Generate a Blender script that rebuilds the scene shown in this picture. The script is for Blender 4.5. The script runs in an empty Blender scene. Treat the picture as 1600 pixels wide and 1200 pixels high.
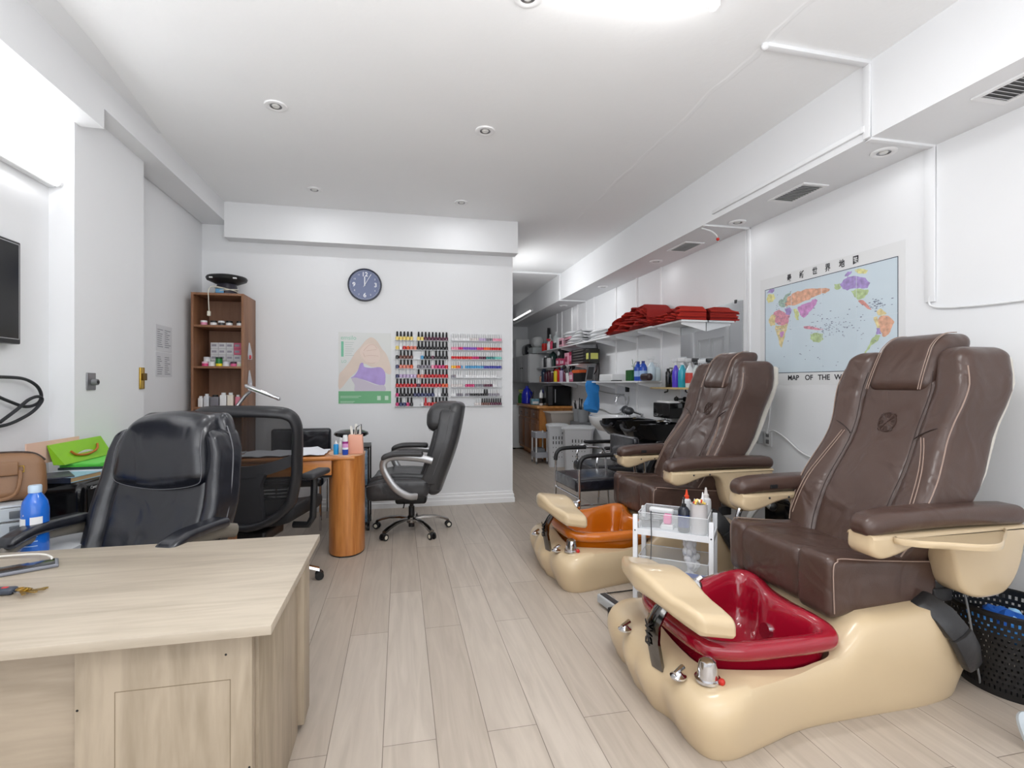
import bpy, math, random
from mathutils import Vector, Matrix
random.seed(7)
PI = math.pi
sc = bpy.context.scene
COL = sc.collection

# ------------------------------------------------------------------ camera
cam_d = bpy.data.cameras.new('camera'); cam = bpy.data.objects.new('camera', cam_d); COL.objects.link(cam)
cam_d.sensor_fit = 'HORIZONTAL'; cam_d.sensor_width = 36.0; cam_d.lens = 18.0; cam_d.clip_start = 0.02; cam_d.clip_end = 60
cam.location = (0, 0, 1.30)
cam.rotation_euler = (PI/2, 0, -math.atan(175/800))
sc.camera = cam

# ------------------------------------------------------------------ colour management, world, lights
sc.view_settings.view_transform = 'Standard'; sc.view_settings.look = 'None'
sc.view_settings.gamma = 1.0; sc.view_settings.use_curve_mapping = False
sc.view_settings.exposure = 0.36
w = bpy.data.worlds.new('world'); sc.world = w; w.use_nodes = True
w.node_tree.nodes['Background'].inputs[0].default_value = (0.93, 0.96, 1.0, 1)
w.node_tree.nodes['Background'].inputs[1].default_value = 1.3

def area(name, loc, rot, sx, sy, power, color=(1, 1, 1), spread=PI):
    d = bpy.data.lights.new(name, 'AREA'); d.shape = 'RECTANGLE'; d.size = sx; d.size_y = sy
    d.energy = power; d.color = color; d.spread = spread
    o = bpy.data.objects.new(name, d); COL.objects.link(o); o.location = loc; o.rotation_euler = rot
    return o
# daylight through the shop window behind the viewer (light faces into the room, +Y)
area('daylight_window', (0.5, -2.62, 1.55), (PI/2, 0, 0), 4.4, 2.3, 26, (0.955, 0.98, 1.0))
# light of the front ceiling tube, built further down, then added fill lights
area('tube_light_front', (0.95, 2.03, 2.965), (0, 0, 0), 0.78, 0.08, 11, (0.98, 0.99, 1.0))
area('tube_light_upward', (0.95, 2.03, 2.90), (PI, 0, 0), 0.78, 0.05, 1.0, (0.98, 0.99, 1.0))
area('upward_fill_light', (-0.4, -0.2, 1.30), (PI, 0, 0), 0.9, 0.9, 78, (0.98, 0.99, 1.0))  # added fill aimed up out of view to brighten the ceiling, no fixture
area('fill_light_rear', (0.6, -0.6, 2.965), (0, 0, 0), 1.2, 0.1, 10, (0.98, 0.99, 1.0))  # added ceiling fill behind the viewer, no tube is built for it
area('fill_light_passage', (1.29, 6.95, 2.58), (0, -1.25, 0), 0.1, 1.1, 9.5, (0.98, 0.99, 1.0))  # added fill hidden behind the partition to brighten the rear wall

# ------------------------------------------------------------------ materials
def lin(c):
    return tuple((x/12.92 if x <= 0.04045 else ((x+0.055)/1.055)**2.4) for x in c)
def rgb(r, g, b): return lin((r/255, g/255, b/255))
def _new(name):
    m = bpy.data.materials.new(name); m.use_nodes = True
    nt = m.node_tree; return m, nt, nt.nodes['Principled BSDF']
_mc = {}
def mat(name, col, rough=0.5, metal=0.0, bump=0.0, bscale=60.0, coat=0.0, trans=0.0, alpha=1.0, var=0.0, vscale=6.0, emit=0.0, ior=1.45):
    if name in _mc: return _mc[name]
    m, nt, b = _new(name); N = nt.nodes; L = nt.links
    c = rgb(*col) + (1,)
    b.inputs['Base Color'].default_value = c; b.inputs['Roughness'].default_value = rough; b.inputs['Metallic'].default_value = metal
    b.inputs['Coat Weight'].default_value = coat; b.inputs['Coat Roughness'].default_value = 0.06
    b.inputs['Transmission Weight'].default_value = trans; b.inputs['Alpha'].default_value = alpha; b.inputs['IOR'].default_value = ior
    if emit: b.inputs['Emission Color'].default_value = c; b.inputs['Emission Strength'].default_value = emit
    if var or bump:
        tc = N.new('ShaderNodeTexCoord')
    if var:
        n = N.new('ShaderNodeTexNoise'); n.inputs['Scale'].default_value = vscale; n.inputs['Detail'].default_value = 4
        L.new(tc.outputs['Object'], n.inputs['Vector'])
        r = N.new('ShaderNodeValToRGB'); L.new(n.outputs['Fac'], r.inputs['Fac'])
        r.color_ramp.elements[0].position = 0.3; r.color_ramp.elements[1].position = 0.7
        r.color_ramp.elements[0].color = tuple(x*(1-var) for x in c[:3])+(1,)
        r.color_ramp.elements[1].color = tuple(min(1, x*(1+var*0.6)) for x in c[:3])+(1,)
        L.new(r.outputs['Color'], b.inputs['Base Color'])
    if bump:
        n2 = N.new('ShaderNodeTexNoise'); n2.inputs['Scale'].default_value = bscale; n2.inputs['Detail'].default_value = 5
        L.new(tc.outputs['Object'], n2.inputs['Vector'])
        bp = N.new('ShaderNodeBump'); bp.inputs['Strength'].default_value = bump; bp.inputs['Distance'].default_value = 0.01
        L.new(n2.outputs['Fac'], bp.inputs['Height']); L.new(bp.outputs['Normal'], b.inputs['Normal'])
    _mc[name] = m
    return m
def leather(name, col, rough=0.38, fold=0.25, coat=0.0):
    """fine grain plus broad soft creases"""
    if name in _mc: return _mc[name]
    m, nt, b = _new(name); N = nt.nodes; L = nt.links
    b.inputs['Base Color'].default_value = rgb(*col)+(1,); b.inputs['Roughness'].default_value = rough; b.inputs['Coat Weight'].default_value = coat; b.inputs['Coat Roughness'].default_value = 0.22
    tc = N.new('ShaderNodeTexCoord')
    a = N.new('ShaderNodeTexNoise'); a.inputs['Scale'].default_value = 170; a.inputs['Detail'].default_value = 4
    c = N.new('ShaderNodeTexNoise'); c.inputs['Scale'].default_value = 5.5; c.inputs['Detail'].default_value = 1.5; c.inputs['Distortion'].default_value = 1.2
    for n in (a, c): L.new(tc.outputs['Object'], n.inputs['Vector'])
    b1 = N.new('ShaderNodeBump'); b1.inputs['Strength'].default_value = 0.12; b1.inputs['Distance'].default_value = 0.004
    b2 = N.new('ShaderNodeBump'); b2.inputs['Strength'].default_value = fold; b2.inputs['Distance'].default_value = 0.06
    L.new(a.outputs['Fac'], b1.inputs['Height']); L.new(c.outputs['Fac'], b2.inputs['Height'])
    L.new(b2.outputs['Normal'], b1.inputs['Normal']); L.new(b1.outputs['Normal'], b.inputs['Normal'])
    _mc[name] = m; return m
def wood(name, c1, c2, axis=2, scale=1.0, rough=0.45, coat=0.0, stretch=9.0, rings=True):
    """grain running along the given object axis"""
    if name in _mc: return _mc[name]
    m, nt, b = _new(name); N = nt.nodes; L = nt.links
    tc = N.new('ShaderNodeTexCoord'); mp = N.new('ShaderNodeMapping'); L.new(tc.outputs['Object'], mp.inputs['Vector'])
    s = [stretch*scale]*3; s[axis] = 0.9*scale; mp.inputs['Scale'].default_value = s
    n = N.new('ShaderNodeTexNoise'); n.inputs['Scale'].default_value = 1.6; n.inputs['Detail'].default_value = 6; n.inputs['Distortion'].default_value = 0.9
    L.new(mp.outputs['Vector'], n.inputs['Vector'])
    n2 = N.new('ShaderNodeTexNoise'); n2.inputs['Scale'].default_value = 9; n2.inputs['Detail'].default_value = 3
    L.new(mp.outputs['Vector'], n2.inputs['Vector'])
    mx = N.new('ShaderNodeMath'); mx.operation = 'MULTIPLY_ADD'; mx.inputs[1].default_value = 0.35
    L.new(n2.outputs['Fac'], mx.inputs[0]); 
    sb = N.new('ShaderNodeMath'); sb.operation = 'SUBTRACT'; sb.inputs[1].default_value = 0.17
    L.new(n.outputs['Fac'], sb.inputs[0]); L.new(sb.outputs[0], mx.inputs[2])
    r = N.new('ShaderNodeValToRGB'); L.new(mx.outputs[0], r.inputs['Fac'])
    r.color_ramp.elements[0].position = 0.32; r.color_ramp.elements[1].position = 0.66
    r.color_ramp.elements[0].color = rgb(*c1)+(1,); r.color_ramp.elements[1].color = rgb(*c2)+(1,)
    L.new(r.outputs['Color'], b.inputs['Base Color'])
    b.inputs['Roughness'].default_value = rough; b.inputs['Coat Weight'].default_value = coat; b.inputs['Coat Roughness'].default_value = 0.15
    _mc[name] = m; return m

def wall_paint(name, col, bump=0.05, rough=0.75):
    return mat(name, col, rough, bump=bump, bscale=22, var=0.015, vscale=1.3)
WHITE = wall_paint('white_wall_paint', (235, 236, 238))
CEIL = wall_paint('ceiling_paint', (248, 249, 250), 0.12)
TRIM = mat('white_gloss_trim', (240, 240, 241), 0.4)
PLASTIC_W = mat('white_plastic', (232, 233, 234), 0.35)
CHROME = mat('chrome', (215, 215, 218), 0.08, 1.0)
STEEL = mat('brushed_steel', (150, 150, 152), 0.3, 1.0)
SILVER = mat('silver_paint', (150, 151, 153), 0.3, 0.85)
BLACKP = mat('black_plastic', (26, 26, 28), 0.42)
BLACKG = mat('glossy_black', (14, 14, 16), 0.15)
DARKG = mat('dark_grey_plastic', (52, 52, 55), 0.5)
GREYP = mat('grey_plastic', (120, 121, 123), 0.45)
BLACKL = leather('black_leather', (22, 24, 32), 0.27, 0.25, 0.5)
GLASS = mat('clear_acrylic', (235, 240, 242), 0.05, alpha=0.22)
CLEARP = mat('clear_plastic', (225, 232, 236), 0.12, alpha=0.45)
GOLD = mat('brass', (200, 165, 75), 0.25, 1.0)
BLUE = mat('blue_liquid', (20, 80, 200), 0.15, coat=0.5)

# ------------------------------------------------------------------ mesh builder
class M:
    def __init__(s): s.v = []; s.f = []; s.m = []; s.k = 0
    def mi(s, k): s.k = k; return s
    def add(s, vs, fs):
        o = len(s.v); s.v += [tuple(p) for p in vs]
        for f in fs: s.f.append(tuple(i+o for i in f)); s.m.append(s.k)
        return s
    def box(s, c, d, rot=None):
        x, y, z = (q/2 for q in d)
        vs = [Vector((a*x, b*y, e*z)) for a in (-1, 1) for b in (-1, 1) for e in (-1, 1)]
        if rot is not None: vs = [rot @ p for p in vs]
        vs = [p+Vector(c) for p in vs]
        return s.add(vs, [(0, 1, 3, 2), (4, 6, 7, 5), (0, 4, 5, 1), (2, 3, 7, 6), (0, 2, 6, 4), (1, 5, 7, 3)])
    def b2(s, a, b):   # box by corners
        return s.box([(p+q)/2 for p, q in zip(a, b)], [abs(p-q) for p, q in zip(a, b)])
    def loft(s, rings, cap=True, closed=True):
        n = len(rings[0]); vs = [p for r in rings for p in r]; fs = []
        for i in range(len(rings)-1):
            for j in range(n if closed else n-1):
                k = (j+1) % n
                fs.append((i*n+j, i*n+k, (i+1)*n+k, (i+1)*n+j))
        if cap and closed:
            fs.append(tuple(range(n-1, -1, -1))); fs.append(tuple((len(rings)-1)*n+j for j in range(n)))
        return s.add(vs, fs)
    def lathe(s, prof, c=(0, 0, 0), n=20, axis=2, sx=1.0, sy=1.0, cap=True):
        rings = []
        for r, z in prof:
            ring = []
            for j in range(n):
                a = 2*PI*j/n; p = (r*math.cos(a)*sx, r*math.sin(a)*sy, z)
                if axis == 0: p = (p[2], p[0], p[1])
                elif axis == 1: p = (p[0], p[2], p[1])
                ring.append((p[0]+c[0], p[1]+c[1], p[2]+c[2]))
            rings.append(ring)
        return s.loft(rings, cap)
    def tube(s, path, r, n=8, closed=False, flat=1.0, up=None):
        P = [Vector(p) for p in path]; rings = []; m = len(P); N = None
        for i, p in enumerate(P):
            if closed: t = P[(i+1) % m]-P[i-1]
            else: t = P[min(i+1, m-1)]-P[max(i-1, 0)]
            if t.length < 1e-9: t = Vector((0, 0, 1))
            t.normalize()
            if N is None:
                u = Vector(up) if up else (Vector((0, 0, 1)) if abs(t.z) < 0.9 else Vector((1, 0, 0)))
                N = (u - t*u.dot(t)).normalized()
            else:
                N = (N - t*N.dot(t)); N = N.normalized() if N.length > 1e-6 else Vector((1, 0, 0))
            B = t.cross(N); rr = r[i] if isinstance(r, (list, tuple)) else r
            rings.append([tuple(p + N*(math.cos(2*PI*j/n)*rr*flat) + B*(math.sin(2*PI*j/n)*rr)) for j in range(n)])
        if closed: rings.append(rings[0])
        return s.loft(rings, not closed)
    def cyl(s, p0, p1, r0, r1=None, n=16):
        return s.tube([p0, p1], [r0, r0 if r1 is None else r1], n)
    def prism(s, poly, a, b, axis=2):
        """2-D polygon extruded from a to b along an axis; poly is in the two other axes, in order"""
        def P(u, v, t): return {2: (u, v, t), 1: (u, t, v), 0: (t, u, v)}[axis]
        return s.loft([[P(u, v, a) for u, v in poly], [P(u, v, b) for u, v in poly]])
    def ball(s, c, r, n=12, sz=1.0, sx=1.0, sy=1.0):
        pr = [(max(1e-4, r*math.sin(PI*i/n)), -r*math.cos(PI*i/n)*sz) for i in range(n+1)]
        return s.lathe(pr, c, n=max(10, n), sx=sx, sy=sy)
    def rbox(s, c, d, r, k=3, m=4, deform=None):
        """rounded box, corner radius r, k cuts in each corner band, m cuts between, optional deform(p)->p"""
        idx = {}; vs = []; fs = []
        T = []
        for q in d:
            e = min(r/(q/2), 0.999)
            t = [-1+e*(1-math.cos(PI/2*i/k))/1.0 if False else -1+e*i/k for i in range(k)] + [-1+e+(2-2*e)*i/m for i in range(m+1)]
            t += [1-e+e*i/k for i in range(1, k+1)]
            T.append(t)
        def V(p):
            key = tuple(round(x, 6) for x in p)
            if key in idx: return idx[key]
            P = [x*q/2 for x, q in zip(p, d)]
            rr = min(r, *(q/2*0.999 for q in d))
            I = [max(-(q/2-rr), min(q/2-rr, x)) for x, q in zip(P, d)]
            D = [x-y for x, y in zip(P, I)]; l = math.sqrt(sum(x*x for x in D))
            mxd = max(abs(x) for x in D)
            if l > 1e-9 and mxd > 0: P = [y+x*rr/l*(mxd/rr if mxd < rr*0.999 else 1) for x, y in zip(D, I)]
            P = [x+y for x, y in zip(P, c)]
            if deform: P = deform(P)
            idx[key] = len(vs); vs.append(tuple(P)); return idx[key]
        for ax in range(3):
            u, v = [(1, 2), (2, 0), (0, 1)][ax]
            for sg in (-1, 1):
                for i in range(len(T[u])-1):
                    for j in range(len(T[v])-1):
                        q = []
                        for a, b in ((i, j), (i+1, j), (i+1, j+1), (i, j+1)):
                            p = [0, 0, 0]; p[ax] = sg; p[u] = T[u][a]; p[v] = T[v][b]; q.append(V(p))
                        fs.append(tuple(q) if sg > 0 else tuple(reversed(q)))
        return s.add(vs, fs)
    def mesh(s, name, mats, smooth=True, angle=38, bevel=0):
        me = bpy.data.meshes.new(name); me.from_pydata(s.v, [], s.f)
        for m in (mats if isinstance(mats, (list, tuple)) else [mats]): me.materials.append(m)
        me.polygons.foreach_set('material_index', s.m)
        me.update()
        import bmesh
        bm = bmesh.new(); bm.from_mesh(me)
        if bevel:
            bmesh.ops.remove_doubles(bm, verts=bm.verts, dist=1e-5)
            ed = [e for e in bm.edges if len(e.link_faces) == 2 and e.calc_face_angle(0) > 0.6]
            bmesh.ops.bevel(bm, geom=ed, offset=bevel, segments=2, profile=0.5, affect='EDGES', clamp_overlap=True)
        bmesh.ops.recalc_face_normals(bm, faces=bm.faces)
        bm.to_mesh(me); bm.free()
        if smooth:
            me.shade_smooth(); me.set_sharp_from_angle(angle=math.radians(angle))
        return me

def link(name, me, parent=None, loc=(0, 0, 0), rot=(0, 0, 0)):
    o = bpy.data.objects.new(name, me); COL.objects.link(o); o.parent = parent
    o.location = loc; o.rotation_euler = rot
    return o
def part(name, m, mats, parent, label=None, bevel=0, angle=38, loc=(0, 0, 0), rot=(0, 0, 0), smooth=True):
    o = link(name, m.mesh(name, mats, smooth, angle, bevel), parent, loc, rot)
    if label: o['label'] = label
    return o
def tag(o, label, cat, group=None):
    o['label'] = label; o['category'] = cat
    if group: o['group'] = group
    return o
def thing(name, label, cat, loc=(0, 0, 0), rz=0, group=None):
    o = bpy.data.objects.new(name, None); COL.objects.link(o); o.empty_display_size = 0.1
    o.location = loc; o.rotation_euler = (0, 0, rz)
    return tag(o, label, cat, group)
def solo(name, m, mats, label, cat, loc=(0, 0, 0), rz=0, group=None, bevel=0, angle=38, rot=None):
    o = link(name, m.mesh(name, mats, True, angle, bevel), None, loc, rot or (0, 0, rz))
    return tag(o, label, cat, group)
def struct(name, m, mats, bevel=0, parent=None):
    o = link(name, m.mesh(name, mats, False, 38, bevel), parent)
    if parent is None: o['kind'] = 'structure'
    return o
KIDS = {}
def kids(o): return [c for c in bpy.data.objects if c.parent == o]
def dup(o, loc=None, rz=None, label=None, group=None, parent=None):
    c = o.copy(); COL.objects.link(c); c.parent = parent
    if loc is not None: c.location = loc
    if rz is not None: c.rotation_euler = (0, 0, rz)
    if label: c['label'] = label
    if group: c['group'] = group
    for ch in kids(o): dup(ch, parent=c)
    return c
def arc(c, r, a0, a1, n, plane='xz'):
    out = []
    for i in range(n+1):
        a = math.radians(a0+(a1-a0)*i/n); u, v = r*math.cos(a), r*math.sin(a)
        out.append({'xz': (c[0]+u, c[1], c[2]+v), 'xy': (c[0]+u, c[1]+v, c[2]), 'yz': (c[0], c[1]+u, c[2]+v)}[plane])
    return out
def spline(pts, n=8, closed=False):
    """Catmull-Rom through points"""
    P = [Vector(p) for p in pts]; out = []; m = len(P)
    rng = range(m) if closed else range(m-1)
    for i in rng:
        if closed: a, b, c, d = P[i-1], P[i], P[(i+1) % m], P[(i+2) % m]
        else: a, b, c, d = P[max(i-1, 0)], P[i], P[i+1], P[min(i+2, m-1)]
        for j in range(n):
            t = j/n
            out.append(0.5*((2*b)+(c-a)*t+(2*a-5*b+4*c-d)*t*t+(3*b-a-3*c+d)*t**3))
    if not closed: out.append(P[-1])
    return out
def smoothstep(a, b, x):
    t = max(0, min(1, (x-a)/(b-a))); return t*t*(3-2*t)
def interp(x, xs, ys):
    if x <= xs[0]: return ys[0]
    for i in range(len(xs)-1):
        if x <= xs[i+1]:
            t = (x-xs[i])/(xs[i+1]-xs[i]); t = t*t*(3-2*t); return ys[i]+(ys[i+1]-ys[i])*t
    return ys[-1]
def text_mesh(name, body, size, mat_, parent, loc, rot, extrude=0.0006, align='CENTER', sx=1.0, bold=False):
    cu = bpy.data.curves.new(name+'_curve', 'FONT'); cu.body = body; cu.size = size; cu.extrude = extrude
    cu.align_x = align; cu.align_y = 'CENTER'
    if bold: cu.offset = size*0.02
    t = bpy.data.objects.new(name+'_tmp', cu); COL.objects.link(t)
    dg = bpy.context.evaluated_depsgraph_get()
    me = bpy.data.meshes.new_from_object(t.evaluated_get(dg)); me.name = name
    bpy.data.objects.remove(t); bpy.data.curves.remove(cu)
    for v in me.vertices: v.co.x *= sx
    me.materials.clear(); me.materials.append(mat_)
    return link(name, me, parent, loc, rot)
# ================================================================== the room
XR, XS, ZS, ZC = 2.916, 2.481, 2.631, 3.045      # right wall, soffit face, soffit underside, ceiling
XL1, XL2, XL3, XB = -1.882, -1.760, -1.888, -1.642
YB, YH, XP, YF, Y0 = 5.53, 5.37, 1.21, 11.6, -2.7

# floor: light greige laminate planks running down the room
def floor_material():
    m, nt, b = _new('laminate_floor'); N = nt.nodes; L = nt.links
    tc = N.new('ShaderNodeTexCoord'); mp = N.new('ShaderNodeMapping'); mp.inputs['Rotation'].default_value = (0, 0, PI/2)
    mp.inputs['Location'].default_value = (0, 0.06, 0)
    L.new(tc.outputs['Object'], mp.inputs['Vector'])
    br = N.new('ShaderNodeTexBrick'); br.offset = 0.37; br.inputs['Scale'].default_value = 1.0
    br.inputs['Brick Width'].default_value = 1.38; br.inputs['Row Height'].default_value = 0.19; br.inputs['Mortar Size'].default_value = 0.0016
    br.inputs['Mortar Smooth'].default_value = 0.2
    br.inputs['Color1'].default_value = rgb(192, 181, 169)+(1,); br.inputs['Color2'].default_value = rgb(181, 169, 156)+(1,)
    br.inputs['Mortar'].default_value = rgb(124, 113, 103)+(1,)
    L.new(mp.outputs['Vector'], br.inputs['Vector'])
    m2 = N.new('ShaderNodeMapping'); m2.inputs['Scale'].default_value = (9, 0.8, 1); L.new(tc.outputs['Object'], m2.inputs['Vector'])
    n = N.new('ShaderNodeTexNoise'); n.inputs['Scale'].default_value = 2.2; n.inputs['Detail'].default_value = 7; n.inputs['Distortion'].default_value = 1.3
    L.new(m2.outputs['Vector'], n.inputs['Vector'])
    r = N.new('ShaderNodeValToRGB'); r.color_ramp.elements[0].position = 0.3; r.color_ramp.elements[1].position = 0.72
    r.color_ramp.elements[0].color = (0.80, 0.78, 0.76, 1); r.color_ramp.elements[1].color = (1.06, 1.05, 1.04, 1)
    L.new(n.outputs['Fac'], r.inputs['Fac'])
    mx = N.new('ShaderNodeMix'); mx.data_type = 'RGBA'; mx.blend_type = 'MULTIPLY'; mx.inputs[0].default_value = 0.75
    L.new(br.outputs['Color'], mx.inputs[6]); L.new(r.outputs['Color'], mx.inputs[7])
    L.new(mx.outputs[2], b.inputs['Base Color'])
    b.inputs['Roughness'].default_value = 0.42
    bp = N.new('ShaderNodeBump'); bp.inputs['Strength'].default_value = 0.25; bp.inputs['Distance'].default_value = 0.002; bp.invert = True
    L.new(br.outputs['Fac'], bp.inputs['Height']); L.new(bp.outputs['Normal'], b.inputs['Normal'])
    return m
struct('floor', M().b2((-2.4, Y0-0.2, -0.12), (3.2, YF+0.2, 0)), floor_material())
struct('ceiling', M().b2((-2.4, Y0-0.2, ZC), (3.2, YF+0.2, ZC+0.12)), CEIL)
struct('wall_right', M().b2((XR, Y0-0.2, 0), (XR+0.15, YF+0.2, ZC)), WHITE)
struct('wall_left', M().b2((XL1-0.15, Y0-0.2, 0), (XL1, 3.285, ZC)), WHITE)
struct('wall_left_middle', M().b2((XL1-0.15, 3.285, 0), (XL2, 4.07, ZC)), WHITE)
struct('wall_left_rear', M().b2((XL3-0.15, 4.07, 0), (XL3, YB+0.2, ZC)), WHITE)
struct('wall_back', M().b2((XL3, YB, 0), (XP, YB+0.14, ZC)), WHITE)
struct('wall_far', M().b2((XP-0.2, YF, 0), (XR, YF+0.15, ZC)), WHITE)
# passage side wall behind the partition with a doorway
m = M(); m.b2((XP-0.12, YB+0.14, 0), (XP, 6.55, ZC)); m.b2((XP-0.12, 7.4, 0), (XP, 9.0, ZC)); m.b2((XP-0.12, 6.55, 2.15), (XP, 7.4, ZC)); m.b2((XP-0.12, 9.9, 0), (XP, YF, ZC)); m.b2((XP-0.12, 9.0, 2.15), (XP, 9.9, ZC))
struct('wall_passage', m, WHITE)
# six-panel doors in the passage wall, seen only in the mirror
for k, (y0, y1) in enumerate(((6.55, 7.4), (9.0, 9.9))):
    m = M(); m.b2((XP-0.06, y0, 0), (XP-0.02, y1, 2.15))
    wd = (y1-y0)
    for (za, zb) in ((0.15, 0.75), (0.85, 1.55), (1.65, 2.0)):
        for (ya, yb) in ((0.12, 0.46), (0.54, 0.88)):
            a, b_ = y0+wd*ya, y0+wd*yb
            for q in range(2):
                i = q*0.03
                m.b2((XP-0.02, a+i, za+i), (XP-0.008-0.006*q, b_-i, za+i+0.012)); m.b2((XP-0.02, a+i, zb-i-0.012), (XP-0.008-0.006*q, b_-i, zb-i))
                m.b2((XP-0.02, a+i, za+i), (XP-0.008-0.006*q, a+i+0.012, zb-i)); m.b2((XP-0.02, b_-i-0.012, za+i), (XP-0.008-0.006*q, b_-i, zb-i))
    d = struct('door_%d' % (k+1), m, TRIM)
    m = M(); m.b2((XP-0.02, y0-0.07, 0), (XP+0.015, y0, 2.22)); m.b2((XP-0.02, y1, 0), (XP+0.015, y1+0.07, 2.22)); m.b2((XP-0.02, y0, 2.15), (XP+0.015, y1, 2.22))
    part('door_frame', m, TRIM, d)
    part('door_handle', M().ball((XP+0.02, y1-0.07, 1.0), 0.028), CHROME, d)
# front wall behind the viewer with the shop window
m = M(); m.b2((XL1, Y0-0.15, 0), (XR, Y0, 0.35)); m.b2((XL1, Y0-0.15, 2.75), (XR, Y0, ZC)); m.b2((XL1, Y0-0.15, 0.35), (-1.75, Y0, 2.75)); m.b2((2.75, Y0-0.15, 0.35), (XR, Y0, 2.75))
struct('wall_front', m, WHITE)
m = M()
for x in (-1.75, 0.0, 1.55, 2.70): m.b2((x, Y0-0.1, 0.35), (x+0.05, Y0-0.04, 2.75))
m.b2((-1.75, Y0-0.1, 0.35), (2.75, Y0-0.04, 0.41)); m.b2((-1.75, Y0-0.1, 2.69), (2.75, Y0-0.04, 2.75))
wf = struct('window_1', m, DARKG)

# right soffit boxed along the wall
struct('trim_1', M().b2((XS, Y0, ZS), (XR, YF, ZC)), WHITE)
# left dropped beam: deep part near the viewer, shallower part further on, with a wedge added above to shape the ceiling's shaded band
m = M(); m.b2((XL1, Y0, 2.75), (XB, 3.338, ZC)); m.b2((XL1, 3.338, 2.864), (XB, YB, ZC))
struct('trim_2', m, WHITE)
m = M(); m.loft([[(XB, 0.0, ZC), (XB, 0.0, ZC-0.02), (-1.46, 0.0, ZC-0.001)], [(XB, 3.0, ZC), (XB, 3.0, ZC-0.02), (-1.53, 3.0, ZC-0.001)], [(XB, 4.0, ZC), (XB, 4.0, ZC-0.004), (-1.62, 4.0, ZC-0.001)]])
struct('trim_3', m, WHITE)
# header box on the back wall
struct('trim_4', M().b2((XB, YH, 2.706), (1.24, YB, ZC)), WHITE)
# moulded baseboard of the back wall, wrapping its free end
def bb(o): return [(o, 0), (o, 0.05), (o*0.72, 0.058), (o*0.72, 0.088), (o*0.35, 0.10), (o*0.35, 0.118), (0, 0.125)]
prof = [(0.026, 0), (0.026, 0.05), (0.019, 0.058), (0.019, 0.088), (0.010, 0.1), (0.010, 0.118), (0.0, 0.125), (0.0, 0)]
m = M(); m.loft([[(XL3, YB-a, z) for a, z in prof], [(XP+a, YB-a, z) for a, z in prof], [(XP+a, YB+0.14, z) for a, z in prof]])
struct('baseboard_back', m, TRIM)
struct('baseboard_left', M().b2((XL3, 4.07, 0), (XL3+0.012, YB, 0.1)), TRIM)
struct('trim_5', M().b2((XP, YB-0.006, 0.125), (XP+0.006, YB+0.14, 2.706)), TRIM)   # corner bead on the free end

m = M(); rn = random.Random(31); rr = []
for i in range(60):
    y = 0.3+i*0.095; xc = 1.83+0.012*math.sin(i*0.9)+rn.uniform(-0.008, 0.008); h_ = 0.001+rn.uniform(0, 0.0025); w_ = 0.02+rn.uniform(0, 0.02)
    rr.append([(xc-w_, y, ZC+0.002), (xc-w_*0.3, y, ZC-h_), (xc+w_*0.4, y, ZC-h_*0.8), (xc+w_, y, ZC+0.002)])
m.loft(rr); struct('trim_6', m, CEIL)      # rough plaster seam in the ceiling
# ------------------------------------------------------------------ ceiling downlights and air vents
def downlight(label, x, y, z, group, power=2.1):
    t = thing('recessed_ceiling_light', label, 'ceiling light', (x, y, z), 0, group)
    part('trim_ring', M().lathe([(0.036, 0.0), (0.036, -0.006), (0.05, -0.012), (0.066, -0.008), (0.068, 0.0)], n=28, cap=False), TRIM, t)
    part('reflector', M().lathe([(0.036, -0.007), (0.03, -0.002), (0.001, -0.001)], n=24, cap=False), STEEL, t)
    part('bulb', M().lathe([(0.001, -0.009), (0.02, -0.009), (0.024, -0.004), (0.024, -0.001)], n=20), mat('lamp_glass', (225, 225, 222), 0.15), t)
    d = bpy.data.lights.new('downlight', 'AREA'); d.shape = 'DISK'; d.size = 0.05; d.energy = power; d.color = (0.98, 0.99, 1.0)
    o = bpy.data.objects.new('downlight_lamp', d); COL.objects.link(o); o.location = (x, y, z-0.014)
    return t
G1, G2 = 'round recessed lights in the main ceiling', 'round recessed lights under the right-hand boxed soffit'
downlight('round recessed ceiling light nearest the left beam, larger left one of the front pair', -0.76, 3.451, ZC, G1)
downlight('round recessed ceiling light in the middle of the ceiling, right one of the front pair', 0.573, 3.483, ZC, G1)
downlight('small-looking recessed ceiling light just before the header box, left one', -0.751, 4.865, ZC, G1)
downlight('small-looking recessed ceiling light just before the header box, right one', 0.576, 4.906, ZC, G1)
downlight('round recessed ceiling light cut off by the top edge beside the glowing tube', 0.562, 2.235, ZC, G1)
for lb, y in (('nearest recessed light under the right soffit, beside the white cable cover', 2.413), ('second recessed light along the right soffit, after the vent with the brown chair below', 3.716),
              ('third recessed light along the right soffit, above the red towels', 5.087), ('fourth recessed light along the right soffit, further down the passage', 6.572),
              ('recessed light under the soffit above the far utility shelves', 8.3)):
    downlight(lb, 2.71, y, ZS, G2, 0.25)
def vent(label, y):
    t = thing('air_vent', label, 'vent', (2.70, y, ZS), 0, 'white grilles under the right-hand soffit')
    m = M(); m.b2((-0.1, -0.17, -0.008), (0.1, -0.145, 0)); m.b2((-0.1, 0.145, -0.008), (0.1, 0.17, 0)); m.b2((-0.1, -0.145, -0.008), (-0.078, 0.145, 0)); m.b2((0.078, -0.145, -0.008), (0.1, 0.145, 0))
    part('frame', m, TRIM, t); part('backing', M().b2((-0.078, -0.145, -0.002), (0.078, 0.145, 0)), mat('vent_dark', (95, 95, 96), 0.7), t)
    m = M()
    for i in range(12): m.box((0, -0.132+0.024*i, -0.006), (0.156, 0.013, 0.002), Matrix.Rotation(0.6, 3, 'X'))
    part('slats', m, mat('vent_slat', (205, 205, 205), 0.5), t)
vent('white slatted air vent under the soffit at the top right corner', 1.706)
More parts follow.
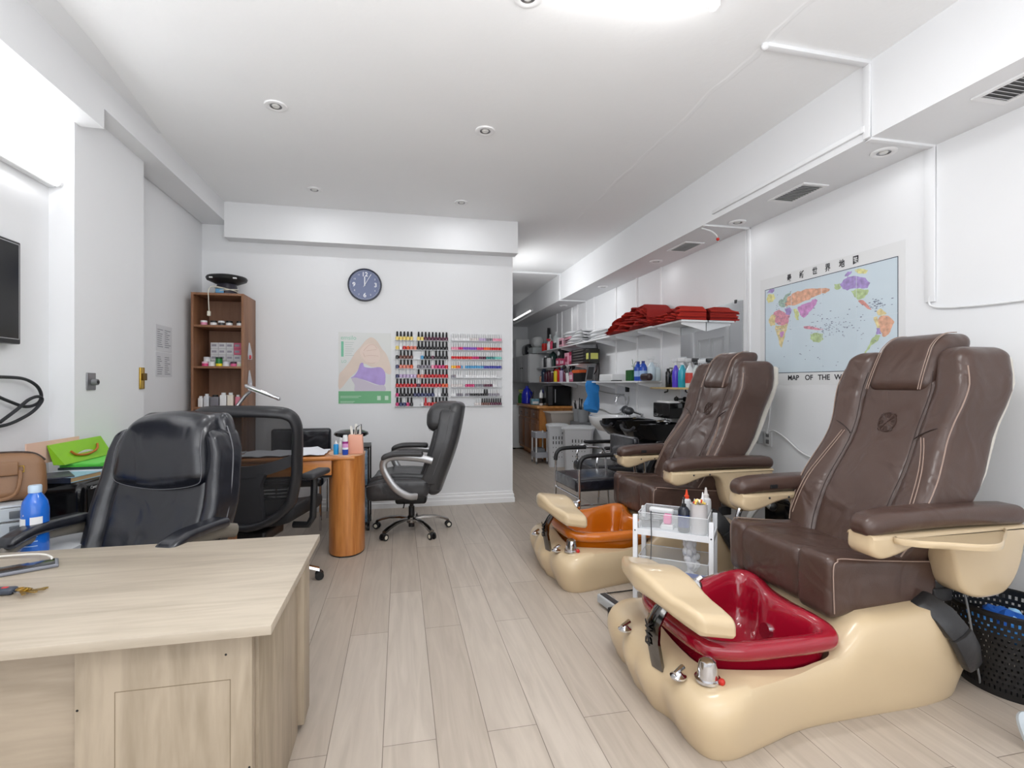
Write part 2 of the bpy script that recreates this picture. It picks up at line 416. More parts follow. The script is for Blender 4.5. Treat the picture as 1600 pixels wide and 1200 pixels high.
vent('white slatted air vent under the soffit between the two nearest soffit lights', 3.058)
vent('white slatted air vent under the soffit, the furthest one, above the second brown chair', 4.489)
# fluorescent tubes
LAMP = mat('lit_tube', (255, 253, 248), 0.3, emit=9.0)
def tube_lamp(label, p, L_, axis, lit):
    t = thing('tube_light', label, 'tube light', p)
    h = L_/2
    if axis == 'x':
        part('housing', M().rbox((0, 0, -0.02), (L_, 0.06, 0.04), 0.008), PLASTIC_W, t); part('tube', M().cyl((-h+0.03, 0, -0.055), (h-0.03, 0, -0.055), 0.014), lit, t)
        for s_ in (-1, 1): part('end_cap', M().b2((s_*h-0.012, -0.022, -0.072), (s_*h+0.012, 0.022, -0.03)), PLASTIC_W, t)
    else:
        part('housing', M().rbox((0.018, 0, 0), (0.036, L_, 0.05), 0.008), PLASTIC_W, t); part('tube', M().cyl((0.05, -h+0.03, 0), (0.05, h-0.03, 0), 0.013), lit, t)
        for s_ in (-1, 1): part('end_cap', M().cyl((0.05, s_*h-0.02, 0), (0.05, s_*h+0.014, 0), 0.022), PLASTIC_W, t)
    return t
tube_lamp('glowing fluorescent tube light on the ceiling at the top edge', (0.97, 2.035, ZC), 0.80, 'x', LAMP)
tube_lamp('slim white tube light mounted along the left wall above the television', (XL1, 2.55, 2.40), 1.46, 'y', mat('dim_tube', (250, 250, 250), 0.3, emit=1.5))
area('tube_light_left_wall', (XL1+0.10, 2.5, 2.44), (0, PI*0.62, 0), 0.05, 1.3, 5, (1, 1, 1))
tube_lamp('added unseen tube light on the rear passage side wall above the door', (XP, 6.95, 2.60), 1.2, 'y', LAMP)  # fixture added out of view to go with the passage fill

# ------------------------------------------------------------------ surface cable covers
def cover(m, a, b, w_=0.032, t_=0.014):
    a, b = Vector(a), Vector(b); c = (a+b)/2; d = b-a; l = d.length
    q = d.to_track_quat('X', 'Z').to_matrix()
    m.box(c, (l, w_, t_), q)
m = M(); cover(m, (1.836, 2.289, ZC-0.01), (XS, 2.30, ZC-0.01), 0.04, 0.02); m.b2((XS-0.015, 2.28, ZS), (XS, 2.32, ZC-0.02)); m.b2((XS, 2.28, ZS-0.012), (XR, 2.32, ZS)); m.b2((XR-0.014, 2.28, 1.76), (XR, 2.335, ZS))
m.ball((1.83, 2.289, ZC-0.012), 0.02)
cc = solo('cable_cover', m, WHITE, 'white square cable cover running from the ceiling over the soffit and down the right wall', 'cable cover', bevel=0.002)
m = M(); m.b2((XS-0.018, 2.33, 2.672), (XS, 3.70, 2.70)); m.b2((XS-0.022, 2.31, 2.668), (XS, 2.33, 2.704))
solo('cable_cover', m, WHITE, 'long thin white raceway fixed level along the face of the right soffit', 'cable cover', bevel=0.002)
m = M(); m.tube(spline([(XR-0.01, 2.31, 1.79), (XR-0.012, 2.30, 1.74), (XR-0.012, 2.20, 1.715), (XR-0.012, 1.9, 1.70), (XR-0.012, 1.2, 1.705), (XR-0.012, 0.4, 1.70)], 6), 0.006)
solo('wall_cable', m, PLASTIC_W, 'thin white cable leaving the cover and running level along the right wall', 'cable')
m = M(); m.b2((XR-0.014, 3.82, 1.45), (XR, 3.85, ZS)); m.b2((XS, 3.82, ZS-0.014), (XR, 3.85, ZS)); m.b2((XR-0.012, 3.87, 1.45), (XR, 3.885, ZS))
solo('cable_cover', m, WHITE, 'white cable cover down the wall between the mirror and the world map', 'cable cover', bevel=0.002)
m = M(); m.tube(spline([(XS+0.02, 3.90, ZS-0.01), (XS+0.1, 3.89, ZS-0.03), (XS+0.17, 3.91, ZS-0.06)], 6), 0.007, 6); m.tube(spline([(XS+0.17, 3.91, ZS-0.06), (XS+0.18, 3.91, ZS-0.1), (XS+0.20, 3.92, ZS-0.12)], 5), 0.003, 6)
m.mi(1).ball((XS+0.18, 3.91, ZS-0.09), 0.014)
solo('loose_wire', m, [PLASTIC_W, mat('red_plastic', (190, 40, 30), 0.4)], 'loose white wire with a red connector hanging from the soffit edge', 'wire')
# shelf standards (upright slotted strips) on the right wall
for k, (y, z0) in enumerate(((5.34, 0.75), (5.95, 0.9), (6.594, 1.0), (7.403, 1.2), (8.155, 1.3), (8.449, 1.3), (9.0, 1.3), (9.3, 1.3))):
    m = M(); m.b2((XR-0.014, y-0.018, z0), (XR, y+0.018, ZS)); m.b2((XR-0.018, y-0.01, z0), (XR, y+0.01, ZS))
    solo('shelf_upright', m, TRIM, ['nearest white shelf upright, beside the mirror behind the red towels', 'second white shelf upright from the mirror, rising behind the red towels', 'third white shelf upright from the mirror, beside the towel stack',
        'fourth white shelf upright from the mirror, above the folded white towels', 'fifth white shelf upright from the mirror, above the pink boxes', 'sixth white shelf upright from the mirror, close beside the fifth',
        'seventh white shelf upright from the mirror, in the shaded utility area', 'furthest white shelf upright, over the black wedge on the top shelf'][k], 'shelf upright', bevel=0.001, group='white upright strips on the right wall')
m = M(); m.tube(spline([(1.25, 7.72, ZC-0.008), (1.8, 7.73, ZC-0.01), (XS-0.04, 7.74, ZC-0.01), (XS-0.008, 7.75, ZC-0.05), (XS-0.008, 7.76, ZS+0.2), (XS-0.008, 7.76, ZS)], 6), 0.016); m.b2((XS-0.02, 7.74, ZS-0.016), (XR, 7.78, ZS)); m.b2((XR-0.014, 7.745, 1.35), (XR, 7.775, ZS))
solo('cable_cover', m, WHITE, 'white pipe-like cable run crossing the passage ceiling and bending down the soffit', 'cable cover')
# ================================================================== pedicure spa chairs
CREAM = mat('cream_gelcoat', (206, 184, 150), 0.28, coat=0.35)
BROWN = leather('brown_leather', (77, 58, 51), 0.31, 0.26)
BROWN2 = leather('brown_leather_smooth', (77, 58, 51), 0.29, 0.15)
PIPING = mat('pale_piping', (158, 136, 124), 0.5)
DARKSEAM = mat('dark_seam', (48, 34, 30), 0.6)

BASIN = [(0.09, -0.31, .335), (0.13, -0.365, .33), (0.24, -0.395, .325), (0.40, -0.405, .325), (0.54, -0.41, .33), (0.63, -0.405, .335), (0.665, -0.36, .345), (0.655, -0.28, .36), (0.65, -0.15, .36), (0.665, -0.02, .36),
            (0.70, 0.10, .365), (0.705, 0.175, .37), (0.66, 0.225, .37), (0.55, 0.22, .36), (0.42, 0.205, .345), (0.28, 0.21, .335), (0.15, 0.19, .33), (0.09, 0.12, .33), (0.075, 0.0, .33), (0.08, -0.18, .33)]
BOUT = [(math.atan2(p.y+0.09, p.x-0.37), math.hypot(p.x-0.37, p.y+0.09)) for p in spline(BASIN, 4, closed=True)]
def basin_ratio(x, y):
    a = math.atan2(y+0.09, x-0.37); l = min(BOUT, key=lambda q: abs((q[0]-a+PI) % (2*PI)-PI))[1]
    return math.hypot(x-0.37, y+0.09)/l
def spa_base_mesh():
    ctrl = [(-0.005, 0.0), (-0.01, -0.08), (0.02, -0.17), (0.015, -0.29), (0.04, -0.38), (0.12, -0.41), (0.28, -0.375), (0.5, -0.325), (0.8, -0.315), (1.08, -0.31), (1.27, -0.27), (1.385, -0.15)]
    full = ctrl + [(1.41, 0.0)] + [(x, -y) for x, y in reversed(ctrl[1:])]
    full = [(x, y-0.08) for x, y in full]
    foot = [(p.x, p.y) for p in spline([(x, y, 0) for x, y in full], 6, closed=True)]
    n = len(foot); C = [(min(max(x, 0.32), 1.2), -0.08) for x, y in foot]
    nor = []
    for i in range(n):
        a, b = foot[i-1], foot[(i+1) % n]; d = Vector((b[0]-a[0], b[1]-a[1])).normalized(); nv = Vector((d.y, -d.x))
        nor.append(nv)
    if nor[0].x > 0: nor = [-q for q in nor]
    def top(x, y):
        z = interp(x, [-0.1, 0.0, 0.16, 0.45, 0.62, 0.80, 1.12, 1.27, 1.43], [0.19, 0.225, 0.238, 0.225, 0.255, 0.385, 0.40, 0.36, 0.28])
        z += 0.03*math.exp(-((x-0.06)/0.12)**2-((y+0.0)/0.12)**2)
        return z
    def pos(i, o, zf, k=0):
        x, y = foot[i]; nv = nor[i]
        up = interp(x, [-0.05, 0.3, 1.0, 1.4], [0.55, 0.15, 0.35, 0.55])
        oo = o*(1 if o < 0 else up)
        X, Y_ = x+nv.x*oo, y+nv.y*oo
        return X, Y_, zf*top(X, Y_)
    rings = []
    for o, zf in ((-0.03, 0.0), (-0.005, 0.0), (0.0, 0.03), (0.02, 0.14), (0.05, 0.3), (0.075, 0.48), (0.085, 0.62), (0.075, 0.76), (0.045, 0.88), (0.0, 0.96), (-0.04, 0.99), (-0.08, 1.0)):
        rings.append([pos(i, o, zf) for i in range(n)])
    last = rings[-1]
    for t in (0.1, 0.2, 0.3, 0.42, 0.55, 0.7, 0.84):
        rr = []
        for i in range(n):
            x = last[i][0]+(C[i][0]-last[i][0])*t; y = last[i][1]+(C[i][1]-last[i][1])*t; z = top(x, y)
            rr.append((x, y, max(z, 0.03)))
        rings.append(rr)
    m = M().loft(rings, cap=False)
    m.f.append(tuple(range(n))); m.m.append(0)
    o = (len(rings)-1)*n; q = [o+i for i in range(n)]       # close the narrow middle with a strip of quads
    for i in range(n//2):
        a, b, c, d = q[i], q[i+1], q[(n-i-1) % n], q[(n-i) % n]
        f = []
        for k in (a, b, c, d):
            if k not in f: f.append(k)
        if len(f) > 2: m.f.append(tuple(f)); m.m.append(0)
    return m
def spa_base_obj(parent):
    """the moulded shell with a basin-shaped well cut out of its top"""
    import bmesh
    me = bpy.data.meshes.new('base'); src = spa_base_mesh(); me.from_pydata(src.v, [], src.f); me.materials.append(CREAM)
    bm = bmesh.new(); bm.from_mesh(me); bmesh.ops.remove_doubles(bm, verts=bm.verts, dist=1e-6); bmesh.ops.recalc_face_normals(bm, faces=bm.faces); bm.to_mesh(me); bm.free()
    a = link('base', me); k = 0.925
    out = [(0.37+(p.x-0.37)*k, -0.09+(p.y+0.09)*k) for p in spline(BASIN, 8, closed=True)]
    c = link('cutter', M().prism(out, 0.05, 0.7).mesh('cutter', CREAM, False))
    md = a.modifiers.new('cut', 'BOOLEAN'); md.operation = 'DIFFERENCE'; md.solver = 'FAST'; md.object = c
    dg = bpy.context.evaluated_depsgraph_get(); me2 = bpy.data.meshes.new_from_object(a.evaluated_get(dg)); me2.name = 'base'
    bpy.data.objects.remove(c); bpy.data.objects.remove(a)
    me2.shade_smooth(); me2.set_sharp_from_angle(angle=math.radians(50))
    return link('base', me2, parent)

def basin_mesh():
    ctrl = BASIN
    P = spline(ctrl, 4, closed=True); cx, cy = 0.37, -0.09
    def ring(sx, dz=None, z=None, base=0.0, off=0.0):
        out = []
        for p in P:
            dx, dy = p.x-cx, p.y-cy; l = math.hypot(dx, dy)
            k = sx*(l-off)/l
            zz = p.z+dz if z is None else z+(p.z-0.36)*base
            out.append((cx+dx*k, cy+dy*k, zz))
        return out
    rings = [ring(0.60, z=0.11), ring(0.73, z=0.15), ring(0.83, z=0.20, base=0.1), ring(0.875, z=0.24, base=0.3), ring(0.885, dz=-0.065), ring(0.92, dz=-0.054), ring(0.985, dz=-0.048), ring(1.008, dz=-0.030), ring(1.004, dz=-0.010), ring(0.98, dz=0.004), ring(1.0, dz=0.008, off=0.035),
             ring(1.0, dz=0.004, off=0.055), ring(1.0, dz=-0.010, off=0.072), ring(1.0, dz=-0.05, off=0.086), ring(1.0, z=0.22, base=0.3, off=0.10), ring(1.0, z=0.16, off=0.12), ring(0.93, z=0.135, off=0.14), ring(0.5, z=0.13, off=0.1), ring(0.02, z=0.13)]
    return M().loft(rings)

def bx(b): # lean of the backrest: forward-face x at height b
    return 1.02+(b-0.5)*0.43+0.05*math.sin((b-0.5)*PI*1.0)
def hw(b): return interp(b, [0.5, 0.66, 0.82, 1.08, 1.28, 1.42, 1.56], [0.29, 0.345, 0.352, 0.315, 0.342, 0.31, 0.24])
def back_def(wing=0.0, belly=0.0):
    def f(p):
        c, a, b = p
        k = hw(b)/0.33
        x = bx(b)+c*(1.0 if c < 0 else interp(b, [0.5, 0.9, 1.35, 1.6], [0.8, 1.0, 1.0, 0.8]))-wing*(abs(a)/0.33)**2
        lum = -0.03*math.exp(-((b-0.78)/0.16)**2)
        return (x+lum, a*k, b)
    return f

def spa_chair(name, label, group, basin_mat, tray_side, basin_word):
    t = thing(name, label, 'pedicure chair', (0, 0, 0), 0, group)
    spa_base_obj(t)
    bs = part('foot_basin', basin_mesh(), basin_mat, t, basin_word+' glossy foot basin', angle=80)
    part('drain', M().lathe([(0.001, 0.134), (0.03, 0.136), (0.036, 0.134), (0.036, 0.13)], (0.34, -0.10, 0.0), n=20), STEEL, bs)
    part('jet_cover', M().cyl((0.585, -0.12, 0.225), (0.537, -0.12, 0.235), 0.034, 0.032, 20), CHROME, bs)
    # footrest on a curved chrome stem
    def fd(p):
        x, y, z = p; u = y/0.34
        wx = 1.0-0.38*abs(u)**1.4
        z2 = z + 0.018*math.cos(u*PI) - 0.03*abs(u)**2; zt = max(-1, min(1, z/0.03))
        if z > 0.0: z2 -= zt*0.014*math.exp(-((abs(u)-0.5)/0.2)**2)
        if z < 0: z2 -= zt*0.02*abs(u)
        return (0.085+x*wx-0.025*math.cos(u*PI*0.5)+(0.03*abs(u)), y-0.09, 0.462+z2-x*0.12)
    part('footrest', M().rbox((0, 0, 0), (0.235, 0.68, 0.10), 0.032, 4, 12, fd), CREAM, t, angle=80)
    m = M(); rr = []
    for x, z, w_ in ((-0.01, 0.19, 0.05), (-0.03, 0.30, 0.05), (-0.025, 0.36, 0.047), (0.005, 0.41, 0.042), (0.04, 0.45, 0.035)):
        rr.append([(x+0.012*sx, -0.20+w_*sy, z) for sx, sy in ((-1, -0.6), (-1.8, 0), (-1, 0.6), (-0.3, 1), (1, 0.8), (1, -0.8), (-0.3, -1))])
    m.loft(rr)
    st = part('stem', m, mat('dark_chrome', (120, 118, 116), 0.12, 1.0), t, 'curved chrome stem carrying raised letters')
    lt = text_mesh('lettering', 'DVK', 0.046, mat('logo_dark', (30, 28, 30), 0.4), st, (-0.052, -0.20, 0.325), (PI/2, 0, -PI/2), 0.002, bold=True)
    lt.rotation_euler = (0, -PI/2, PI)
    # controls
    k = part('control_knob', M().lathe([(0.046, 0.0), (0.046, 0.010), (0.037, 0.013), (0.035, 0.045), (0.029, 0.070), (0.014, 0.081), (0.001, 0.082)], (0.085, -0.395, 0.232), n=24), CHROME, t)
    part('red_mark', M().ball((0.115, -0.435, 0.243), 0.012), mat('red_plastic', (190, 40, 30), 0.4), k)
    for x, y, z in ((0.0, -0.34, 0.222), (-0.035, 0.04, 0.222)):
        m = M().lathe([(0.030, 0.0), (0.030, 0.006), (0.018, 0.012), (0.012, 0.02), (0.001, 0.022)], (x, y, z), n=20); m.tube([(x-0.02, y-0.01, z+0.02), (x+0.024, y+0.008, z+0.03)], [0.007, 0.011], 8)
        part('lever_knob', m, CHROME, t)
    m = M(); m.ball((0.215, -0.10, 0.445), 0.034, 14); m.cyl((0.12, -0.10, 0.30), (0.21, -0.10, 0.435), 0.018); m.cyl((0.215, -0.10, 0.46), (0.245, -0.11, 0.486), 0.012)
    part('faucet', m, CHROME, t)
    # seat
    zs = 0.475
    def sd(p):
        x, y, z = p
        f = smoothstep(0.9, 0.68, x)
        k = max(0, min(1, (z-zs+0.1)/0.2)); return (x-0.012*math.cos(y/0.28*1.4), y, z+(0.032*k-0.02)*f-0.02*smoothstep(0.68, 1.3, x)*k)
    seat = part('seat', M().rbox((0.96, 0.05, zs), (0.54, 0.42, 0.205), 0.045, 4, 6, sd), BROWN, t, angle=80)
    for s_ in (-1, 1):
        part('side_bolster', M().rbox((0.955, (-0.232 if s_ < 0 else 0.272), zs+0.004), (0.55, (0.18 if s_ < 0 else 0.12), 0.222), 0.036, 4, 6, sd), BROWN, t, angle=80)
        m = M(); y = (-0.322 if s_ < 0 else 0.332); pts = [(0.70, y, zs-0.08), (0.695, y, zs+0.07), (0.715, y, zs+0.10), (0.76, y, zs+0.112), (1.18, y, zs+0.096)]
        m.tube([sd(q) for q in spline(pts, 5)], 0.0025, 6); part('seam', m, PIPING, seat)
    # back
    back = part('backrest', M().rbox((0.165, 0, 0.975), (0.22, 0.56, 0.90), 0.06, 4, 12, back_def(0.0)), BROWN, t, angle=80)
    for s_ in (-1, 1):
        part('back_wing', M().rbox((0.132, s_*0.247, 0.99), (0.295, 0.17, 0.955), 0.055, 4, 12, back_def(0.03)), BROWN, t, angle=80)
        f = back_def(0.03)
        pts = [f((-0.012, s_*0.170, b)) for b in [0.56+0.08*i for i in range(11)]]
        part('seam', M().tube(spline(pts, 3), 0.0018, 6), DARKSEAM, back)
        pts = [f((0.008, s_*0.324, b)) for i, b in enumerate([0.58+0.08*i for i in range(11)])]
        part('piping', M().tube(spline(pts, 3), 0.003, 6), PIPING, back)
        pts = [f((-0.0175, s_*(0.19+0.10*((1.08-b)/0.5)**0.5 if b < 1.08 else 0.19), b)) for b in (0.62, 0.72, 0.82, 0.92, 1.0, 1.06)]
        pts2 = [f((-0.0175, s_*(0.205+0.10*((1.08-b)/0.5)**0.5 if b < 1.08 else 0.205), b)) for b in (0.62, 0.72, 0.82, 0.92, 1.0, 1.06)]
        part('stitching', M().tube(spline(pts, 3), 0.0022, 5).tube(spline(pts2, 3), 0.0022, 5), PIPING, back)
        q = [f((-0.016, s_*0.175, 1.05)), f((-0.0165, s_*0.21, 1.075)), f((-0.0165, s_*0.26, 1.10)), f((-0.004, s_*0.31, 1.11))]
        part('seam', M().tube(spline(q, 4), 0.003, 5), DARKSEAM, back)
    ctr = part('center_panel', M().rbox((0.06, 0, 0.925), (0.135, 0.35, 0.80), 0.03, 3, 10, back_def()), BROWN, t, angle=80)
    part('back_shell', M().rbox((0.295, 0, 1.0), (0.05, 0.56, 0.86), 0.024, 3, 8, back_def(0.0)), mat('off_white_shell', (214, 210, 200), 0.4), t, angle=80)
    def hd(p):
        c, a, b = p; u = (b-1.27)/0.28
        return (bx(b)+c*(1.0 if c > 0 else 1.0)+(0.05*max(0, u)**2), a*(1.0-0.10*max(0, u)), b)
    head = part('headrest', M().rbox((0.075, 0, 1.40), (0.22, 0.345, 0.285), 0.065, 4, 8, hd), BROWN2, t, angle=80)
    for s_ in (-1, 1):
        for da in (0.0, 0.011):
            pts = [hd((-0.038, s_*(0.13+da), b)) for b in (1.275, 1.32, 1.38, 1.44, 1.48)]+[hd((-0.016, s_*(0.13+da), 1.52)), hd((0.02, s_*(0.13+da), 1.542)), hd((0.07, s_*(0.13+da), 1.546))]
            part('stitching', M().tube(spline(pts, 4), 0.002, 5), PIPING, head)
    # embossed round emblem
    m = M(); f = back_def(); cb = 1.115; R_ = 0.047
    for r in (R_, R_*0.93):
        m.tube([f((-0.0105, r*math.cos(a*PI/14), cb+r*math.sin(a*PI/14))) for a in range(28)], 0.0018, 5, closed=True)
    for a in (40, 46, 52, 128, 134, 140):
        d = math.radians(a); m.tube([f((-0.0105, R_*1.15*math.cos(d)*q, cb+R_*1.15*math.sin(d)*q)) for q in (-1, 0, 1)], 0.0016, 5)
    for a in (0, 180, 90, 270):
        for da in (-14, 0, 14):
            d = math.radians(a+da); m.tube([f((-0.0105, R_*0.45*math.cos(d), cb+R_*0.45*math.sin(d))), f((-0.0105, R_*0.9*math.cos(d), cb+R_*0.9*math.sin(d)))], 0.0015, 5)
    part('emblem', m, mat('emboss_brown', (66, 48, 42), 0.4), ctr)
    # arms
    prof = [(0.77, 0.715), (0.765, 0.66), (0.785, 0.632), (0.83, 0.622), (0.90, 0.637), (0.98, 0.664), (1.06, 0.678), (1.12, 0.665), (1.155, 0.62), (1.175, 0.55), (1.20, 0.48), (1.25, 0.442), (1.33, 0.428), (1.42, 0.44), (1.48, 0.49), (1.52, 0.57), (1.54, 0.66), (1.545, 0.715)]
    prof = [(p.x, p.y) for p in spline([(a, b, 0) for a, b in prof], 3)]
    for s_ in (-1, 1):
        yc = -0.372 if s_ < 0 else 0.39; y0, y1 = yc-0.06, yc+0.06
        m = M(); cx = sum(a for a, b in prof)/len(prof)
        def inset(q, d):
            out = []
            for i, (a, b) in enumerate(q):
                p0, p1 = q[i-1], q[(i+1) % len(q)]; v = Vector((p1[0]-p0[0], p1[1]-p0[1])).normalized(); out.append((a-v.y*d, b+v.x*d))
            return out
        sg = 1
        t1 = inset(prof, 0.012)
        if t1[10][1] < prof[10][1]: sg = -1
        rings = []
        for yy, d in ((y0, 0.016), (y0+0.004, 0.006), (y0+0.014, 0.0), (y1-0.014, 0.0), (y1-0.004, 0.006), (y1, 0.016)):
            rings.append([(a, yy, b) for a, b in inset(prof, d*sg)])
        arm = part('armrest', m.loft(rings), CREAM, t, angle=60)
        def pd(p):
            x, y, z = p; u = (x-0.755)/0.8
            k = 0.80+0.20*smoothstep(0, 0.15, u)
            return (x, yc+(y-yc)*k, z+0.012*math.sin(u*PI)-0.012*(1-smoothstep(0, 0.12, u)))
        pad = part('arm_pad', M().rbox((1.155, yc, 0.752), (0.80, 0.138, 0.082), 0.039, 4, 10, pd), BROWN2, arm, 'brown leather arm pad', angle=80)
        for x in (0.93, 1.05): part('screw', M().ball((x, y0-0.001, 0.69), 0.006, 8), DARKG, arm)
        if s_ == 1: part('switch', M().rbox((0.95, y0-0.003, 0.752), (0.045, 0.022, 0.022), 0.004), BLACKP, arm)
        if s_ == tray_side:
            o = -s_ if False else s_
            q = [(0.86, 0.0), (0.90, 0.065), (1.0, 0.11), (1.09, 0.155), (1.18, 0.155), (1.30, 0.085), (1.42, 0.01), (1.41, -0.03), (1.0, -0.03)]
            if s_ > 0: q = [(0.765+(x-0.86)*0.5, y*0.8) for x, y in q]
            q = [(p.x, p.y) for p in spline([(a, b, 0) for a, b in q], 4, closed=True)]
            y_at = yc+s_*0.058
            cxq, cyq = sum(a for a, b in q)/len(q), sum(b for a, b in q)/len(q)
            def rg(k, z): return [(cxq+(a-cxq)*k, y_at+s_*(cyq+(b-cyq)*k), z) for a, b in q]
            tr = part('tray', M().loft([rg(0.9, 0.682), rg(0.98, 0.685), rg(1.0, 0.697), rg(0.99, 0.708), rg(0.95, 0.710), rg(0.92, 0.700), rg(0.5, 0.698)]), CREAM, arm, 'swing-out side tray', angle=60)
    # mechanism behind the seat
    m = M(); path = [(1.10, -0.345, 0.415), (1.135, -0.405, 0.375), (1.175, -0.440, 0.305), (1.215, -0.442, 0.235), (1.25, -0.432, 0.165)]; rr = []
    for q, (px_, py_, pz_) in enumerate(path):
        w_ = 0.048 if q < 4 else 0.036; ox, oz = w_*0.87, w_*0.5
        rr.append([(px_-ox, py_+0.025, pz_-oz), (px_+ox, py_+0.025, pz_+oz), (px_+ox, py_-0.012, pz_+oz), (px_, py_-0.018, pz_), (px_-ox, py_-0.012, pz_-oz)])
    m.loft(rr[:3]); m.loft([[(a, b-0.008, c) for a, b, c in r] for r in rr[2:]]); m.rbox((1.24, -0.28, 0.41), (0.10, 0.10, 0.06), 0.01)
    part('hinge_cover', m, mat('worn_black', (44, 44, 46), 0.35, bump=0.2, bscale=40), t, bevel=0.008)
    m = M()
    for y in (-0.15, 0.15): m.tube([(1.25, y, 0.40), (1.34, y, 0.52), (1.36, y, 0.62)], 0.013)
    m.tube([(1.33, -0.2, 0.48), (1.33, 0.2, 0.48)], 0.012); m.b2((0.80, -0.27, 0.352), (1.22, 0.25, 0.372))
    part('metal_bracket', m, SILVER, t)
    m = M(); m.tube(spline([(1.36, -0.30, 0.50), (1.34, -0.35, 0.36), (1.37, -0.36, 0.15), (1.42, -0.34, 0.02), (1.5, -0.25, 0.008)], 6), 0.004)
    part('power_cord', m, GREYP, t)
    return t
RED = mat('red_gelcoat', (150, 14, 38), 0.12, coat=0.8)
ORANGE = mat('amber_gelcoat', (196, 104, 18), 0.14, coat=0.8)
A = spa_chair('pedicure_chair', 'nearest brown leather pedicure chair with cream base and glossy red foot basin', 'brown pedicure chairs along the right wall', RED, -1, 'red')
A.location = (1.0, 2.05, 0)
B = spa_chair('pedicure_chair', 'further brown leather pedicure chair with cream base and orange foot basin, behind the white cart', 'brown pedicure chairs along the right wall', ORANGE, 1, 'orange')
B.location = (0.985, 3.51, 0)
# ================================================================== between and beside the spa chairs
def squeeze(m, c, r, h, col, tip, neck=0.25, sx=1.0):
    pass
def bottle(name, label, group, loc, r, h, body, cap, style='plain', rz=0, liquid=None, lab=None):
    """bottles by style: plain, spray, pump, nozzle, jug"""
    t = thing(name, label, 'bottle', loc, rz, group)
    if style == 'jug':
        part('body', M().lathe([(r*0.9, 0), (r, 0.01), (r, h*0.55), (r*0.8, h*0.7), (r*0.35, h*0.82), (r*0.28, h*0.86)], n=20, cap=True), body, t)
        part('cap', M().lathe([(r*0.32, h*0.86), (r*0.32, h*0.97), (r*0.26, h)], n=16), cap, t)
    elif style == 'spray':
        part('body', M().lathe([(r*0.9, 0), (r, 0.008), (r, h*0.5), (r*0.85, h*0.6), (r*0.35, h*0.74), (r*0.32, h*0.78)], n=16), body, t)
        m = M(); m.lathe([(r*0.4, h*0.76), (r*0.4, h*0.83), (r*0.28, h*0.85)], n=12); m.rbox((0.012, 0, h*0.93), (r*1.7+0.01, r*0.55, h*0.13), 0.008, 2, 2); m.cyl((r*0.7, 0, h*0.95), (r*1.25, 0, h*0.95), 0.007); m.tube([(r*0.35, 0, h*0.9), (r*0.75, 0, h*0.85), (r*0.6, 0, h*0.78)], 0.005, 6)
        part('spray_head', m, cap, t)
    elif style == 'pump':
        part('body', M().lathe([(r*0.9, 0), (r, 0.008), (r, h*0.62), (r*0.7, h*0.7), (r*0.35, h*0.74)], n=16), body, t)
        m = M(); m.lathe([(r*0.4, h*0.74), (r*0.4, h*0.8), (r*0.15, h*0.82), (r*0.12, h*0.92)], n=12); m.rbox((r*0.4, 0, h*0.95), (r*1.5, r*0.45, h*0.05), 0.005, 2, 2)
        part('pump', m, cap, t)
    elif style == 'nozzle':
        part('body', M().lathe([(r*0.92, 0), (r, 0.006), (r, h*0.66), (r*0.9, h*0.72), (r*0.5, h*0.76)], n=16), body, t)
        part('nozzle', M().lathe([(r*0.55, h*0.74), (r*0.55, h*0.83), (r*0.36, h*0.85), (r*0.15, h), (0.001, h)], n=14), cap, t)
    else:
        part('body', M().lathe([(r*0.92, 0), (r, 0.006), (r, h*0.78), (r*0.8, h*0.86), (r*0.5, h*0.88)], n=16), body, t)
        part('cap', M().lathe([(r*0.55, h*0.86), (r*0.55, h*0.99), (r*0.45, h)], n=14), cap, t)
    if liquid: part('liquid', M().lathe([(r*0.85, 0.004), (r*0.93, 0.008), (r*0.93, h*0.35)], n=16), liquid, t)
    if lab:
        z0, z1 = h*0.15, h*0.5
        part('paper_label', M().lathe([(r*1.012, z0), (r*1.012, z1)], n=20, cap=False), lab, t)
    return t
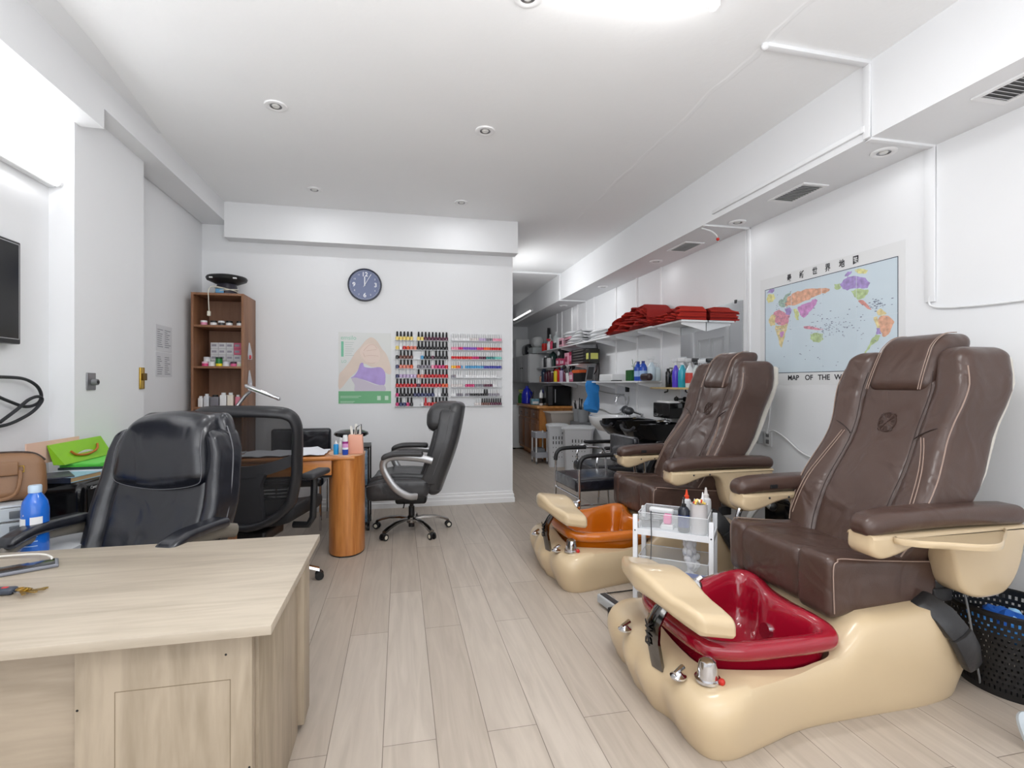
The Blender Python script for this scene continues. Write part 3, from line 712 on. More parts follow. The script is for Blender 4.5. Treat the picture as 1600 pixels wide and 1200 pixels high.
# --- white rolling cart
CART = mat('cart_white', (236, 238, 242), 0.35)
CA = -0.672; CX, CY, CW, CD = 1.352, 2.786, 0.418, 0.235
def cw(x, y): return (CX+x*math.cos(CA)-y*math.sin(CA), CY+x*math.sin(CA)+y*math.cos(CA))
def inc(x, y, z): a = cw(x, y); return (a[0], a[1], z)
t = thing('rolling_cart', 'white two-tier cart with clear acrylic tray sides standing between the two foot basins', 'cart', (CX, CY, 0), CA)
for x in (0, CW):
    for y in (0, CD):
        part('leg', M().b2((x-0.013, y-0.011, 0.045), (x+0.013, y+0.011, 0.535)), CART, t, bevel=0.002)
        part('caster', M().cyl((x-0.01, y, 0.022), (x+0.01, y, 0.022), 0.022).cyl((x, y, 0.03), (x, y, 0.05), 0.009), BLACKP, t)
for z, nm in ((0.445, 'upper_shelf'), (0.11, 'lower_shelf')):
    hh = 0.105 if nm[0] == 'u' else 0.185
    m = M(); m.b2((0.013, 0, z), (CW-0.013, CD, z+0.006)); m.b2((0.013, -0.013, z-0.022), (CW-0.013, -0.006, z+0.012)); m.b2((0.013, CD+0.006, z-0.022), (CW-0.013, CD+0.013, z+0.012)); m.b2((-0.013, 0.011, z-0.022), (-0.006, CD-0.011, z+0.012)); m.b2((CW+0.006, 0.011, z-0.022), (CW+0.013, CD-0.011, z+0.012))
    sh = part(nm, m, CART, t)
    m = M(); a, b_ = 0.018, CW-0.018
    m.b2((a, 0.0, z+0.006), (b_, 0.003, z+hh)); m.b2((a, CD-0.003, z+0.006), (b_, CD, z+hh)); m.b2((a, 0, z+0.006), (a+0.003, CD, z+hh)); m.b2((b_-0.003, 0, z+0.006), (b_, CD, z+hh))
    part('clear_sides', m, GLASS, sh)
    m = M()
    for y in (0.0015, CD-0.0015): m.b2((a, y-0.002, z+hh-0.002), (b_, y+0.002, z+hh+0.002))
    for x in (a, b_): m.b2((x-0.002, 0, z+hh-0.002), (x+0.002, CD, z+hh+0.002))
    part('rim', m, mat('acrylic_edge', (245, 247, 250), 0.2, alpha=0.8), sh)
for x in (0, CW):
    for z in (0.445, 0.11): part('screw', M().ball((x, -0.012, z), 0.0045, 8), DARKG, t)
zt = 0.451
WB = mat('translucent_white', (226, 228, 230), 0.3, alpha=0.85)
bottle('squeeze_bottle', 'clear squeeze bottle with an orange-red pointed cap standing in the white cart', None, inc(0.262, 0.20, zt), 0.026, 0.215, WB, mat('orange_red', (228, 70, 30), 0.4), 'nozzle')
bottle('squeeze_bottle', 'tall clear squeeze bottle with a pale pointed nozzle at the right of the white cart', None, inc(0.372, 0.185, zt), 0.030, 0.24, WB, mat('pale_tip', (215, 210, 206), 0.4), 'nozzle')
bottle('squeeze_bottle', 'clear squeeze bottle with white nozzle just behind the tub of cotton buds', None, inc(0.360, 0.125, zt), 0.020, 0.222, WB, PLASTIC_W, 'nozzle')
bottle('squeeze_bottle', 'small clear dropper bottle in the middle of the white cart behind the black pump bottle', None, inc(0.312, 0.155, zt), 0.016, 0.175, WB, PLASTIC_W, 'nozzle')
bottle('pump_bottle', 'dark bottle with black pump and blue liquid in the white cart', None, inc(0.265, 0.055, zt), 0.033, 0.20, mat('smoky_plastic', (38, 42, 52), 0.2), BLACKP, 'pump', 1.0, lab=mat('navy_liquid', (20, 50, 120), 0.2))
t = thing('tub', 'white open tub holding cotton buds with yellow and red tips in the cart', 'tub', inc(0.347, 0.056, zt))
part('body', M().lathe([(0.038, 0), (0.043, 0.004), (0.045, 0.165), (0.048, 0.17), (0.043, 0.17), (0.041, 0.01), (0.001, 0.01)], n=24), mat('matte_white_pot', (226, 222, 222), 0.45), t)
m = M(); rn = random.Random(3)
for i in range(30):
    a, r_ = rn.uniform(0, 2*PI), rn.uniform(0, 0.032); x, y = r_*math.cos(a), r_*math.sin(a)
    m.mi(rn.choice([0, 0, 1, 2])).ball((x, y, 0.168+rn.uniform(0, 0.02)), 0.0075, 6)
part('cotton_buds', m, [mat('yellow_tip', (235, 205, 110), 0.6), mat('cream_tip', (245, 235, 215), 0.8), mat('red_tip', (215, 70, 45), 0.6)], t)['kind'] = 'stuff'
m = M().rbox((0, 0, 0.017), (0.15, 0.036, 0.034), 0.013); m.mi(1).rbox((0.10, 0, 0.017), (0.05, 0.028, 0.026), 0.007)
solo('nail_drill', m, [PLASTIC_W, mat('clear_grey', (170, 175, 180), 0.3)], 'white and grey hand tool lying across the back of the cart tray', 'tool', inc(0.115, 0.205, zt+0.055), CA-0.1)
solo('buffer_block', M().rbox((0, 0, 0.028), (0.045, 0.042, 0.056), 0.010), mat('hot_pink', (240, 110, 170), 0.5), 'bright pink buffer block in the cart tray', 'nail buffer', inc(0.172, 0.075, zt+0.03), CA)
solo('clear_box', M().rbox((0, 0, 0.03), (0.075, 0.055, 0.06), 0.006), CLEARP, 'small clear plastic box behind the pink buffer in the cart', 'box', inc(0.19, 0.14, zt), CA)
solo('tissue_pad', M().rbox((0, 0, 0.0145), (0.07, 0.06, 0.029), 0.006), PLASTIC_W, 'small white pad under the pink buffer in the cart tray', 'pad', inc(0.172, 0.075, zt), CA)
for i, (x, y, r_) in enumerate(((0.075, 0.07, 0.3), (0.10, 0.13, -0.2))):
    m = M(); m.tube([(-0.05, 0, 0.045), (0.0, 0, 0.055), (0.055, 0.0, 0.05)], [0.004, 0.007, 0.003]); m.tube([(-0.05, 0.012, 0.045), (0.0, 0.002, 0.055), (0.055, 0.004, 0.05)], [0.004, 0.007, 0.003]); m.tube(arc((-0.05, 0.02, 0.05), 0.015, 0, 360, 12, 'xy'), 0.004); m.tube(arc((-0.05, -0.015, 0.05), 0.015, 0, 360, 12, 'xy'), 0.004); m.b2((-0.05, -0.01, 0), (0.05, 0.01, 0.04))
    solo('nail_clippers', m, STEEL, ['steel clippers lying at the front left of the cart tray', 'second steel clippers further back at the left of the cart tray'][i], 'clippers', inc(x, y, zt), r_+CA)
m = M(); m.tube(spline([(0.09, 0.06, 0.51), (0.092, -0.01, 0.565), (0.095, -0.026, 0.54), (0.098, -0.028, 0.42), (0.094, -0.026, 0.30), (0.088, -0.022, 0.22), (0.09, -0.02, 0.1)], 6), 0.003, 6)
solo('cable', m, mat('grey_cord', (70, 72, 76), 0.5), 'thin grey cord hanging over the front of the white cart', 'cable', (CX, CY, 0), CA)
t = thing('storage_tray', 'bright blue plastic tray at the front of the lower cart shelf', 'tray', inc(0.245, 0.062, 0.117), CA)
m = M(); m.b2((-0.135, -0.05, 0), (0.135, 0.05, 0.004))
for a, b in (((-0.135, -0.05, 0), (0.135, -0.046, 0.075)), ((-0.135, 0.046, 0), (0.135, 0.05, 0.075)), ((-0.135, -0.05, 0), (-0.131, 0.05, 0.075)), ((0.131, -0.05, 0), (0.135, 0.05, 0.075)), ((-0.14, -0.056, 0.07), (0.14, -0.048, 0.078)), ((-0.14, 0.048, 0.07), (0.14, 0.056, 0.078))): m.b2(a, b)
part('tray_body', m, mat('bright_blue_plastic', (25, 95, 205), 0.35), t)
t = thing('cotton_jar', 'clear jar packed with white cotton on the lower tier of the cart', 'jar', inc(0.29, 0.175, 0.117)); t.scale = (1.3, 1.1, 1.4)
part('glass', M().lathe([(0.042, 0), (0.045, 0.005), (0.045, 0.175), (0.04, 0.19), (0.042, 0.195)], n=20, cap=False), mat('thin_glass', (235, 240, 242), 0.05, alpha=0.08), t)
m = M(); rn = random.Random(5)
for i in range(60):
    a, r_ = rn.uniform(0, 2*PI), rn.uniform(0, 0.029); m.ball((r_*math.cos(a), r_*math.sin(a), rn.uniform(0.015, 0.205)), rn.uniform(0.012, 0.019), 6)
part('cotton', m, mat('cotton', (252, 252, 253), 0.95), t)['kind'] = 'stuff'
m = M(); m.rbox((0, 0, 0.025), (0.05, 0.045, 0.05), 0.008); m.tube([(-0.02, 0, 0.045), (0.02, 0, 0.065)], 0.010)
solo('small_tin', m, STEEL, 'small metal tin with tools on the left of the lower cart tier', 'tin', inc(0.10, 0.17, 0.117), CA)

# --- power strip on the floor by the nearest basin
t = thing('power_strip', 'grey power strip with a black plug lying on the floor beside the nearest basin', 'power strip', (1.19, 2.70, 0.0), 1.75)
part('housing', M().rbox((0, 0, 0.04), (0.30, 0.06, 0.05), 0.008), mat('light_grey_plastic', (176, 178, 180), 0.4), t)
part('socket_face', M().rbox((0, 0, 0.066), (0.27, 0.035, 0.006), 0.002), DARKG, t)
part('plug', M().rbox((-0.09, 0.06, 0.045), (0.06, 0.07, 0.07), 0.006), BLACKP, t)
m = M().tube(spline([(1.12, 2.62, 0.02), (1.14, 2.54, 0.02), (1.2, 2.5, 0.008), (1.3, 2.50, 0.008)], 6), 0.004, 6); m.tube(spline([(1.16, 2.87, 0.02), (1.2, 2.93, 0.02), (1.28, 2.96, 0.01), (1.5, 2.98, 0.008)], 6), 0.004, 6)
solo('cable', m, BLACKP, 'thin black lead trailing from the floor power strip', 'cable')
m = M()
for i in range(4): m.tube([tuple(p) for p in spline([(0.05*math.cos(a), 0.04*math.sin(a), 0.012+0.008*i) for a in [k*PI/4+i for k in range(8)]], 3, closed=True)], 0.007, 6, closed=True)
solo('coiled_cord', m, mat('dark_cord', (60, 58, 58), 0.5), 'dark coiled cord bundle on the floor beside the cart foot', 'cord', (1.32, 2.62, 0))

# --- black perforated laundry basket with blue cloths
def basket_mesh():
    m = M(); n = 64; zs_ = [0.0, 0.012, 0.03, 0.04]
    H = 0.36; zr = []
    def R(z): return 0.152+0.05*(z/H)
    sx, sy = 0.95, 1.12
    def ring(r, z): return [(r*sx*math.cos(2*PI*i/n), r*sy*math.sin(2*PI*i/n), z) for i in range(n)]
    m.loft([ring(0.001, 0.0), ring(0.148, 0.0), ring(R(0.03), 0.03), ring(R(0.03)-0.004, 0.03), ring(0.144, 0.006), ring(0.001, 0.006)], cap=False)
    m.loft([ring(R(0.335), 0.335), ring(R(0.345)+0.007, 0.345), ring(R(0.36)+0.008, 0.358), ring(R(0.36), 0.364), ring(R(0.36)-0.006, 0.358), ring(R(0.335)-0.004, 0.335)], cap=False)
    rows = 13; zz = [0.03+i*(0.335-0.03)/rows for i in range(rows+1)]
    for i in range(1, rows):
        z = zz[i]; m.loft([ring(R(z), z-0.0065), ring(R(z), z+0.0065), ring(R(z)-0.003, z+0.0065), ring(R(z)-0.003, z-0.0065), ring(R(z), z-0.0065)], cap=False)
    for k in range(rows):
        for i in range(n):
            if (i+k) % 1 == 0:
                a = 2*PI*(i+0.5*(k % 2))/n; d = 0.0055
                for z0, z1 in ((zz[k], zz[k+1]),):
                    q = []
                    for z in (z0, z1):
                        for rr in (R(z), R(z)-0.003):
                            for da in (-d/rr, d/rr): q.append((rr*sx*math.cos(a+da), rr*sy*math.sin(a+da), z))
                    m.add(q, [(0, 1, 5, 4), (2, 6, 7, 3), (0, 4, 6, 2), (1, 3, 7, 5)])
    return m
solo('laundry_basket', basket_mesh(), mat('black_weave', (22, 22, 24), 0.4), 'black perforated plastic basket on the floor at the right edge', 'basket', (2.56, 1.70, 0), 0.15)
rn = random.Random(8)
m = M()
for k in range(9):
    a = rn.uniform(0, PI); L_ = rn.uniform(0.08, 0.11); cx_, cy_ = rn.uniform(-0.02, 0.02), rn.uniform(-0.03, 0.03)
    pts = [(cx_+L_*t_*math.cos(a)+0.02*math.sin(6*t_+k), cy_+L_*t_*math.sin(a)+0.02*math.cos(5*t_), 0.265+0.018*math.cos(3*t_)+0.006*(k % 3)) for t_ in [-1+0.2*i for i in range(11)]]
    m.mi(k % 3).tube(spline(pts, 2), [0.028*(0.5+0.5*abs(math.cos(0.55*i))) for i in range(len(spline(pts, 2)))], 8)
m.mi(0).lathe([(0.001, 0.235), (0.10, 0.24), (0.155, 0.255), (0.10, 0.275), (0.001, 0.28)], n=20)
solo('cloth_heap', m, [mat('blue_cloth', (60, 140, 215), 0.8), mat('pale_blue_cloth', (150, 200, 240), 0.8), mat('deep_blue_cloth', (25, 90, 180), 0.8)], 'crumpled blue and white cloths heaped in the black basket', 'cloths', (2.56, 1.70, 0.01), 0.15)['kind'] = 'stuff'
m = M(); m.prism([(1.86, 0.60), (1.745, 0.575), (1.75, 0.47), (1.80, 0.40), (1.835, 0.415)], XR-0.004, XR-0.001, 0)
solo('paper_leaf', m, mat('leaf_green', (120, 140, 30), 0.6), 'olive green leaf-shaped scrap stuck low on the right wall above the basket', 'paper')
m = M(); m.tube(spline([(XR-0.012, 1.93, 0.62), (XR-0.012, 1.945, 0.45), (XR-0.012, 1.95, 0.15), (XR-0.015, 1.95, 0.0)], 5), 0.007); m.ball((XR-0.02, 1.93, 0.63), 0.02, 8)
solo('cable', m, mat('grey_cord', (70, 72, 76), 0.5), 'dark cord running down the wall behind the black basket', 'cable')
m = M(); m.tube(spline([(2.22, 1.05, 0.06), (2.26, 1.0, 0.10), (2.34, 0.9, 0.11), (2.5, 0.75, 0.08)], 5), [0.01, 0.03, 0.032]+[0.034]*13)
m = M(); m.tube(spline([(0, 0, 0.02), (0.0, 0.03, 0.09), (0.02, 0.03, 0.11), (0.05, -0.05, 0.10), (0.08, -0.2, 0.06), (0.1, -0.35, 0.02)], 6), 0.02)
solo('floor_stand_leg', m, mat('pale_blue_grey', (186, 196, 204), 0.4), 'pale grey-blue curved foot just showing on the floor at the bottom right corner', 'stand foot', (2.17, 1.36, 0), 0)

# --- world map
def map_uv(px, py):   # crop pixels of the printed frame -> wall plane (y, z)
    # frame corners: left x=132 (top 408, bottom 885); right x=886 (top 228, bottom ~ 930)
    u0, v0, sc_ = 1160, 340, 3.636
    u, v = u0+px/sc_, v0+py/sc_
    a = (u-800)/800; b = (600-v)/800; T = math.atan(175/800); c_, s_ = math.cos(T), math.sin(T)
    rx, ry = a*c_+s_, -a*s_+c_; k = XR/rx
    return ry*k, 1.30+b*k
y0, z1 = map_uv(132, 408); y1, _ = map_uv(886, 228); zb = map_uv(132, 885)[1]; z1 = (map_uv(132, 408)[1]+map_uv(886, 228)[1])/2
yo0, yo1 = 3.70, 2.455; zo0, zo1 = 1.295, 2.155
t = thing('world_map', 'large paper world map with pale blue seas taped to the right wall', 'map', (XR, 0, 0))
def flat(m, poly, x, k=0):
    m.mi(k).add([(x, p[0], p[1]) for p in poly], [tuple(range(len(poly)))]); return m
part('sheet', M().b2((-0.002, yo1, zo0), (-0.0003, yo0, zo1)), mat('map_paper', (228, 229, 230), 0.6), t)
ctrm = M().b2((-0.003, y1, zb), (-0.002, y0, z1))
part('sea', ctrm, mat('map_sea', (206, 220, 229), 0.55, var=0.04, vscale=3), t)
m = M()
for a, b in (((y1, zb), (y0, zb)), ((y1, z1), (y0, z1)), ((y1, zb), (y1, z1)), ((y0, zb), (y0, z1))):
    m.b2((-0.0042, min(a[0], b[0])-0.002, min(a[1], b[1])-0.002), (-0.0028, max(a[0], b[0])+0.002, max(a[1], b[1])+0.002))
part('frame_line', m, mat('map_line', (60, 70, 85), 0.6), t)
lands = [ # (crop polygon, colour index)
 ([(235, 490), (262, 450), (300, 425), (345, 412), (400, 404), (440, 400), (495, 402), (500, 415), (470, 428), (430, 440), (395, 458), (350, 480), (300, 498), (262, 500), (240, 505)], 0),
 ([(318, 510), (350, 492), (385, 480), (410, 462), (428, 464), (424, 490), (400, 520), (375, 548), (352, 572), (335, 560), (322, 535)], 1),
 ([(290, 520), (312, 515), (322, 540), (320, 580), (308, 582), (298, 550)], 2),
 ([(232, 470), (248, 440), (285, 415), (275, 432), (258, 452), (246, 490)], 3),
 ([(205, 478), (228, 462), (240, 480), (245, 505), (225, 515), (208, 498)], 3),
 ([(180, 540), (210, 525), (245, 540), (270, 560), (262, 600), (235, 615), (205, 605), (185, 590), (170, 570)], 4),
 ([(150, 580), (175, 548), (190, 560), (188, 610), (165, 615), (152, 600)], 5),
 ([(188, 612), (235, 615), (250, 600), (262, 605), (248, 650), (240, 690), (228, 740), (218, 735), (205, 690), (192, 650)], 5),
 ([(215, 650), (238, 648), (232, 682), (218, 680)], 1),
 ([(245, 520), (275, 512), (285, 530), (270, 558), (250, 548)], 6),
 ([(555, 380), (575, 355), (600, 335), (650, 330), (700, 345), (728, 370), (712, 400), (680, 402), (640, 402), (600, 412), (570, 405)], 6),
 ([(585, 330), (600, 310), (625, 305), (618, 325), (600, 335)], 6),
 ([(640, 295), (680, 288), (715, 300), (708, 318), (670, 320), (650, 312)], 7),
 ([(525, 380), (555, 375), (565, 400), (548, 412), (528, 405)], 8),
 ([(622, 420), (650, 405), (720, 408), (715, 435), (690, 460), (660, 468), (640, 450)], 8),
 ([(658, 468), (690, 470), (715, 495), (735, 520), (728, 525), (700, 508), (675, 490)], 9),
 ([(765, 535), (785, 515), (800, 525), (820, 545), (795, 560), (772, 555)], 5),
 ([(765, 590), (790, 560), (830, 555), (868, 590), (855, 620), (835, 660), (805, 680), (790, 650), (780, 620)], 0),
 ([(750, 570), (768, 558), (780, 600), (785, 640), (770, 640), (755, 600)], 5),
 ([(765, 630), (785, 625), (790, 660), (765, 665)], 6),
 ([(760, 665), (790, 670), (770, 700), (735, 730), (700, 775), (698, 765), (725, 715), (745, 680)], 8),
 ([(390, 665), (420, 652), (458, 660), (460, 690), (435, 712), (405, 702), (390, 685)], 8),
 ([(345, 615), (375, 612), (420, 628), (460, 632), (455, 640), (400, 638), (352, 632)], 4),
 ([(140, 430), (158, 405), (185, 405), (180, 425), (155, 428)], 6),
 ([(140, 470), (148, 440), (180, 430), (190, 455), (175, 480), (150, 485)], 7),
]
LC = [(226, 176, 150), (206, 150, 202), (210, 216, 156), (166, 190, 176), (216, 152, 168), (222, 206, 156), (170, 150, 204), (228, 224, 160), (186, 206, 156), (216, 154, 146)]
m = M(); rn = random.Random(11)
for poly, ci in lands:
    P2 = []
    for i, p in enumerate(poly):
        q = poly[(i+1) % len(poly)]
        for k in range(3):
            f_ = k/3; P2.append((p[0]+(q[0]-p[0])*f_+rn.uniform(-3.5, 3.5), p[1]+(q[1]-p[1])*f_+rn.uniform(-3.5, 3.5)))
    wp = [map_uv(*p) for p in P2]
    wp = [(max(y1+0.004, min(y0-0.004, a)), b) for a, b in wp]
    flat(m, wp, -0.0034-0.00002*lands.index((poly, ci)), ci)
part('land', m, [mat('land_%s' % 'abcdefghij'[i], c, 0.6, var=0.28, vscale=34) for i, c in enumerate(LC)], t, smooth=False)
m = M()
for i in range(230):      # scattered islands and place-name specks
    if i < 90: px, py = rn.gauss(520, 70), rn.gauss(615, 28)
    elif i < 130: px, py = rn.gauss(770, 25), rn.gauss(490, 18)
    elif i < 180: px, py = rn.uniform(160, 860), rn.uniform(430, 860)
    else: px, py = rn.uniform(190, 280), rn.uniform(420, 640)
    yy, zz = map_uv(px, py)
    if not (y1+0.02 < yy < y0-0.02 and zb+0.02 < zz < z1-0.02): continue
    s1, s2 = rn.uniform(0.002, 0.008), rn.uniform(0.001, 0.003)
    flat(m, [(yy-s1, zz-s2), (yy+s1, zz-s2), (yy+s1, zz+s2), (yy-s1, zz+s2)], -0.0041)
part('place_marks', m, mat('map_specks', (120, 128, 150), 0.7), t, smooth=False)
m = M()
for f_ in (0.25, 0.5, 0.75): m.b2((-0.0043, y0+(y1-y0)*f_-0.0015, zb), (-0.0041, y0+(y1-y0)*f_+0.0015, z1))
m.b2((-0.0043, y1, (zb+z1)/2-0.0012), (-0.0041, y0, (zb+z1)/2+0.0012))
part('fold_creases', m, mat('crease', (214, 224, 232), 0.6), t)
INK = mat('map_ink', (45, 45, 50), 0.6)
for wd, px, py, sz in (('MAP', 291, 897, 0.052), ('OF', 380, 897, 0.052), ('THE', 465, 897, 0.052), ('WORLD', 600, 899, 0.052)):
    yy, zz = map_uv(px, py); text_mesh('lettering', wd, sz, INK, t, (-0.0035, yy, (zo0+zb)/2+0.005), (PI/2, 0, -PI/2), 0.0003, sx=1.1, bold=True)
for ch, px in zip('最新世界地图', (268, 339, 413, 487, 567, 646)):
    yy, zz = map_uv(px, 300); text_mesh('heading_character', ch, 0.058, INK, t, (-0.0035, yy, z1+0.045), (PI/2, 0, -PI/2), 0.0003, sx=0.8, bold=True)

# --- outlets and cords by the wall
def outlet(label, y, z, w_=0.07, h_=0.115, x=XR):
    t = thing('wall_outlet', label, 'outlet', (x, y, z))
    part('plate', M().rbox((-0.004, 0, 0), (0.008, w_, h_), 0.003, 2, 2), PLASTIC_W, t)
    m = M()
    for s_ in (-1, 1): m.rbox((-0.009, 0, s_*0.027), (0.004, 0.034, 0.034), 0.002, 2, 1)
    part('sockets', m, GREYP, t)
    return t
outlet('white outlet box on the wall beside the further chair headrest', 3.80, 1.36)
m = M(); m.rbox((-0.03, 0, 0), (0.06, 0.085, 0.10), 0.008)
solo('junction_box', m, PLASTIC_W, 'white junction box beside the outlet at the foot of the cable cover', 'junction box', (XR, 3.90, 1.40))
t = outlet('wall outlet with grey surround and two plugs between the two pedicure chairs', 3.61, 0.86, 0.09, 0.13)
part('plug', M().rbox((-0.03, 0.075, 0.0), (0.05, 0.05, 0.10), 0.008), mat('light_grey_plastic', (176, 178, 180), 0.4), t)
m = M(); m.tube(spline([(XR-0.02, 3.77, 1.31), (XR-0.03, 3.62, 1.29), (XR-0.02, 3.56, 1.2), (XR-0.02, 3.58, 1.0), (XR-0.02, 3.60, 0.9), (XR-0.02, 3.53, 0.93), (XR-0.02, 3.40, 0.885), (XR-0.02, 3.25, 0.80), (XR-0.02, 3.1, 0.76), (XR-0.02, 2.8, 0.7)], 6), 0.006)
solo('cable', m, PLASTIC_W, 'white cord looping between the two wall outlets behind the chairs', 'cable')
m = M(); m.tube(spline([(2.82, 3.20, 1.28), (2.84, 3.20, 1.2), (2.86, 3.21, 1.0), (2.88, 3.2, 0.85), (2.88, 3.18, 0.6), (2.86, 3.15, 0.02)], 6), 0.005)
m = M(); m.tube(spline([(2.66, 2.43, 1.38), (2.72, 2.60, 1.37), (2.76, 2.68, 1.28), (2.76, 2.70, 1.1), (2.78, 2.72, 0.8), (2.8, 2.75, 0.4), (2.8, 2.8, 0.01)], 6), 0.0045)
solo('cable', m, BLACKP, 'black lead hanging beside the nearest chair backrest', 'cable')
# black crate and chrome hose pipes in the gap between the chairs
t = thing('storage_crate', 'glossy black crate on the floor between the two pedicure chairs by the wall', 'crate', (2.62, 2.93, 0.0))
part('box_body', M().rbox((0, 0, 0.26), (0.36, 0.26, 0.52), 0.01, 2, 2), BLACKG, t)
part('lid', M().rbox((0, 0, 0.535), (0.38, 0.28, 0.03), 0.008, 2, 2), BLACKG, t)
m = M(); m.tube(spline([(2.34, 2.93, 0.70), (2.32, 2.94, 0.66), (2.24, 2.95, 0.58), (2.17, 2.95, 0.48), (2.14, 2.95, 0.34), (2.14, 2.95, 0.02)], 6), 0.016); m.mi(1).tube(spline([(2.36, 2.90, 0.50), (2.33, 2.91, 0.52), (2.28, 2.92, 0.50), (2.22, 2.93, 0.42), (2.19, 2.93, 0.28), (2.19, 2.93, 0.02)], 6), 0.02); m.mi(2).tube([(2.34, 2.93, 0.70), (2.30, 2.945, 0.64)], 0.02); m.mi(2).ball((2.37, 2.895, 0.5), 0.028)
solo('water_pipes', m, [CHROME, mat('grey_hose', (165, 165, 162), 0.4), BLACKP], 'chrome pipe and grey hose rising from the floor between the pedicure chairs', 'pipes')
# ================================================================== left half of the room
# --- front reception desk
OAKT = wood('desk_oak_top', (160, 148, 132), (184, 172, 155), axis=0, scale=0.8, rough=0.4, stretch=8)
OAKH = wood('desk_oak_level', (154, 140, 122), (176, 161, 142), axis=0, scale=0.9, rough=0.5, stretch=7)
OAKV = wood('desk_oak_upright', (150, 136, 116), (178, 163, 143), axis=2, scale=0.9, rough=0.5, stretch=7)
t = thing('reception_desk', 'pale washed-oak reception desk with overhanging top at the lower left', 'desk', (0, 0, 0))
part('desk_top', M().b2((-1.75, 1.395, 0.665), (-0.318, 2.20, 0.69)), OAKT, t, bevel=0.002)
part('front_panel', M().b2((-1.70, 1.475, 0.06), (-0.38, 1.492, 0.665)), OAKH, t, bevel=0.001)
fp = part('front_board', M().b2((-0.778, 1.452, 0.04), (-0.378, 1.475, 0.6648)), OAKV, t, 'upright-grain board fixed to the front', bevel=0.001)
m = M(); ln = 0.0008
for a, b in (((-0.692, 0.05), (-0.6908, 0.535)), ((-0.692, 0.5338), (-0.429, 0.535)), ((-0.4302, 0.05), (-0.429, 0.535))): m.b2((a[0], 1.4512, a[1]), (b[0], 1.4522, b[1]))
part('cut_line', m, mat('cut_line_dark', (120, 105, 82), 0.7), fp)
m = M()
for x, z in ((-0.772, 0.648), (-0.384, 0.652), (-0.772, 0.50), (-0.384, 0.30), (-0.772, 0.35), (-0.44, 0.60)): m.cyl((x, 1.4512, z), (x, 1.4524, z), 0.003, n=8)
part('screw_holes', m, BLACKP, fp)
part('side_panel', M().b2((-0.395, 1.492, 0.0), (-0.372, 2.03, 0.6648)), OAKV, t, bevel=0.001)
part('side_rail', M().b2((-0.39, 2.03, 0.03), (-0.35, 2.15, 0.6648)), OAKV, t, bevel=0.001)
part('side_panel', M().b2((-1.73, 1.492, 0.0), (-1.705, 2.15, 0.6648)), OAKV, t, bevel=0.001)
part('foot_block', M().b2((-0.45, 1.60, 0.0), (-0.395, 1.70, 0.05)), OAKV, t)
# phone, cable, keys on the desk
t = thing('smartphone', 'smartphone in a grey case lying face up on the reception desk', 'phone', (-1.20, 1.985, 0.69), 0.52)
part('case', M().rbox((0, 0, 0.006), (0.16, 0.085, 0.012), 0.005, 2, 2), mat('phone_case', (120, 122, 130), 0.3), t)
part('screen', M().rbox((-0.002, 0, 0.0115), (0.145, 0.072, 0.003), 0.001, 2, 2), BLACKG, t)
solo('cable', M().tube(spline([(-1.55, 2.10, 0.694), (-1.42, 2.13, 0.695), (-1.30, 2.125, 0.70), (-1.22, 2.10, 0.704), (-1.17, 2.06, 0.702), (-1.155, 2.02, 0.698)], 8), 0.0035, 8), mat('cream_cable', (225, 222, 215), 0.5), 'white charging cable looping over the smartphone on the desk', 'cable')
t = thing('key_bunch', 'bunch of brass keys with a dark car remote on the reception desk', 'keys', (-1.06, 1.76, 0.69), -0.1)
fob = part('remote', M().rbox((-0.075, 0.0, 0.010), (0.085, 0.034, 0.018), 0.008, 3, 3), mat('fob_grey', (58, 64, 76), 0.35), t)
part('red_button', M().rbox((-0.06, 0.0, 0.019), (0.014, 0.010, 0.003), 0.001, 2, 1), mat('fob_red', (200, 60, 60), 0.4), fob)
part('ring', M().tube(arc((-0.022, 0, 0.008), 0.014, 0, 360, 18, 'xy'), 0.0012, 6), STEEL, t)
for i, a in enumerate((0.5, 0.1, -0.35, -0.8)):
    m = M(); c_, s_ = math.cos(a), math.sin(a); R_ = Matrix.Rotation(a, 3, 'Z')
    m.tube([(-0.022+(0.018+0.009*math.cos(q*PI/8))*c_-0.009*math.sin(q*PI/8)*s_, (0.018+0.009*math.cos(q*PI/8))*s_+0.009*math.sin(q*PI/8)*c_, 0.006+0.004*i) for q in range(16)], 0.0028, 6, closed=True)
    m.box((-0.022+0.045*c_, 0.045*s_, 0.004+0.003*i), (0.036, 0.007, 0.0022), R_); m.box((-0.022+0.055*c_-0.004*s_, 0.055*s_+0.004*c_, 0.004+0.003*i), (0.012, 0.004, 0.002), R_)
    part('key', m, GOLD if i % 2 == 0 else mat('aged_brass', (170, 140, 80), 0.35, 1.0), t)

# --- side counter along the left wall
m = M(); m.b2((-1.875, 2.2, 0.575), (-1.36, 3.275, 0.60)); m.b2((-1.755, 3.275, 0.575), (-1.36, 3.80, 0.60))
t = thing('side_counter', 'low white-topped side counter along the left wall under the bag and black box', 'counter', (0, 0, 0))
part('counter_top', m, mat('counter_white', (205, 207, 210), 0.4), t)
for x, y in ((-1.83, 2.25), (-1.40, 2.25), (-1.72, 3.75), (-1.40, 3.75)): part('leg', M().b2((x-0.02, y-0.02, 0), (x+0.02, y+0.02, 0.575)), DARKG, t)
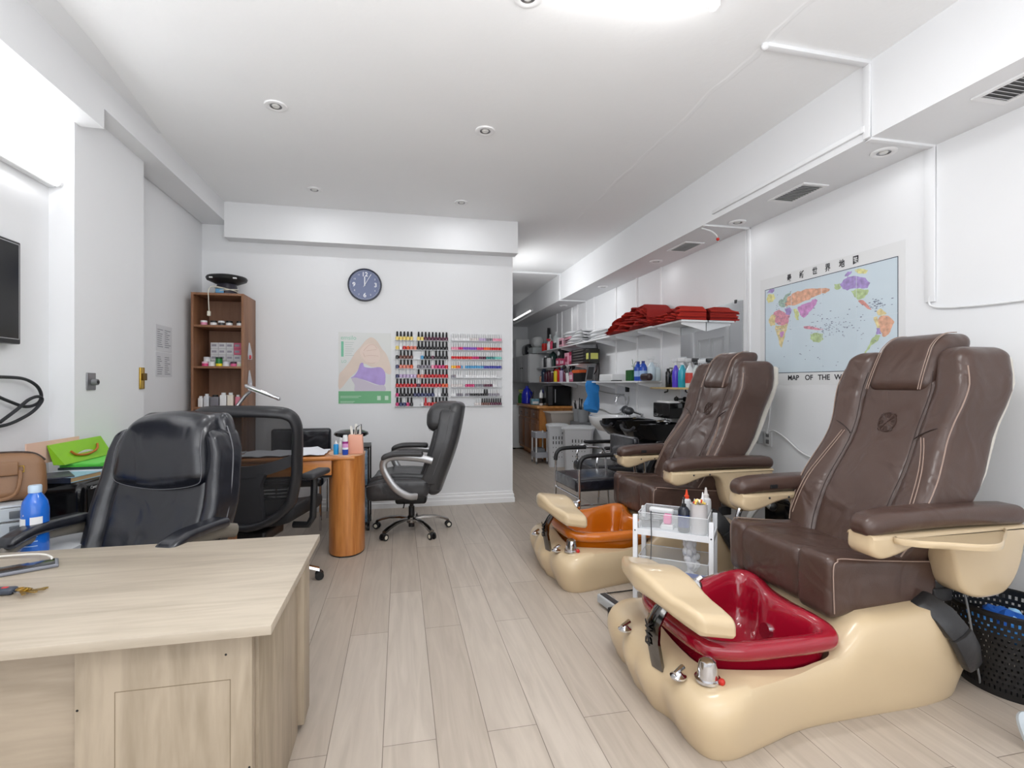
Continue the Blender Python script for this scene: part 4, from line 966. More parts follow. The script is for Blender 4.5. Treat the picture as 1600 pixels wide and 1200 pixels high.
# clear drawer unit
t = thing('drawer_tower', 'stacked clear plastic drawer unit under the tan handbag', 'drawers', (-1.66, 2.55, 0.60), 0.56); t.scale = (0.75, 0.8, 1.05)
part('housing', M().b2((-0.15, -0.08, 0), (0.15, 0.12, 0.006)).b2((-0.15, -0.08, 0.178), (0.15, 0.12, 0.186)).b2((-0.15, -0.08, 0), (-0.143, 0.12, 0.186)).b2((0.143, -0.08, 0), (0.15, 0.12, 0.186)), mat('frosted_plastic', (200, 204, 208), 0.35), t)
for i in range(3):
    d = part('drawer', M().rbox((0, -0.075, 0.031+0.059*i), (0.286, 0.02, 0.052), 0.006, 2, 3).b2((-0.14, -0.06, 0.008+0.059*i), (0.14, 0.11, 0.012+0.059*i)), CLEARP, t)
    part('pull', M().rbox((0.09, -0.088, 0.03+0.059*i), (0.05, 0.01, 0.03), 0.004, 2, 2), mat('smoke_grey', (90, 94, 98), 0.3), d)
    part('contents', M().rbox((-0.02, 0.0, 0.026+0.059*i), (0.18, 0.10, 0.022), 0.005, 2, 2), [mat('pink_red_item', (205, 60, 90), 0.5), GREYP, mat('white_item', (220, 220, 222), 0.6)][i], d)
# tan handbag
TAN = leather('tan_leather', (130, 94, 64), 0.42, 0.18)
t = thing('handbag', 'tan leather handbag with looped handle and gold buckles at the left edge', 'handbag', (-1.685, 2.625, 0.797), 0.56); t.scale = (0.85,)*3
def bagd(p):
    x, y, z = p; u = z/0.24
    return (x*(1.0-0.05*u*u)-0.0, y*(1.0-0.55*u), z-0.03*u*(abs(x)/0.18)**3)
bb_ = part('bag_body', M().rbox((0, 0, 0.12), (0.36, 0.17, 0.24), 0.05, 4, 6, bagd), TAN, t, angle=80)
part('zip_edge', M().tube(spline([(-0.15, 0, 0.222), (-0.08, 0, 0.241), (0.06, 0, 0.241), (0.13, 0, 0.228), (0.172, 0.0, 0.19)], 6), 0.0055, 8), mat('dark_brown_trim', (58, 42, 34), 0.5), bb_)
part('front_flap', M().rbox((-0.05, -0.066, 0.165), (0.24, 0.014, 0.07), 0.007, 3, 4, lambda p: (p[0], p[1]+0.06*(p[2]-0.165), p[2])), TAN, bb_)
h = part('handle', M().tube(spline([(0.075, -0.062, 0.150), (0.075, -0.085, 0.11), (0.055, -0.105, 0.04), (-0.01, -0.115, -0.0+0.02), (-0.09, -0.105, 0.04), (-0.12, -0.085, 0.11), (-0.12, -0.062, 0.15)], 8), 0.0085, 8), TAN, t)
for x in (0.075, -0.12):
    m = M(); m.tube([(x-0.014, -0.064, 0.175), (x+0.014, -0.064, 0.175), (x+0.014, -0.066, 0.145), (x-0.014, -0.066, 0.145)], 0.0032, 6, closed=True)
    part('buckle', m, GOLD, t)
for s_ in (-1, 1): part('side_seam', M().tube(spline([(s_*0.165, -0.02, 0.02), (s_*0.15, -0.05, 0.06), (s_*0.125, -0.045, 0.14), (s_*0.13, -0.025, 0.20)], 5), 0.003, 6), mat('tan_dark', (120, 82, 52), 0.5), bb_)
# blue bottle on the counter
t = thing('blue_bottle', 'blue bottle of liquid with a pale cap and white label in front of the handbag', 'bottle', (-1.48, 2.50, 0.60)); t.scale = (1.07,)*3
B_ = part('body', M().lathe([(0.040, 0), (0.043, 0.006), (0.043, 0.17), (0.038, 0.20), (0.022, 0.228), (0.018, 0.235)], n=24), mat('blue_gel', (24, 104, 205), 0.12, coat=0.6), t)
part('cap', M().lathe([(0.021, 0.234), (0.021, 0.258), (0.019, 0.262)], n=20), mat('ice_cap', (190, 210, 228), 0.35), t)
def arc_label(z0, z1, a0, a1, r): 
    m = M(); n = 10; m.loft([[(r*math.cos(math.radians(a0+(a1-a0)*i/n)), r*math.sin(math.radians(a0+(a1-a0)*i/n)), z) for i in range(n+1)] for z in (z0, z1)], cap=False, closed=False); return m
part('label_panel', arc_label(0.105, 0.14, 205, 262, 0.0436), PLASTIC_W, B_); part('label_panel', arc_label(0.11, 0.145, 280, 330, 0.0436), PLASTIC_W, B_)
for i in range(4): part('label_line', arc_label(0.088-0.018*i, 0.091-0.018*i, 225, 310, 0.0436), mat('label_pale', (170, 205, 240), 0.5), B_)
part('triangle_mark', M().tube([(-0.012-0.004, -0.0395, 0.152), (0.012-0.004, -0.0395, 0.152), (-0.004, -0.032, 0.178)], 0.002, 5, closed=True), PLASTIC_W, B_)
# glossy black appliance lying along the wall, things piled on it
t = thing('black_printer', 'glossy black box-shaped machine on the side counter below the books', 'machine', (0, 0, 0))
def prd(p): return (p[0], p[1], p[2])
part('housing', M().rbox((-1.61, 3.25, 0.712), (0.27, 0.84, 0.222), 0.045, 5, 4), BLACKG, t, angle=60)
part('front_slot', M().b2((-1.476, 2.86, 0.64), (-1.472, 3.60, 0.79)), mat('slot_black', (8, 8, 9), 0.5), t)
m = M(); m.b2((-1.474, 2.86, 0.665), (-1.468, 3.6, 0.672)); m.b2((-1.474, 2.86, 0.645), (-1.468, 3.6, 0.65))
part('chrome_line', m, STEEL, t)
text_mesh('lettering', 'Canon', 0.022, mat('pale_print', (215, 215, 215), 0.5), t, (-1.4695, 2.90, 0.795), (PI/2, 0, PI/2), 0.0004)
t = thing('book', 'pale blue paperback with dark spine on top of the black machine', 'book', (-1.60, 2.97, 0.823), -0.15)
part('pages', M().b2((-0.065, -0.10, 0.003), (0.065, 0.10, 0.022)), mat('book_pages', (196, 164, 120), 0.8), t)
m = M(); m.b2((-0.068, -0.103, 0), (0.068, 0.103, 0.003)); m.b2((-0.068, -0.103, 0.022), (0.068, 0.103, 0.025)); m.mi(1).b2((-0.0685, -0.104, 0), (0.0685, -0.10, 0.0252))
part('cover', m, [mat('pale_blue_cover', (150, 190, 208), 0.4), mat('navy_spine', (30, 38, 58), 0.4)], t)
solo('dark_magazine', M().b2((-0.07, -0.10, 0), (0.07, 0.10, 0.006)), mat('mag_dark', (66, 66, 78), 0.4, var=0.3, vscale=20), 'dark magazine half under the pale blue paperback beside the handbag', 'magazine', (-1.66, 2.93, 0.848+0.0), 0.6)
solo('paper_pile', M().b2((-0.11, -0.30, 0), (0.11, 0.30, 0.03)).mi(1).b2((-0.10, -0.28, 0.03), (0.10, 0.28, 0.042)), [mat('folder_white', (215, 220, 228), 0.5), mat('folder_dark', (40, 60, 60), 0.5)], 'flat pile of white and dark folders beneath the green folders', 'folders', (-1.63, 3.37, 0.823), 0)
for i, (c_, dx, rz) in enumerate((((88, 200, 70), 0.0, 0.03), ((110, 215, 90), 0.012, -0.05))):
    solo('folder', M().b2((-0.10, -0.30, 0), (0.10, 0.30, 0.009)), mat('green_folder_%s' % 'ab'[i], c_, 0.45), ['lower bright green folder lying under the green gift bag', 'upper bright green folder, the one the green gift bag lies on'][i], 'folder', (-1.635+dx, 3.40, 0.866+0.010*i), rz)
t = thing('gift_bag', 'lime green paper bag with an orange-brown handle lying on its side by the wall', 'bag', (-1.715, 3.25, 0.888), 0.0)
part('bag_body', M().loft([[(0.0, -0.22, 0.0), (0.05, -0.22, 0.0), (-0.03, -0.21, 0.10), (-0.035, -0.21, 0.10)], [(0.0, 0.22, 0.0), (0.05, 0.22, 0.0), (-0.015, 0.23, 0.105), (-0.02, 0.23, 0.105)]]), mat('lime_paper', (132, 190, 30), 0.4), t)
part('handle_cut', M().loft([[(0.0265+0.001, -0.10, 0.032)]+[(0.0265-0.006*math.sin(PI*i/10)*0+0.001, -0.10+0.02*i, 0.032+0.020*math.sin(PI*i/10)) for i in range(1, 10)]+[(0.0275, 0.10, 0.032)], [(0.0255, -0.10, 0.030)]+[(0.0255, -0.10+0.02*i, 0.030) for i in range(1, 10)]+[(0.0255, 0.10, 0.03)]], closed=False), mat('cut_white', (225, 228, 230), 0.6), t)
part('handle', M().tube(spline([(0.022, -0.12, 0.058), (0.035, -0.09, 0.036), (0.04, 0.0, 0.028), (0.035, 0.09, 0.044), (0.018, 0.13, 0.070)], 6), 0.006, 8), mat('orange_brown_rope', (178, 104, 34), 0.5), t)
solo('envelope', M().b2((-0.003, -0.19, 0), (0.003, 0.19, 0.11)), mat('peach_paper', (236, 196, 176), 0.6), 'peach paper envelope standing behind the lime green bag', 'envelope', (-1.752, 3.10, 0.90), 0.0, rot=(0, -0.0, -0.05))
for i, c_ in enumerate(((235, 110, 40), (60, 180, 60), (240, 200, 50), (215, 50, 40), (240, 130, 50), (120, 200, 60))):
    y = 3.14+0.035*(i % 3); z = 0.824+0.011*(i//3)+0.0
    solo('marker_pen', M().cyl((-0.0, -0.085, 0.0055), (0, 0.06, 0.0055), 0.0055, n=10).mi(1).cyl((0, 0.055, 0.0055), (0, 0.085, 0.0055), 0.006, n=10), [mat('pen_%s' % 'abcdef'[i], c_, 0.4), mat('pen_cap_%s' % 'abcdef'[i], tuple(int(q*0.8) for q in c_), 0.4)],
         ['orange marker pen, lowest in the loose pens beside the paperback', 'green marker pen among the loose pens beside the paperback', 'yellow marker pen among the loose pens beside the paperback', 'red marker pen on top of the loose pens beside the paperback', 'light orange marker pen on top of the loose pens beside the paperback', 'lime marker pen nearest the chair among the loose pens'][i], 'pen', (-1.508+0.005*(i % 3), y+0.02, z), 0.35+0.2*(i % 3)-0.1*(i//3), group='loose marker pens on the black machine')

# --- television, wall cord, dimmer, brass plate, notices
t = thing('television', 'black flat television mounted on the left wall, only its right edge showing', 'television', (XL1, 2.52, 1.745))
part('screen_body', M().rbox((0.035, 0, 0), (0.04, 0.93, 0.50), 0.006, 2, 2), BLACKP, t)
part('screen', M().b2((0.0552, -0.45, -0.225), (0.0562, 0.449, 0.235)), BLACKG, t)
m = M()
for a, b in (((-0.452, -0.228), (0.452, -0.224)), ((-0.452, 0.234), (0.452, 0.238)), ((0.4485, -0.228), (0.4525, 0.238)), ((-0.4525, -0.228), (-0.4485, 0.238))): m.b2((0.0555, a[0], a[1]), (0.057, b[0], b[1]))
part('trim_line', m, mat('silver_line', (190, 190, 192), 0.3, 0.8), t)
part('wall_bracket', M().b2((0, -0.15, -0.1), (0.02, 0.15, 0.1)), BLACKP, t)
pts = [(2.80, 1.33), (2.92, 1.333), (3.05, 1.325), (3.14, 1.29), (3.175, 1.24), (3.15, 1.20), (3.06, 1.185), (2.95, 1.215), (2.85, 1.25)]
p2 = [(2.75, 1.10), (2.90, 1.105), (3.02, 1.135), (3.10, 1.17), (3.15, 1.215), (3.12, 1.235), (3.05, 1.22), (2.97, 1.175), (2.86, 1.12)]
m = M(); m.tube(spline([(XL1+0.03, y, z) for y, z in pts], 8), 0.008, 8); m.tube(spline([(XL1+0.048, y, z) for y, z in p2], 8), 0.008, 8)
solo('looped_cord', m, mat('matte_black_cord', (36, 38, 42), 0.6), 'thick black cord hanging in loops on the left wall above the handbag', 'cord')
t = thing('dimmer_switch', 'grey metal dimmer plate with a round knob on the left wall', 'switch', (XL2, 3.433, 1.315))
part('plate', M().rbox((0.004, 0, 0), (0.008, 0.085, 0.10), 0.003, 2, 2), STEEL, t); part('knob', M().cyl((0.008, 0.01, -0.004), (0.035, 0.01, -0.004), 0.020, 0.017), GREYP, t); part('knob_cap', M().cyl((0.035, 0.01, -0.004), (0.038, 0.01, -0.004), 0.010), BLACKP, t)
t = thing('brass_switch', 'shiny brass switch plate at the corner of the left wall', 'switch', (XL2, 4.03, 1.34))
part('plate', M().rbox((0.006, 0, 0), (0.012, 0.06, 0.15), 0.004, 2, 2), GOLD, t); part('toggle', M().rbox((0.02, 0.012, 0.01), (0.022, 0.02, 0.05), 0.004, 2, 2), mat('brown_toggle', (92, 72, 34), 0.4), t)
for k, (z0, z1, lb) in enumerate(((1.565, 1.775, 'upper printed notice taped to the left wall beside the brown shelf'), (1.36, 1.555, 'lower printed notice taped to the left wall beside the brown shelf'))):
    t = thing('paper_notice', lb, 'notice', (XL3, 4.70, 0), 0, 'notices taped to the left wall')
    part('sheet', M().b2((0.0005, -0.145, z0), (0.003, 0.145, z1)), mat('notice_paper', (218, 219, 222), 0.5), t)
    m = M(); rn = random.Random(k+2)
    for i in range(9):
        z = z1-0.04-i*0.017
        for a, b in ((-0.12, -0.02), (0.01, 0.12)):
            m.b2((0.003, a, z), (0.0036, a+(b-a)*rn.uniform(0.4, 1), z+0.005))
    part('printing', m, mat('notice_print', (130, 130, 140), 0.6), t)

# --- brown bookshelf in the corner
SW = wood('shelf_brown', (122, 82, 56), (150, 106, 76), axis=2, scale=1.0, rough=0.5, stretch=7)
sx0, sx1, sy0, sy1, st_ = -1.832, -1.398, 5.10, 5.50, 2.125
t = thing('bookshelf', 'tall narrow brown bookshelf in the back left corner holding jars', 'bookshelf', (0, 0, 0))
part('side_panel', M().b2((sx0, sy0, 0), (sx0+0.02, sy1, st_)), SW, t, bevel=0.001); part('side_panel', M().b2((sx1-0.02, sy0, 0), (sx1, sy1, st_)), SW, t, bevel=0.001)
part('top_panel', M().b2((sx0+0.02, sy0, st_-0.02), (sx1-0.02, sy1, st_)), SW, t, bevel=0.001)
part('back_panel', M().b2((sx0+0.02, sy1-0.01, 0), (sx1-0.02, sy1, st_-0.02)), wood('shelf_back', (138, 100, 78), (158, 118, 94), 2, 1.0, 0.6, 0, 5), t)
for z in (1.835, 1.462, 1.09, 0.72, 0.35, 0.06): part('shelf', M().b2((sx0+0.02, sy0+0.004, z-0.02), (sx1-0.02, sy1-0.01, z)), SW, t, bevel=0.001)
# nail lamp with its flex on top
t = thing('round_nail_dryer', 'round black mushroom-shaped appliance wound with its white flex on top of the bookshelf', 'appliance', (-1.60, 5.31, st_))
part('base', M().lathe([(0.085, 0), (0.09, 0.005), (0.088, 0.085), (0.08, 0.125)], n=28), mat('dark_violet_plastic', (38, 34, 48), 0.3), t)
part('disc', M().lathe([(0.08, 0.115), (0.10, 0.12), (0.168, 0.150), (0.176, 0.17), (0.168, 0.184), (0.10, 0.20), (0.001, 0.207)], n=36), BLACKP, t)
part('sticker', M().rbox((-0.035, -0.088, 0.04), (0.07, 0.012, 0.04), 0.003, 2, 2), mat('sticker_blue', (110, 170, 215), 0.4), t)
for x in (-0.09, 0.11): part('vent_tab', M().rbox((x, -0.145, 0.152), (0.03, 0.02, 0.012), 0.002, 2, 1), PLASTIC_W, t)
pts = [(0.097*math.cos(a), 0.097*math.sin(a), 0.055+0.028*math.sin(a*0.5+0.5)) for a in [i*0.35-1.0 for i in range(40)]]
m = M(); m.tube(spline(pts, 2), 0.0045, 6); m.tube(spline([pts[0], (-0.06, -0.15, 0.07), (-0.085, -0.215, 0.03), (-0.085, -0.222, -0.05), (-0.08, -0.222, -0.17)], 6), 0.004, 6)
part('flex', m, mat('ivory_flex', (226, 222, 206), 0.5), t); part('plug', M().rbox((-0.08, -0.224, -0.19), (0.026, 0.026, 0.045), 0.006, 2, 2), mat('ivory_flex', (226, 222, 206), 0.5), t)
# jars and boxes
LIDK = BLACKP
def jar(label, x, y, z, col, lidcol, r=0.028, h=0.042, group='little jars on the top shelf of the brown bookshelf'):
    t = thing('gel_jar', label, 'jar', (x, y, z), 0, group)
    part('pot', M().lathe([(r, 0), (r, h*0.6), (r*0.9, h*0.65)], n=14), mat('jar_%d_%d_%d' % col, col, 0.35), t); part('lid', M().lathe([(r*1.02, h*0.62), (r*1.02, h), (r*0.9, h*1.03)], n=14), mat('lid_%d_%d_%d' % lidcol, lidcol, 0.35), t)
W_, K_ = (232, 232, 232), (24, 24, 26)
for x, c_, l_, lb in ((-1.745, (226, 140, 170), W_, 'pink jar with white lid, leftmost on the top shelf of the bookshelf'), (-1.665, W_, K_, 'white jar with black lid, second from left on the top bookshelf shelf'), (-1.60, (60, 60, 62), W_, 'dark jar with white lid in the middle of the top bookshelf shelf'),
                      (-1.535, W_, K_, 'white jar with black lid right of the dark jar on the top bookshelf shelf'), (-1.445, W_, K_, 'white jar with black lid, alone at the right end of the top bookshelf shelf')):
    jar(lb, x, 5.16, 1.835, c_, l_)
i = 0
for row, (n, y) in enumerate(((5, 5.36), (5, 5.36), (5, 5.36), (4, 5.36))):
    for k in range(n):
        x = -1.715+0.0665*k
        pink = (row == 3 and k == 3) or (row == 2 and k == 3)
        lb = ('white boxed pot, %s in the %s row of boxes on the bookshelf' % (['leftmost', 'second from left', 'middle', 'fourth from left', 'rightmost'][k], ['bottom', 'second lowest', 'third', 'top'][row])) if not pink else ('pink boxed pot at the right end of the top row of boxes' if row == 3 else 'pink boxed pot in the row just below the top row of boxes')
        t = thing('boxed_pot', lb, 'box', (x, y, 1.462+0.058*row), 0, 'small boxes stacked on the second bookshelf shelf')
        part('carton', M().b2((-0.0325, -0.03, 0), (0.0325, 0.03, 0.056)), mat('carton_pink', (222, 110, 140), 0.5) if pink else mat('carton_white', (226, 226, 228), 0.5), t)
        m = M(); m.b2((-0.022, -0.031, 0.02), (0.018, -0.03, 0.04)); m.b2((-0.0325, -0.0308, 0.0), (-0.030, -0.03, 0.056)); part('print', m, mat('carton_print', (172, 168, 180), 0.6), t)
for x, c_, l_, z, lb in ((-1.745, (226, 70, 130), (240, 200, 215), 1.462, 'magenta pot, front left on the second bookshelf shelf'), (-1.69, W_, W_, 1.462, 'plain white pot between the magenta and yellow pots'), (-1.63, (240, 214, 40), (40, 120, 60), 1.462, 'yellow pot with green lid on the second bookshelf shelf'),
                       (-1.57, W_, (225, 225, 235), 1.462, 'white pot just right of the yellow pot'), (-1.505, (226, 100, 150), (70, 30, 50), 1.462, 'pink pot with dark lid on the second bookshelf shelf'), (-1.452, (226, 230, 200), W_, 1.462, 'cream pot at the right end of the second bookshelf shelf'),
                       (-1.73, W_, (215, 215, 220), 1.505, 'white pot standing on top of the magenta pot'), (-1.63, (40, 130, 60), (30, 60, 40), 1.505, 'green pot standing on top of the yellow pot')):
    jar(lb, x, 5.19, z, c_, l_, group='front pots on the second bookshelf shelf')
for x, w_, h_, c_, lb in ((-1.775, 0.04, 0.10, W_, 'narrow white bottle at the left of the third bookshelf shelf'), (-1.725, 0.045, 0.12, (214, 216, 220), 'grey-white bottle, second from left on the third bookshelf shelf'), (-1.655, 0.07, 0.11, (120, 118, 124), 'grey jar with black lid on the third bookshelf shelf'),
                       (-1.585, 0.055, 0.13, W_, 'white box with dark print on the third bookshelf shelf'), (-1.525, 0.05, 0.13, (236, 226, 210), 'cream box with pink edge on the third bookshelf shelf'), (-1.462, 0.045, 0.11, (222, 130, 150), 'pink bottle at the right of the third bookshelf shelf')):
    t = thing('care_product', lb, 'bottle', (x, 5.17, 1.09), 0, 'products on the third bookshelf shelf')
    part('body', M().rbox((0, 0, h_*0.42), (w_, w_*0.9, h_*0.84), 0.006, 2, 2), mat('jar_%d_%d_%d' % c_, c_, 0.35), t); part('cap', M().lathe([(w_*0.35, h_*0.84), (w_*0.35, h_)], n=12), LIDK if c_[0] < 130 else PLASTIC_W, t)
for z, col2, lb in ((1.62, (190, 50, 60), 'small clear bag with red items hanging high on the bookshelf side'), (1.36, (200, 200, 210), 'clear bag of white sticks hanging lower on the bookshelf side')):
    t = thing('hanging_bag', lb, 'bag', (sx1, 5.27, z), 0, 'clear bags hanging on the side of the bookshelf')
    part('bag_film', M().loft([[(0.002, -0.01, 0.07), (0.008, 0, 0.07), (0.002, 0.01, 0.07)], [(0.002, -0.045, -0.04), (0.03, 0, -0.04), (0.002, 0.045, -0.04)], [(0.002, -0.04, -0.09), (0.028, 0, -0.09), (0.002, 0.04, -0.09)]]), mat('bag_film', (222, 224, 230), 0.2, alpha=0.6), t)
    part('contents', M().rbox((0.014, 0, -0.066), (0.02, 0.06, 0.04), 0.008, 2, 2), mat('bag_%d' % col2[0], col2, 0.4), t)

# --- wall clock
NAVY = mat('clock_face', (112, 122, 156), 0.25)
t = thing('wall_clock', 'round navy wall clock with white numerals on the back wall', 'clock', (-0.357, YB, 2.328))
part('case', M().lathe([(0.168, 0), (0.172, -0.012), (0.168, -0.028), (0.158, -0.030), (0.157, -0.016)], n=48, axis=1, cap=False), mat('clock_rim', (30, 34, 50), 0.3), t)
face = part('face', M().lathe([(0.158, -0.001), (0.158, -0.014), (0.001, -0.014)], n=48, axis=1), NAVY, t)
m = M()
for i in range(60):
    a = 2*PI*i/60; r0, r1 = 0.142, 0.151; w_ = 0.0012
    c = ((r0+r1)/2*math.sin(a), -0.0150, (r0+r1)/2*math.cos(a)); m.box(c, (w_*2, 0.001, r1-r0), Matrix.Rotation(a, 3, 'Y'))
part('minute_marks', m, PLASTIC_W, face)
CW = mat('clock_white', (240, 241, 246), 0.4)
for n_ in range(1, 13):
    a = 2*PI*n_/12; big = n_ % 3 == 0; r = 0.108 if big else 0.118
    text_mesh('numeral', str(n_), 0.062 if big else 0.024, CW, face, (r*math.sin(a), -0.0152, r*math.cos(a)), (PI/2, 0, 0), 0.0004, bold=big)
m = M(); m.b2((-0.006, -0.020, -0.012), (0.004, -0.0185, 0.085)); part('hour_hand', m, CW, t)
m = M(); m.box((0.026, -0.0225, 0.045), (0.005, 0.0012, 0.155), Matrix.Rotation(0.52, 3, 'Y')); part('minute_hand', m, CW, t)
m = M(); m.cyl((0, -0.014, 0), (0, -0.024, 0), 0.006); part('hub', m, CW, t)
m = M(); m.b2((-0.085, -0.0154, -0.001), (-0.045, -0.0150, 0.0)); part('logo_line', m, mat('clock_pale', (150, 160, 190), 0.5), face)

# --- poster
px0, px1, pz0, pz1 = -0.618, -0.092, 1.098, 1.834
t = thing('poster', 'beauty poster of joined hands and purple fabric over a green band on the back wall', 'poster', (0, YB, 0))
part('sheet', M().b2((px0, -0.003, pz0), (px1, -0.0005, pz1)), mat('poster_grey', (222, 224, 222), 0.4), t)
def pp(u, v): return (px0+(px1-px0)*(u-52)/(868-52), pz1-(pz1-pz0)*(v-40)/(1135-40))
def pflat(nm, polys, mats_, k):
    m = M()
    for poly, mi_ in polys:
        P_ = spline([(a, b, 0) for a, b in poly], 3, closed=True)
        m.mi(mi_).add([(pp(p.x, p.y)[0], -0.0032-0.00012*k-0.00003*mi_, pp(p.x, p.y)[1]) for p in P_], [tuple(range(len(P_)))])
    return part(nm, m, mats_, t, smooth=False)
SK = [mat('poster_skin_a', (228, 211, 198), 0.5, var=0.05, vscale=5), mat('poster_skin_b', (234, 214, 203), 0.5), mat('poster_skin_c', (206, 176, 160), 0.5)]
pflat('arms', [([(60, 700), (120, 620), (230, 480), (300, 360), (390, 260), (470, 160), (560, 110), (650, 170), (720, 280), (800, 380), (862, 560), (862, 680), (780, 660), (700, 580), (560, 570), (430, 520), (330, 640), (230, 730), (64, 920)], 0)], SK, 0)
pflat('hands', [([(380, 330), (470, 230), (570, 210), (650, 260), (690, 340), (690, 440), (640, 510), (520, 515), (430, 440)], 1)], SK, 1)
m = M()
for q in ([(440, 320), (520, 235), (600, 230), (650, 290)], [(480, 320), (540, 312), (640, 300)], [(470, 400), (560, 392), (670, 400)], [(505, 505), (560, 512), (620, 505)], [(430, 350), (460, 420), (440, 380)]):
    m.tube([(pp(a, b)[0], -0.0036, pp(a, b)[1]) for a, b in [(p.x, p.y) for p in spline([(a, b, 0) for a, b in q], 4)]], 0.0016, 5)
part('finger_lines', m, SK[2], t)
pflat('fabric', [([(385, 520), (430, 510), (450, 570), (560, 585), (700, 575), (770, 650), (780, 750), (760, 850), (640, 840), (500, 790), (330, 740), (240, 745), (300, 700), (350, 620)], 0), ([(250, 750), (340, 740), (500, 800), (640, 850), (760, 855), (750, 960), (330, 960), (300, 850)], 1)], [mat('poster_purple', (182, 160, 220), 0.5, var=0.1, vscale=14), mat('poster_mauve', (204, 196, 210), 0.5)], 2)
m = M(); a_, b_ = pp(52, 1135), pp(868, 945); m.b2((a_[0], -0.0042, a_[1]), (b_[0], -0.0030, b_[1]))
gb = part('green_band', m, mat('poster_green', (112, 180, 130), 0.4), t)
m = M()
for v, u1 in ((1020, 400), (1040, 360), (1100, 300), (1118, 280)): a_, b_ = pp(80, v+6), pp(u1, v); m.b2((a_[0], -0.0048, a_[1]), (b_[0], -0.0042, b_[1]))
for u in (650, 770): a_, b_ = pp(u, 1085), pp(u+55, 1020); m.b2((a_[0], -0.0048, a_[1]), (b_[0], -0.0042, b_[1]))
part('band_printing', m, mat('poster_pale', (200, 226, 206), 0.5), gb)
x_, z_ = pp(205, 125); text_mesh('lettering', 'emsilo', 0.062, mat('poster_mint', (150, 205, 180), 0.5), t, (x_, -0.0036, z_), (PI/2, 0, 0), 0.0003, sx=0.95)
m = M(); a_, b_ = pp(92, 415), pp(130, 180); m.b2((a_[0], -0.0040, a_[1]), (b_[0], -0.0030, b_[1])); part('mint_bar', m, mat('poster_mint2', (120, 192, 160), 0.5), t)
m = M()
for i in range(7): a_, b_ = pp(150, 200+33*i), pp(290-18*(i % 3), 192+33*i); m.b2((a_[0], -0.0036, a_[1]), (b_[0], -0.0030, b_[1]))
part('small_print', m, mat('poster_print', (190, 200, 196), 0.5), t)
x_, z_ = pp(135, 490); text_mesh('lettering', 'LO', 0.04, mat('poster_mint', (150, 205, 180), 0.5), t, (x_, -0.0036, z_), (PI/2, 0, 0), 0.0003)

# --- nail polish racks with every bottle
def polish_meshes():
    body = M().lathe([(0.0100, 0), (0.0130, 0.002), (0.0130, 0.024), (0.010, 0.030), (0.0055, 0.032)], n=10)
    cap = M().lathe([(0.0078, 0.031), (0.0078, 0.036), (0.0062, 0.069), (0.005, 0.070)], n=8)
    return body, cap
PC = {'black': (26, 24, 28), 'clear': (214, 206, 204), 'yellow': (240, 214, 120), 'red': (200, 20, 30), 'orange': (232, 90, 40), 'salmon': (226, 130, 110), 'navy': (38, 46, 96), 'magenta': (200, 40, 110), 'blue': (70, 150, 200), 'white': (236, 236, 238),
      'purple': (130, 80, 180), 'teal': (50, 130, 130), 'pink': (232, 150, 175), 'brown': (110, 70, 60), 'grey': (130, 126, 136), 'lilac': (190, 170, 205), 'deepblue': (50, 60, 160), 'mint': (120, 200, 190), 'gold': (240, 180, 30), 'plum': (90, 30, 60)}
WORD = {'deepblue': 'deep blue'}
capm = {'k': BLACKP, 'w': PLASTIC_W, 'r': mat('polish_cap_red', (205, 30, 50), 0.35)}
bm_, cm_ = polish_meshes()
cap_me = {k: cm_.mesh('cap_'+k, v) for k, v in capm.items()}
body_me = {k: bm_.mesh('pot_'+k, mat('polish_'+k, c_, 0.15, coat=0.6)) for k, c_ in PC.items()}
ORD = ['top', 'second', 'third', 'fourth', 'fifth', 'sixth', 'seventh', 'bottom']
CAPW = {'k': 'black', 'w': 'white', 'r': 'red'}
def polish(rack, gname, row, col, cap, x, y, z, n_, sc_=1.0):
    b = link('nail_polish', body_me[col], None, (x, y, z)); b.scale = (sc_,)*3
    cw_ = WORD.get(col, col)
    if row == 7: rn_ = 'bottom row of the %s rack' % rack
    else: rn_ = '%s row of the %s rack' % (ORD[row], rack)
    NTH = ['first', 'second', 'third', 'fourth', 'fifth', 'sixth', 'seventh', 'eighth', 'ninth', 'tenth', 'eleventh', 'twelfth', 'thirteenth', 'fourteenth', 'fifteenth', 'sixteenth', 'seventeenth', 'eighteenth', 'nineteenth', 'twentieth', 'twenty-first', 'twenty-second']
    tag(b, '%s polish with %s cap, %s from left, %s' % (cw_, CAPW[cap], NTH[n_], rn_), 'nail polish', gname)
    c = link('cap', cap_me[cap], b)
rn = random.Random(21)
rowsL = [['black']*8+['clear']*0+['plum']*6, None, None, None, None, None, None, None]
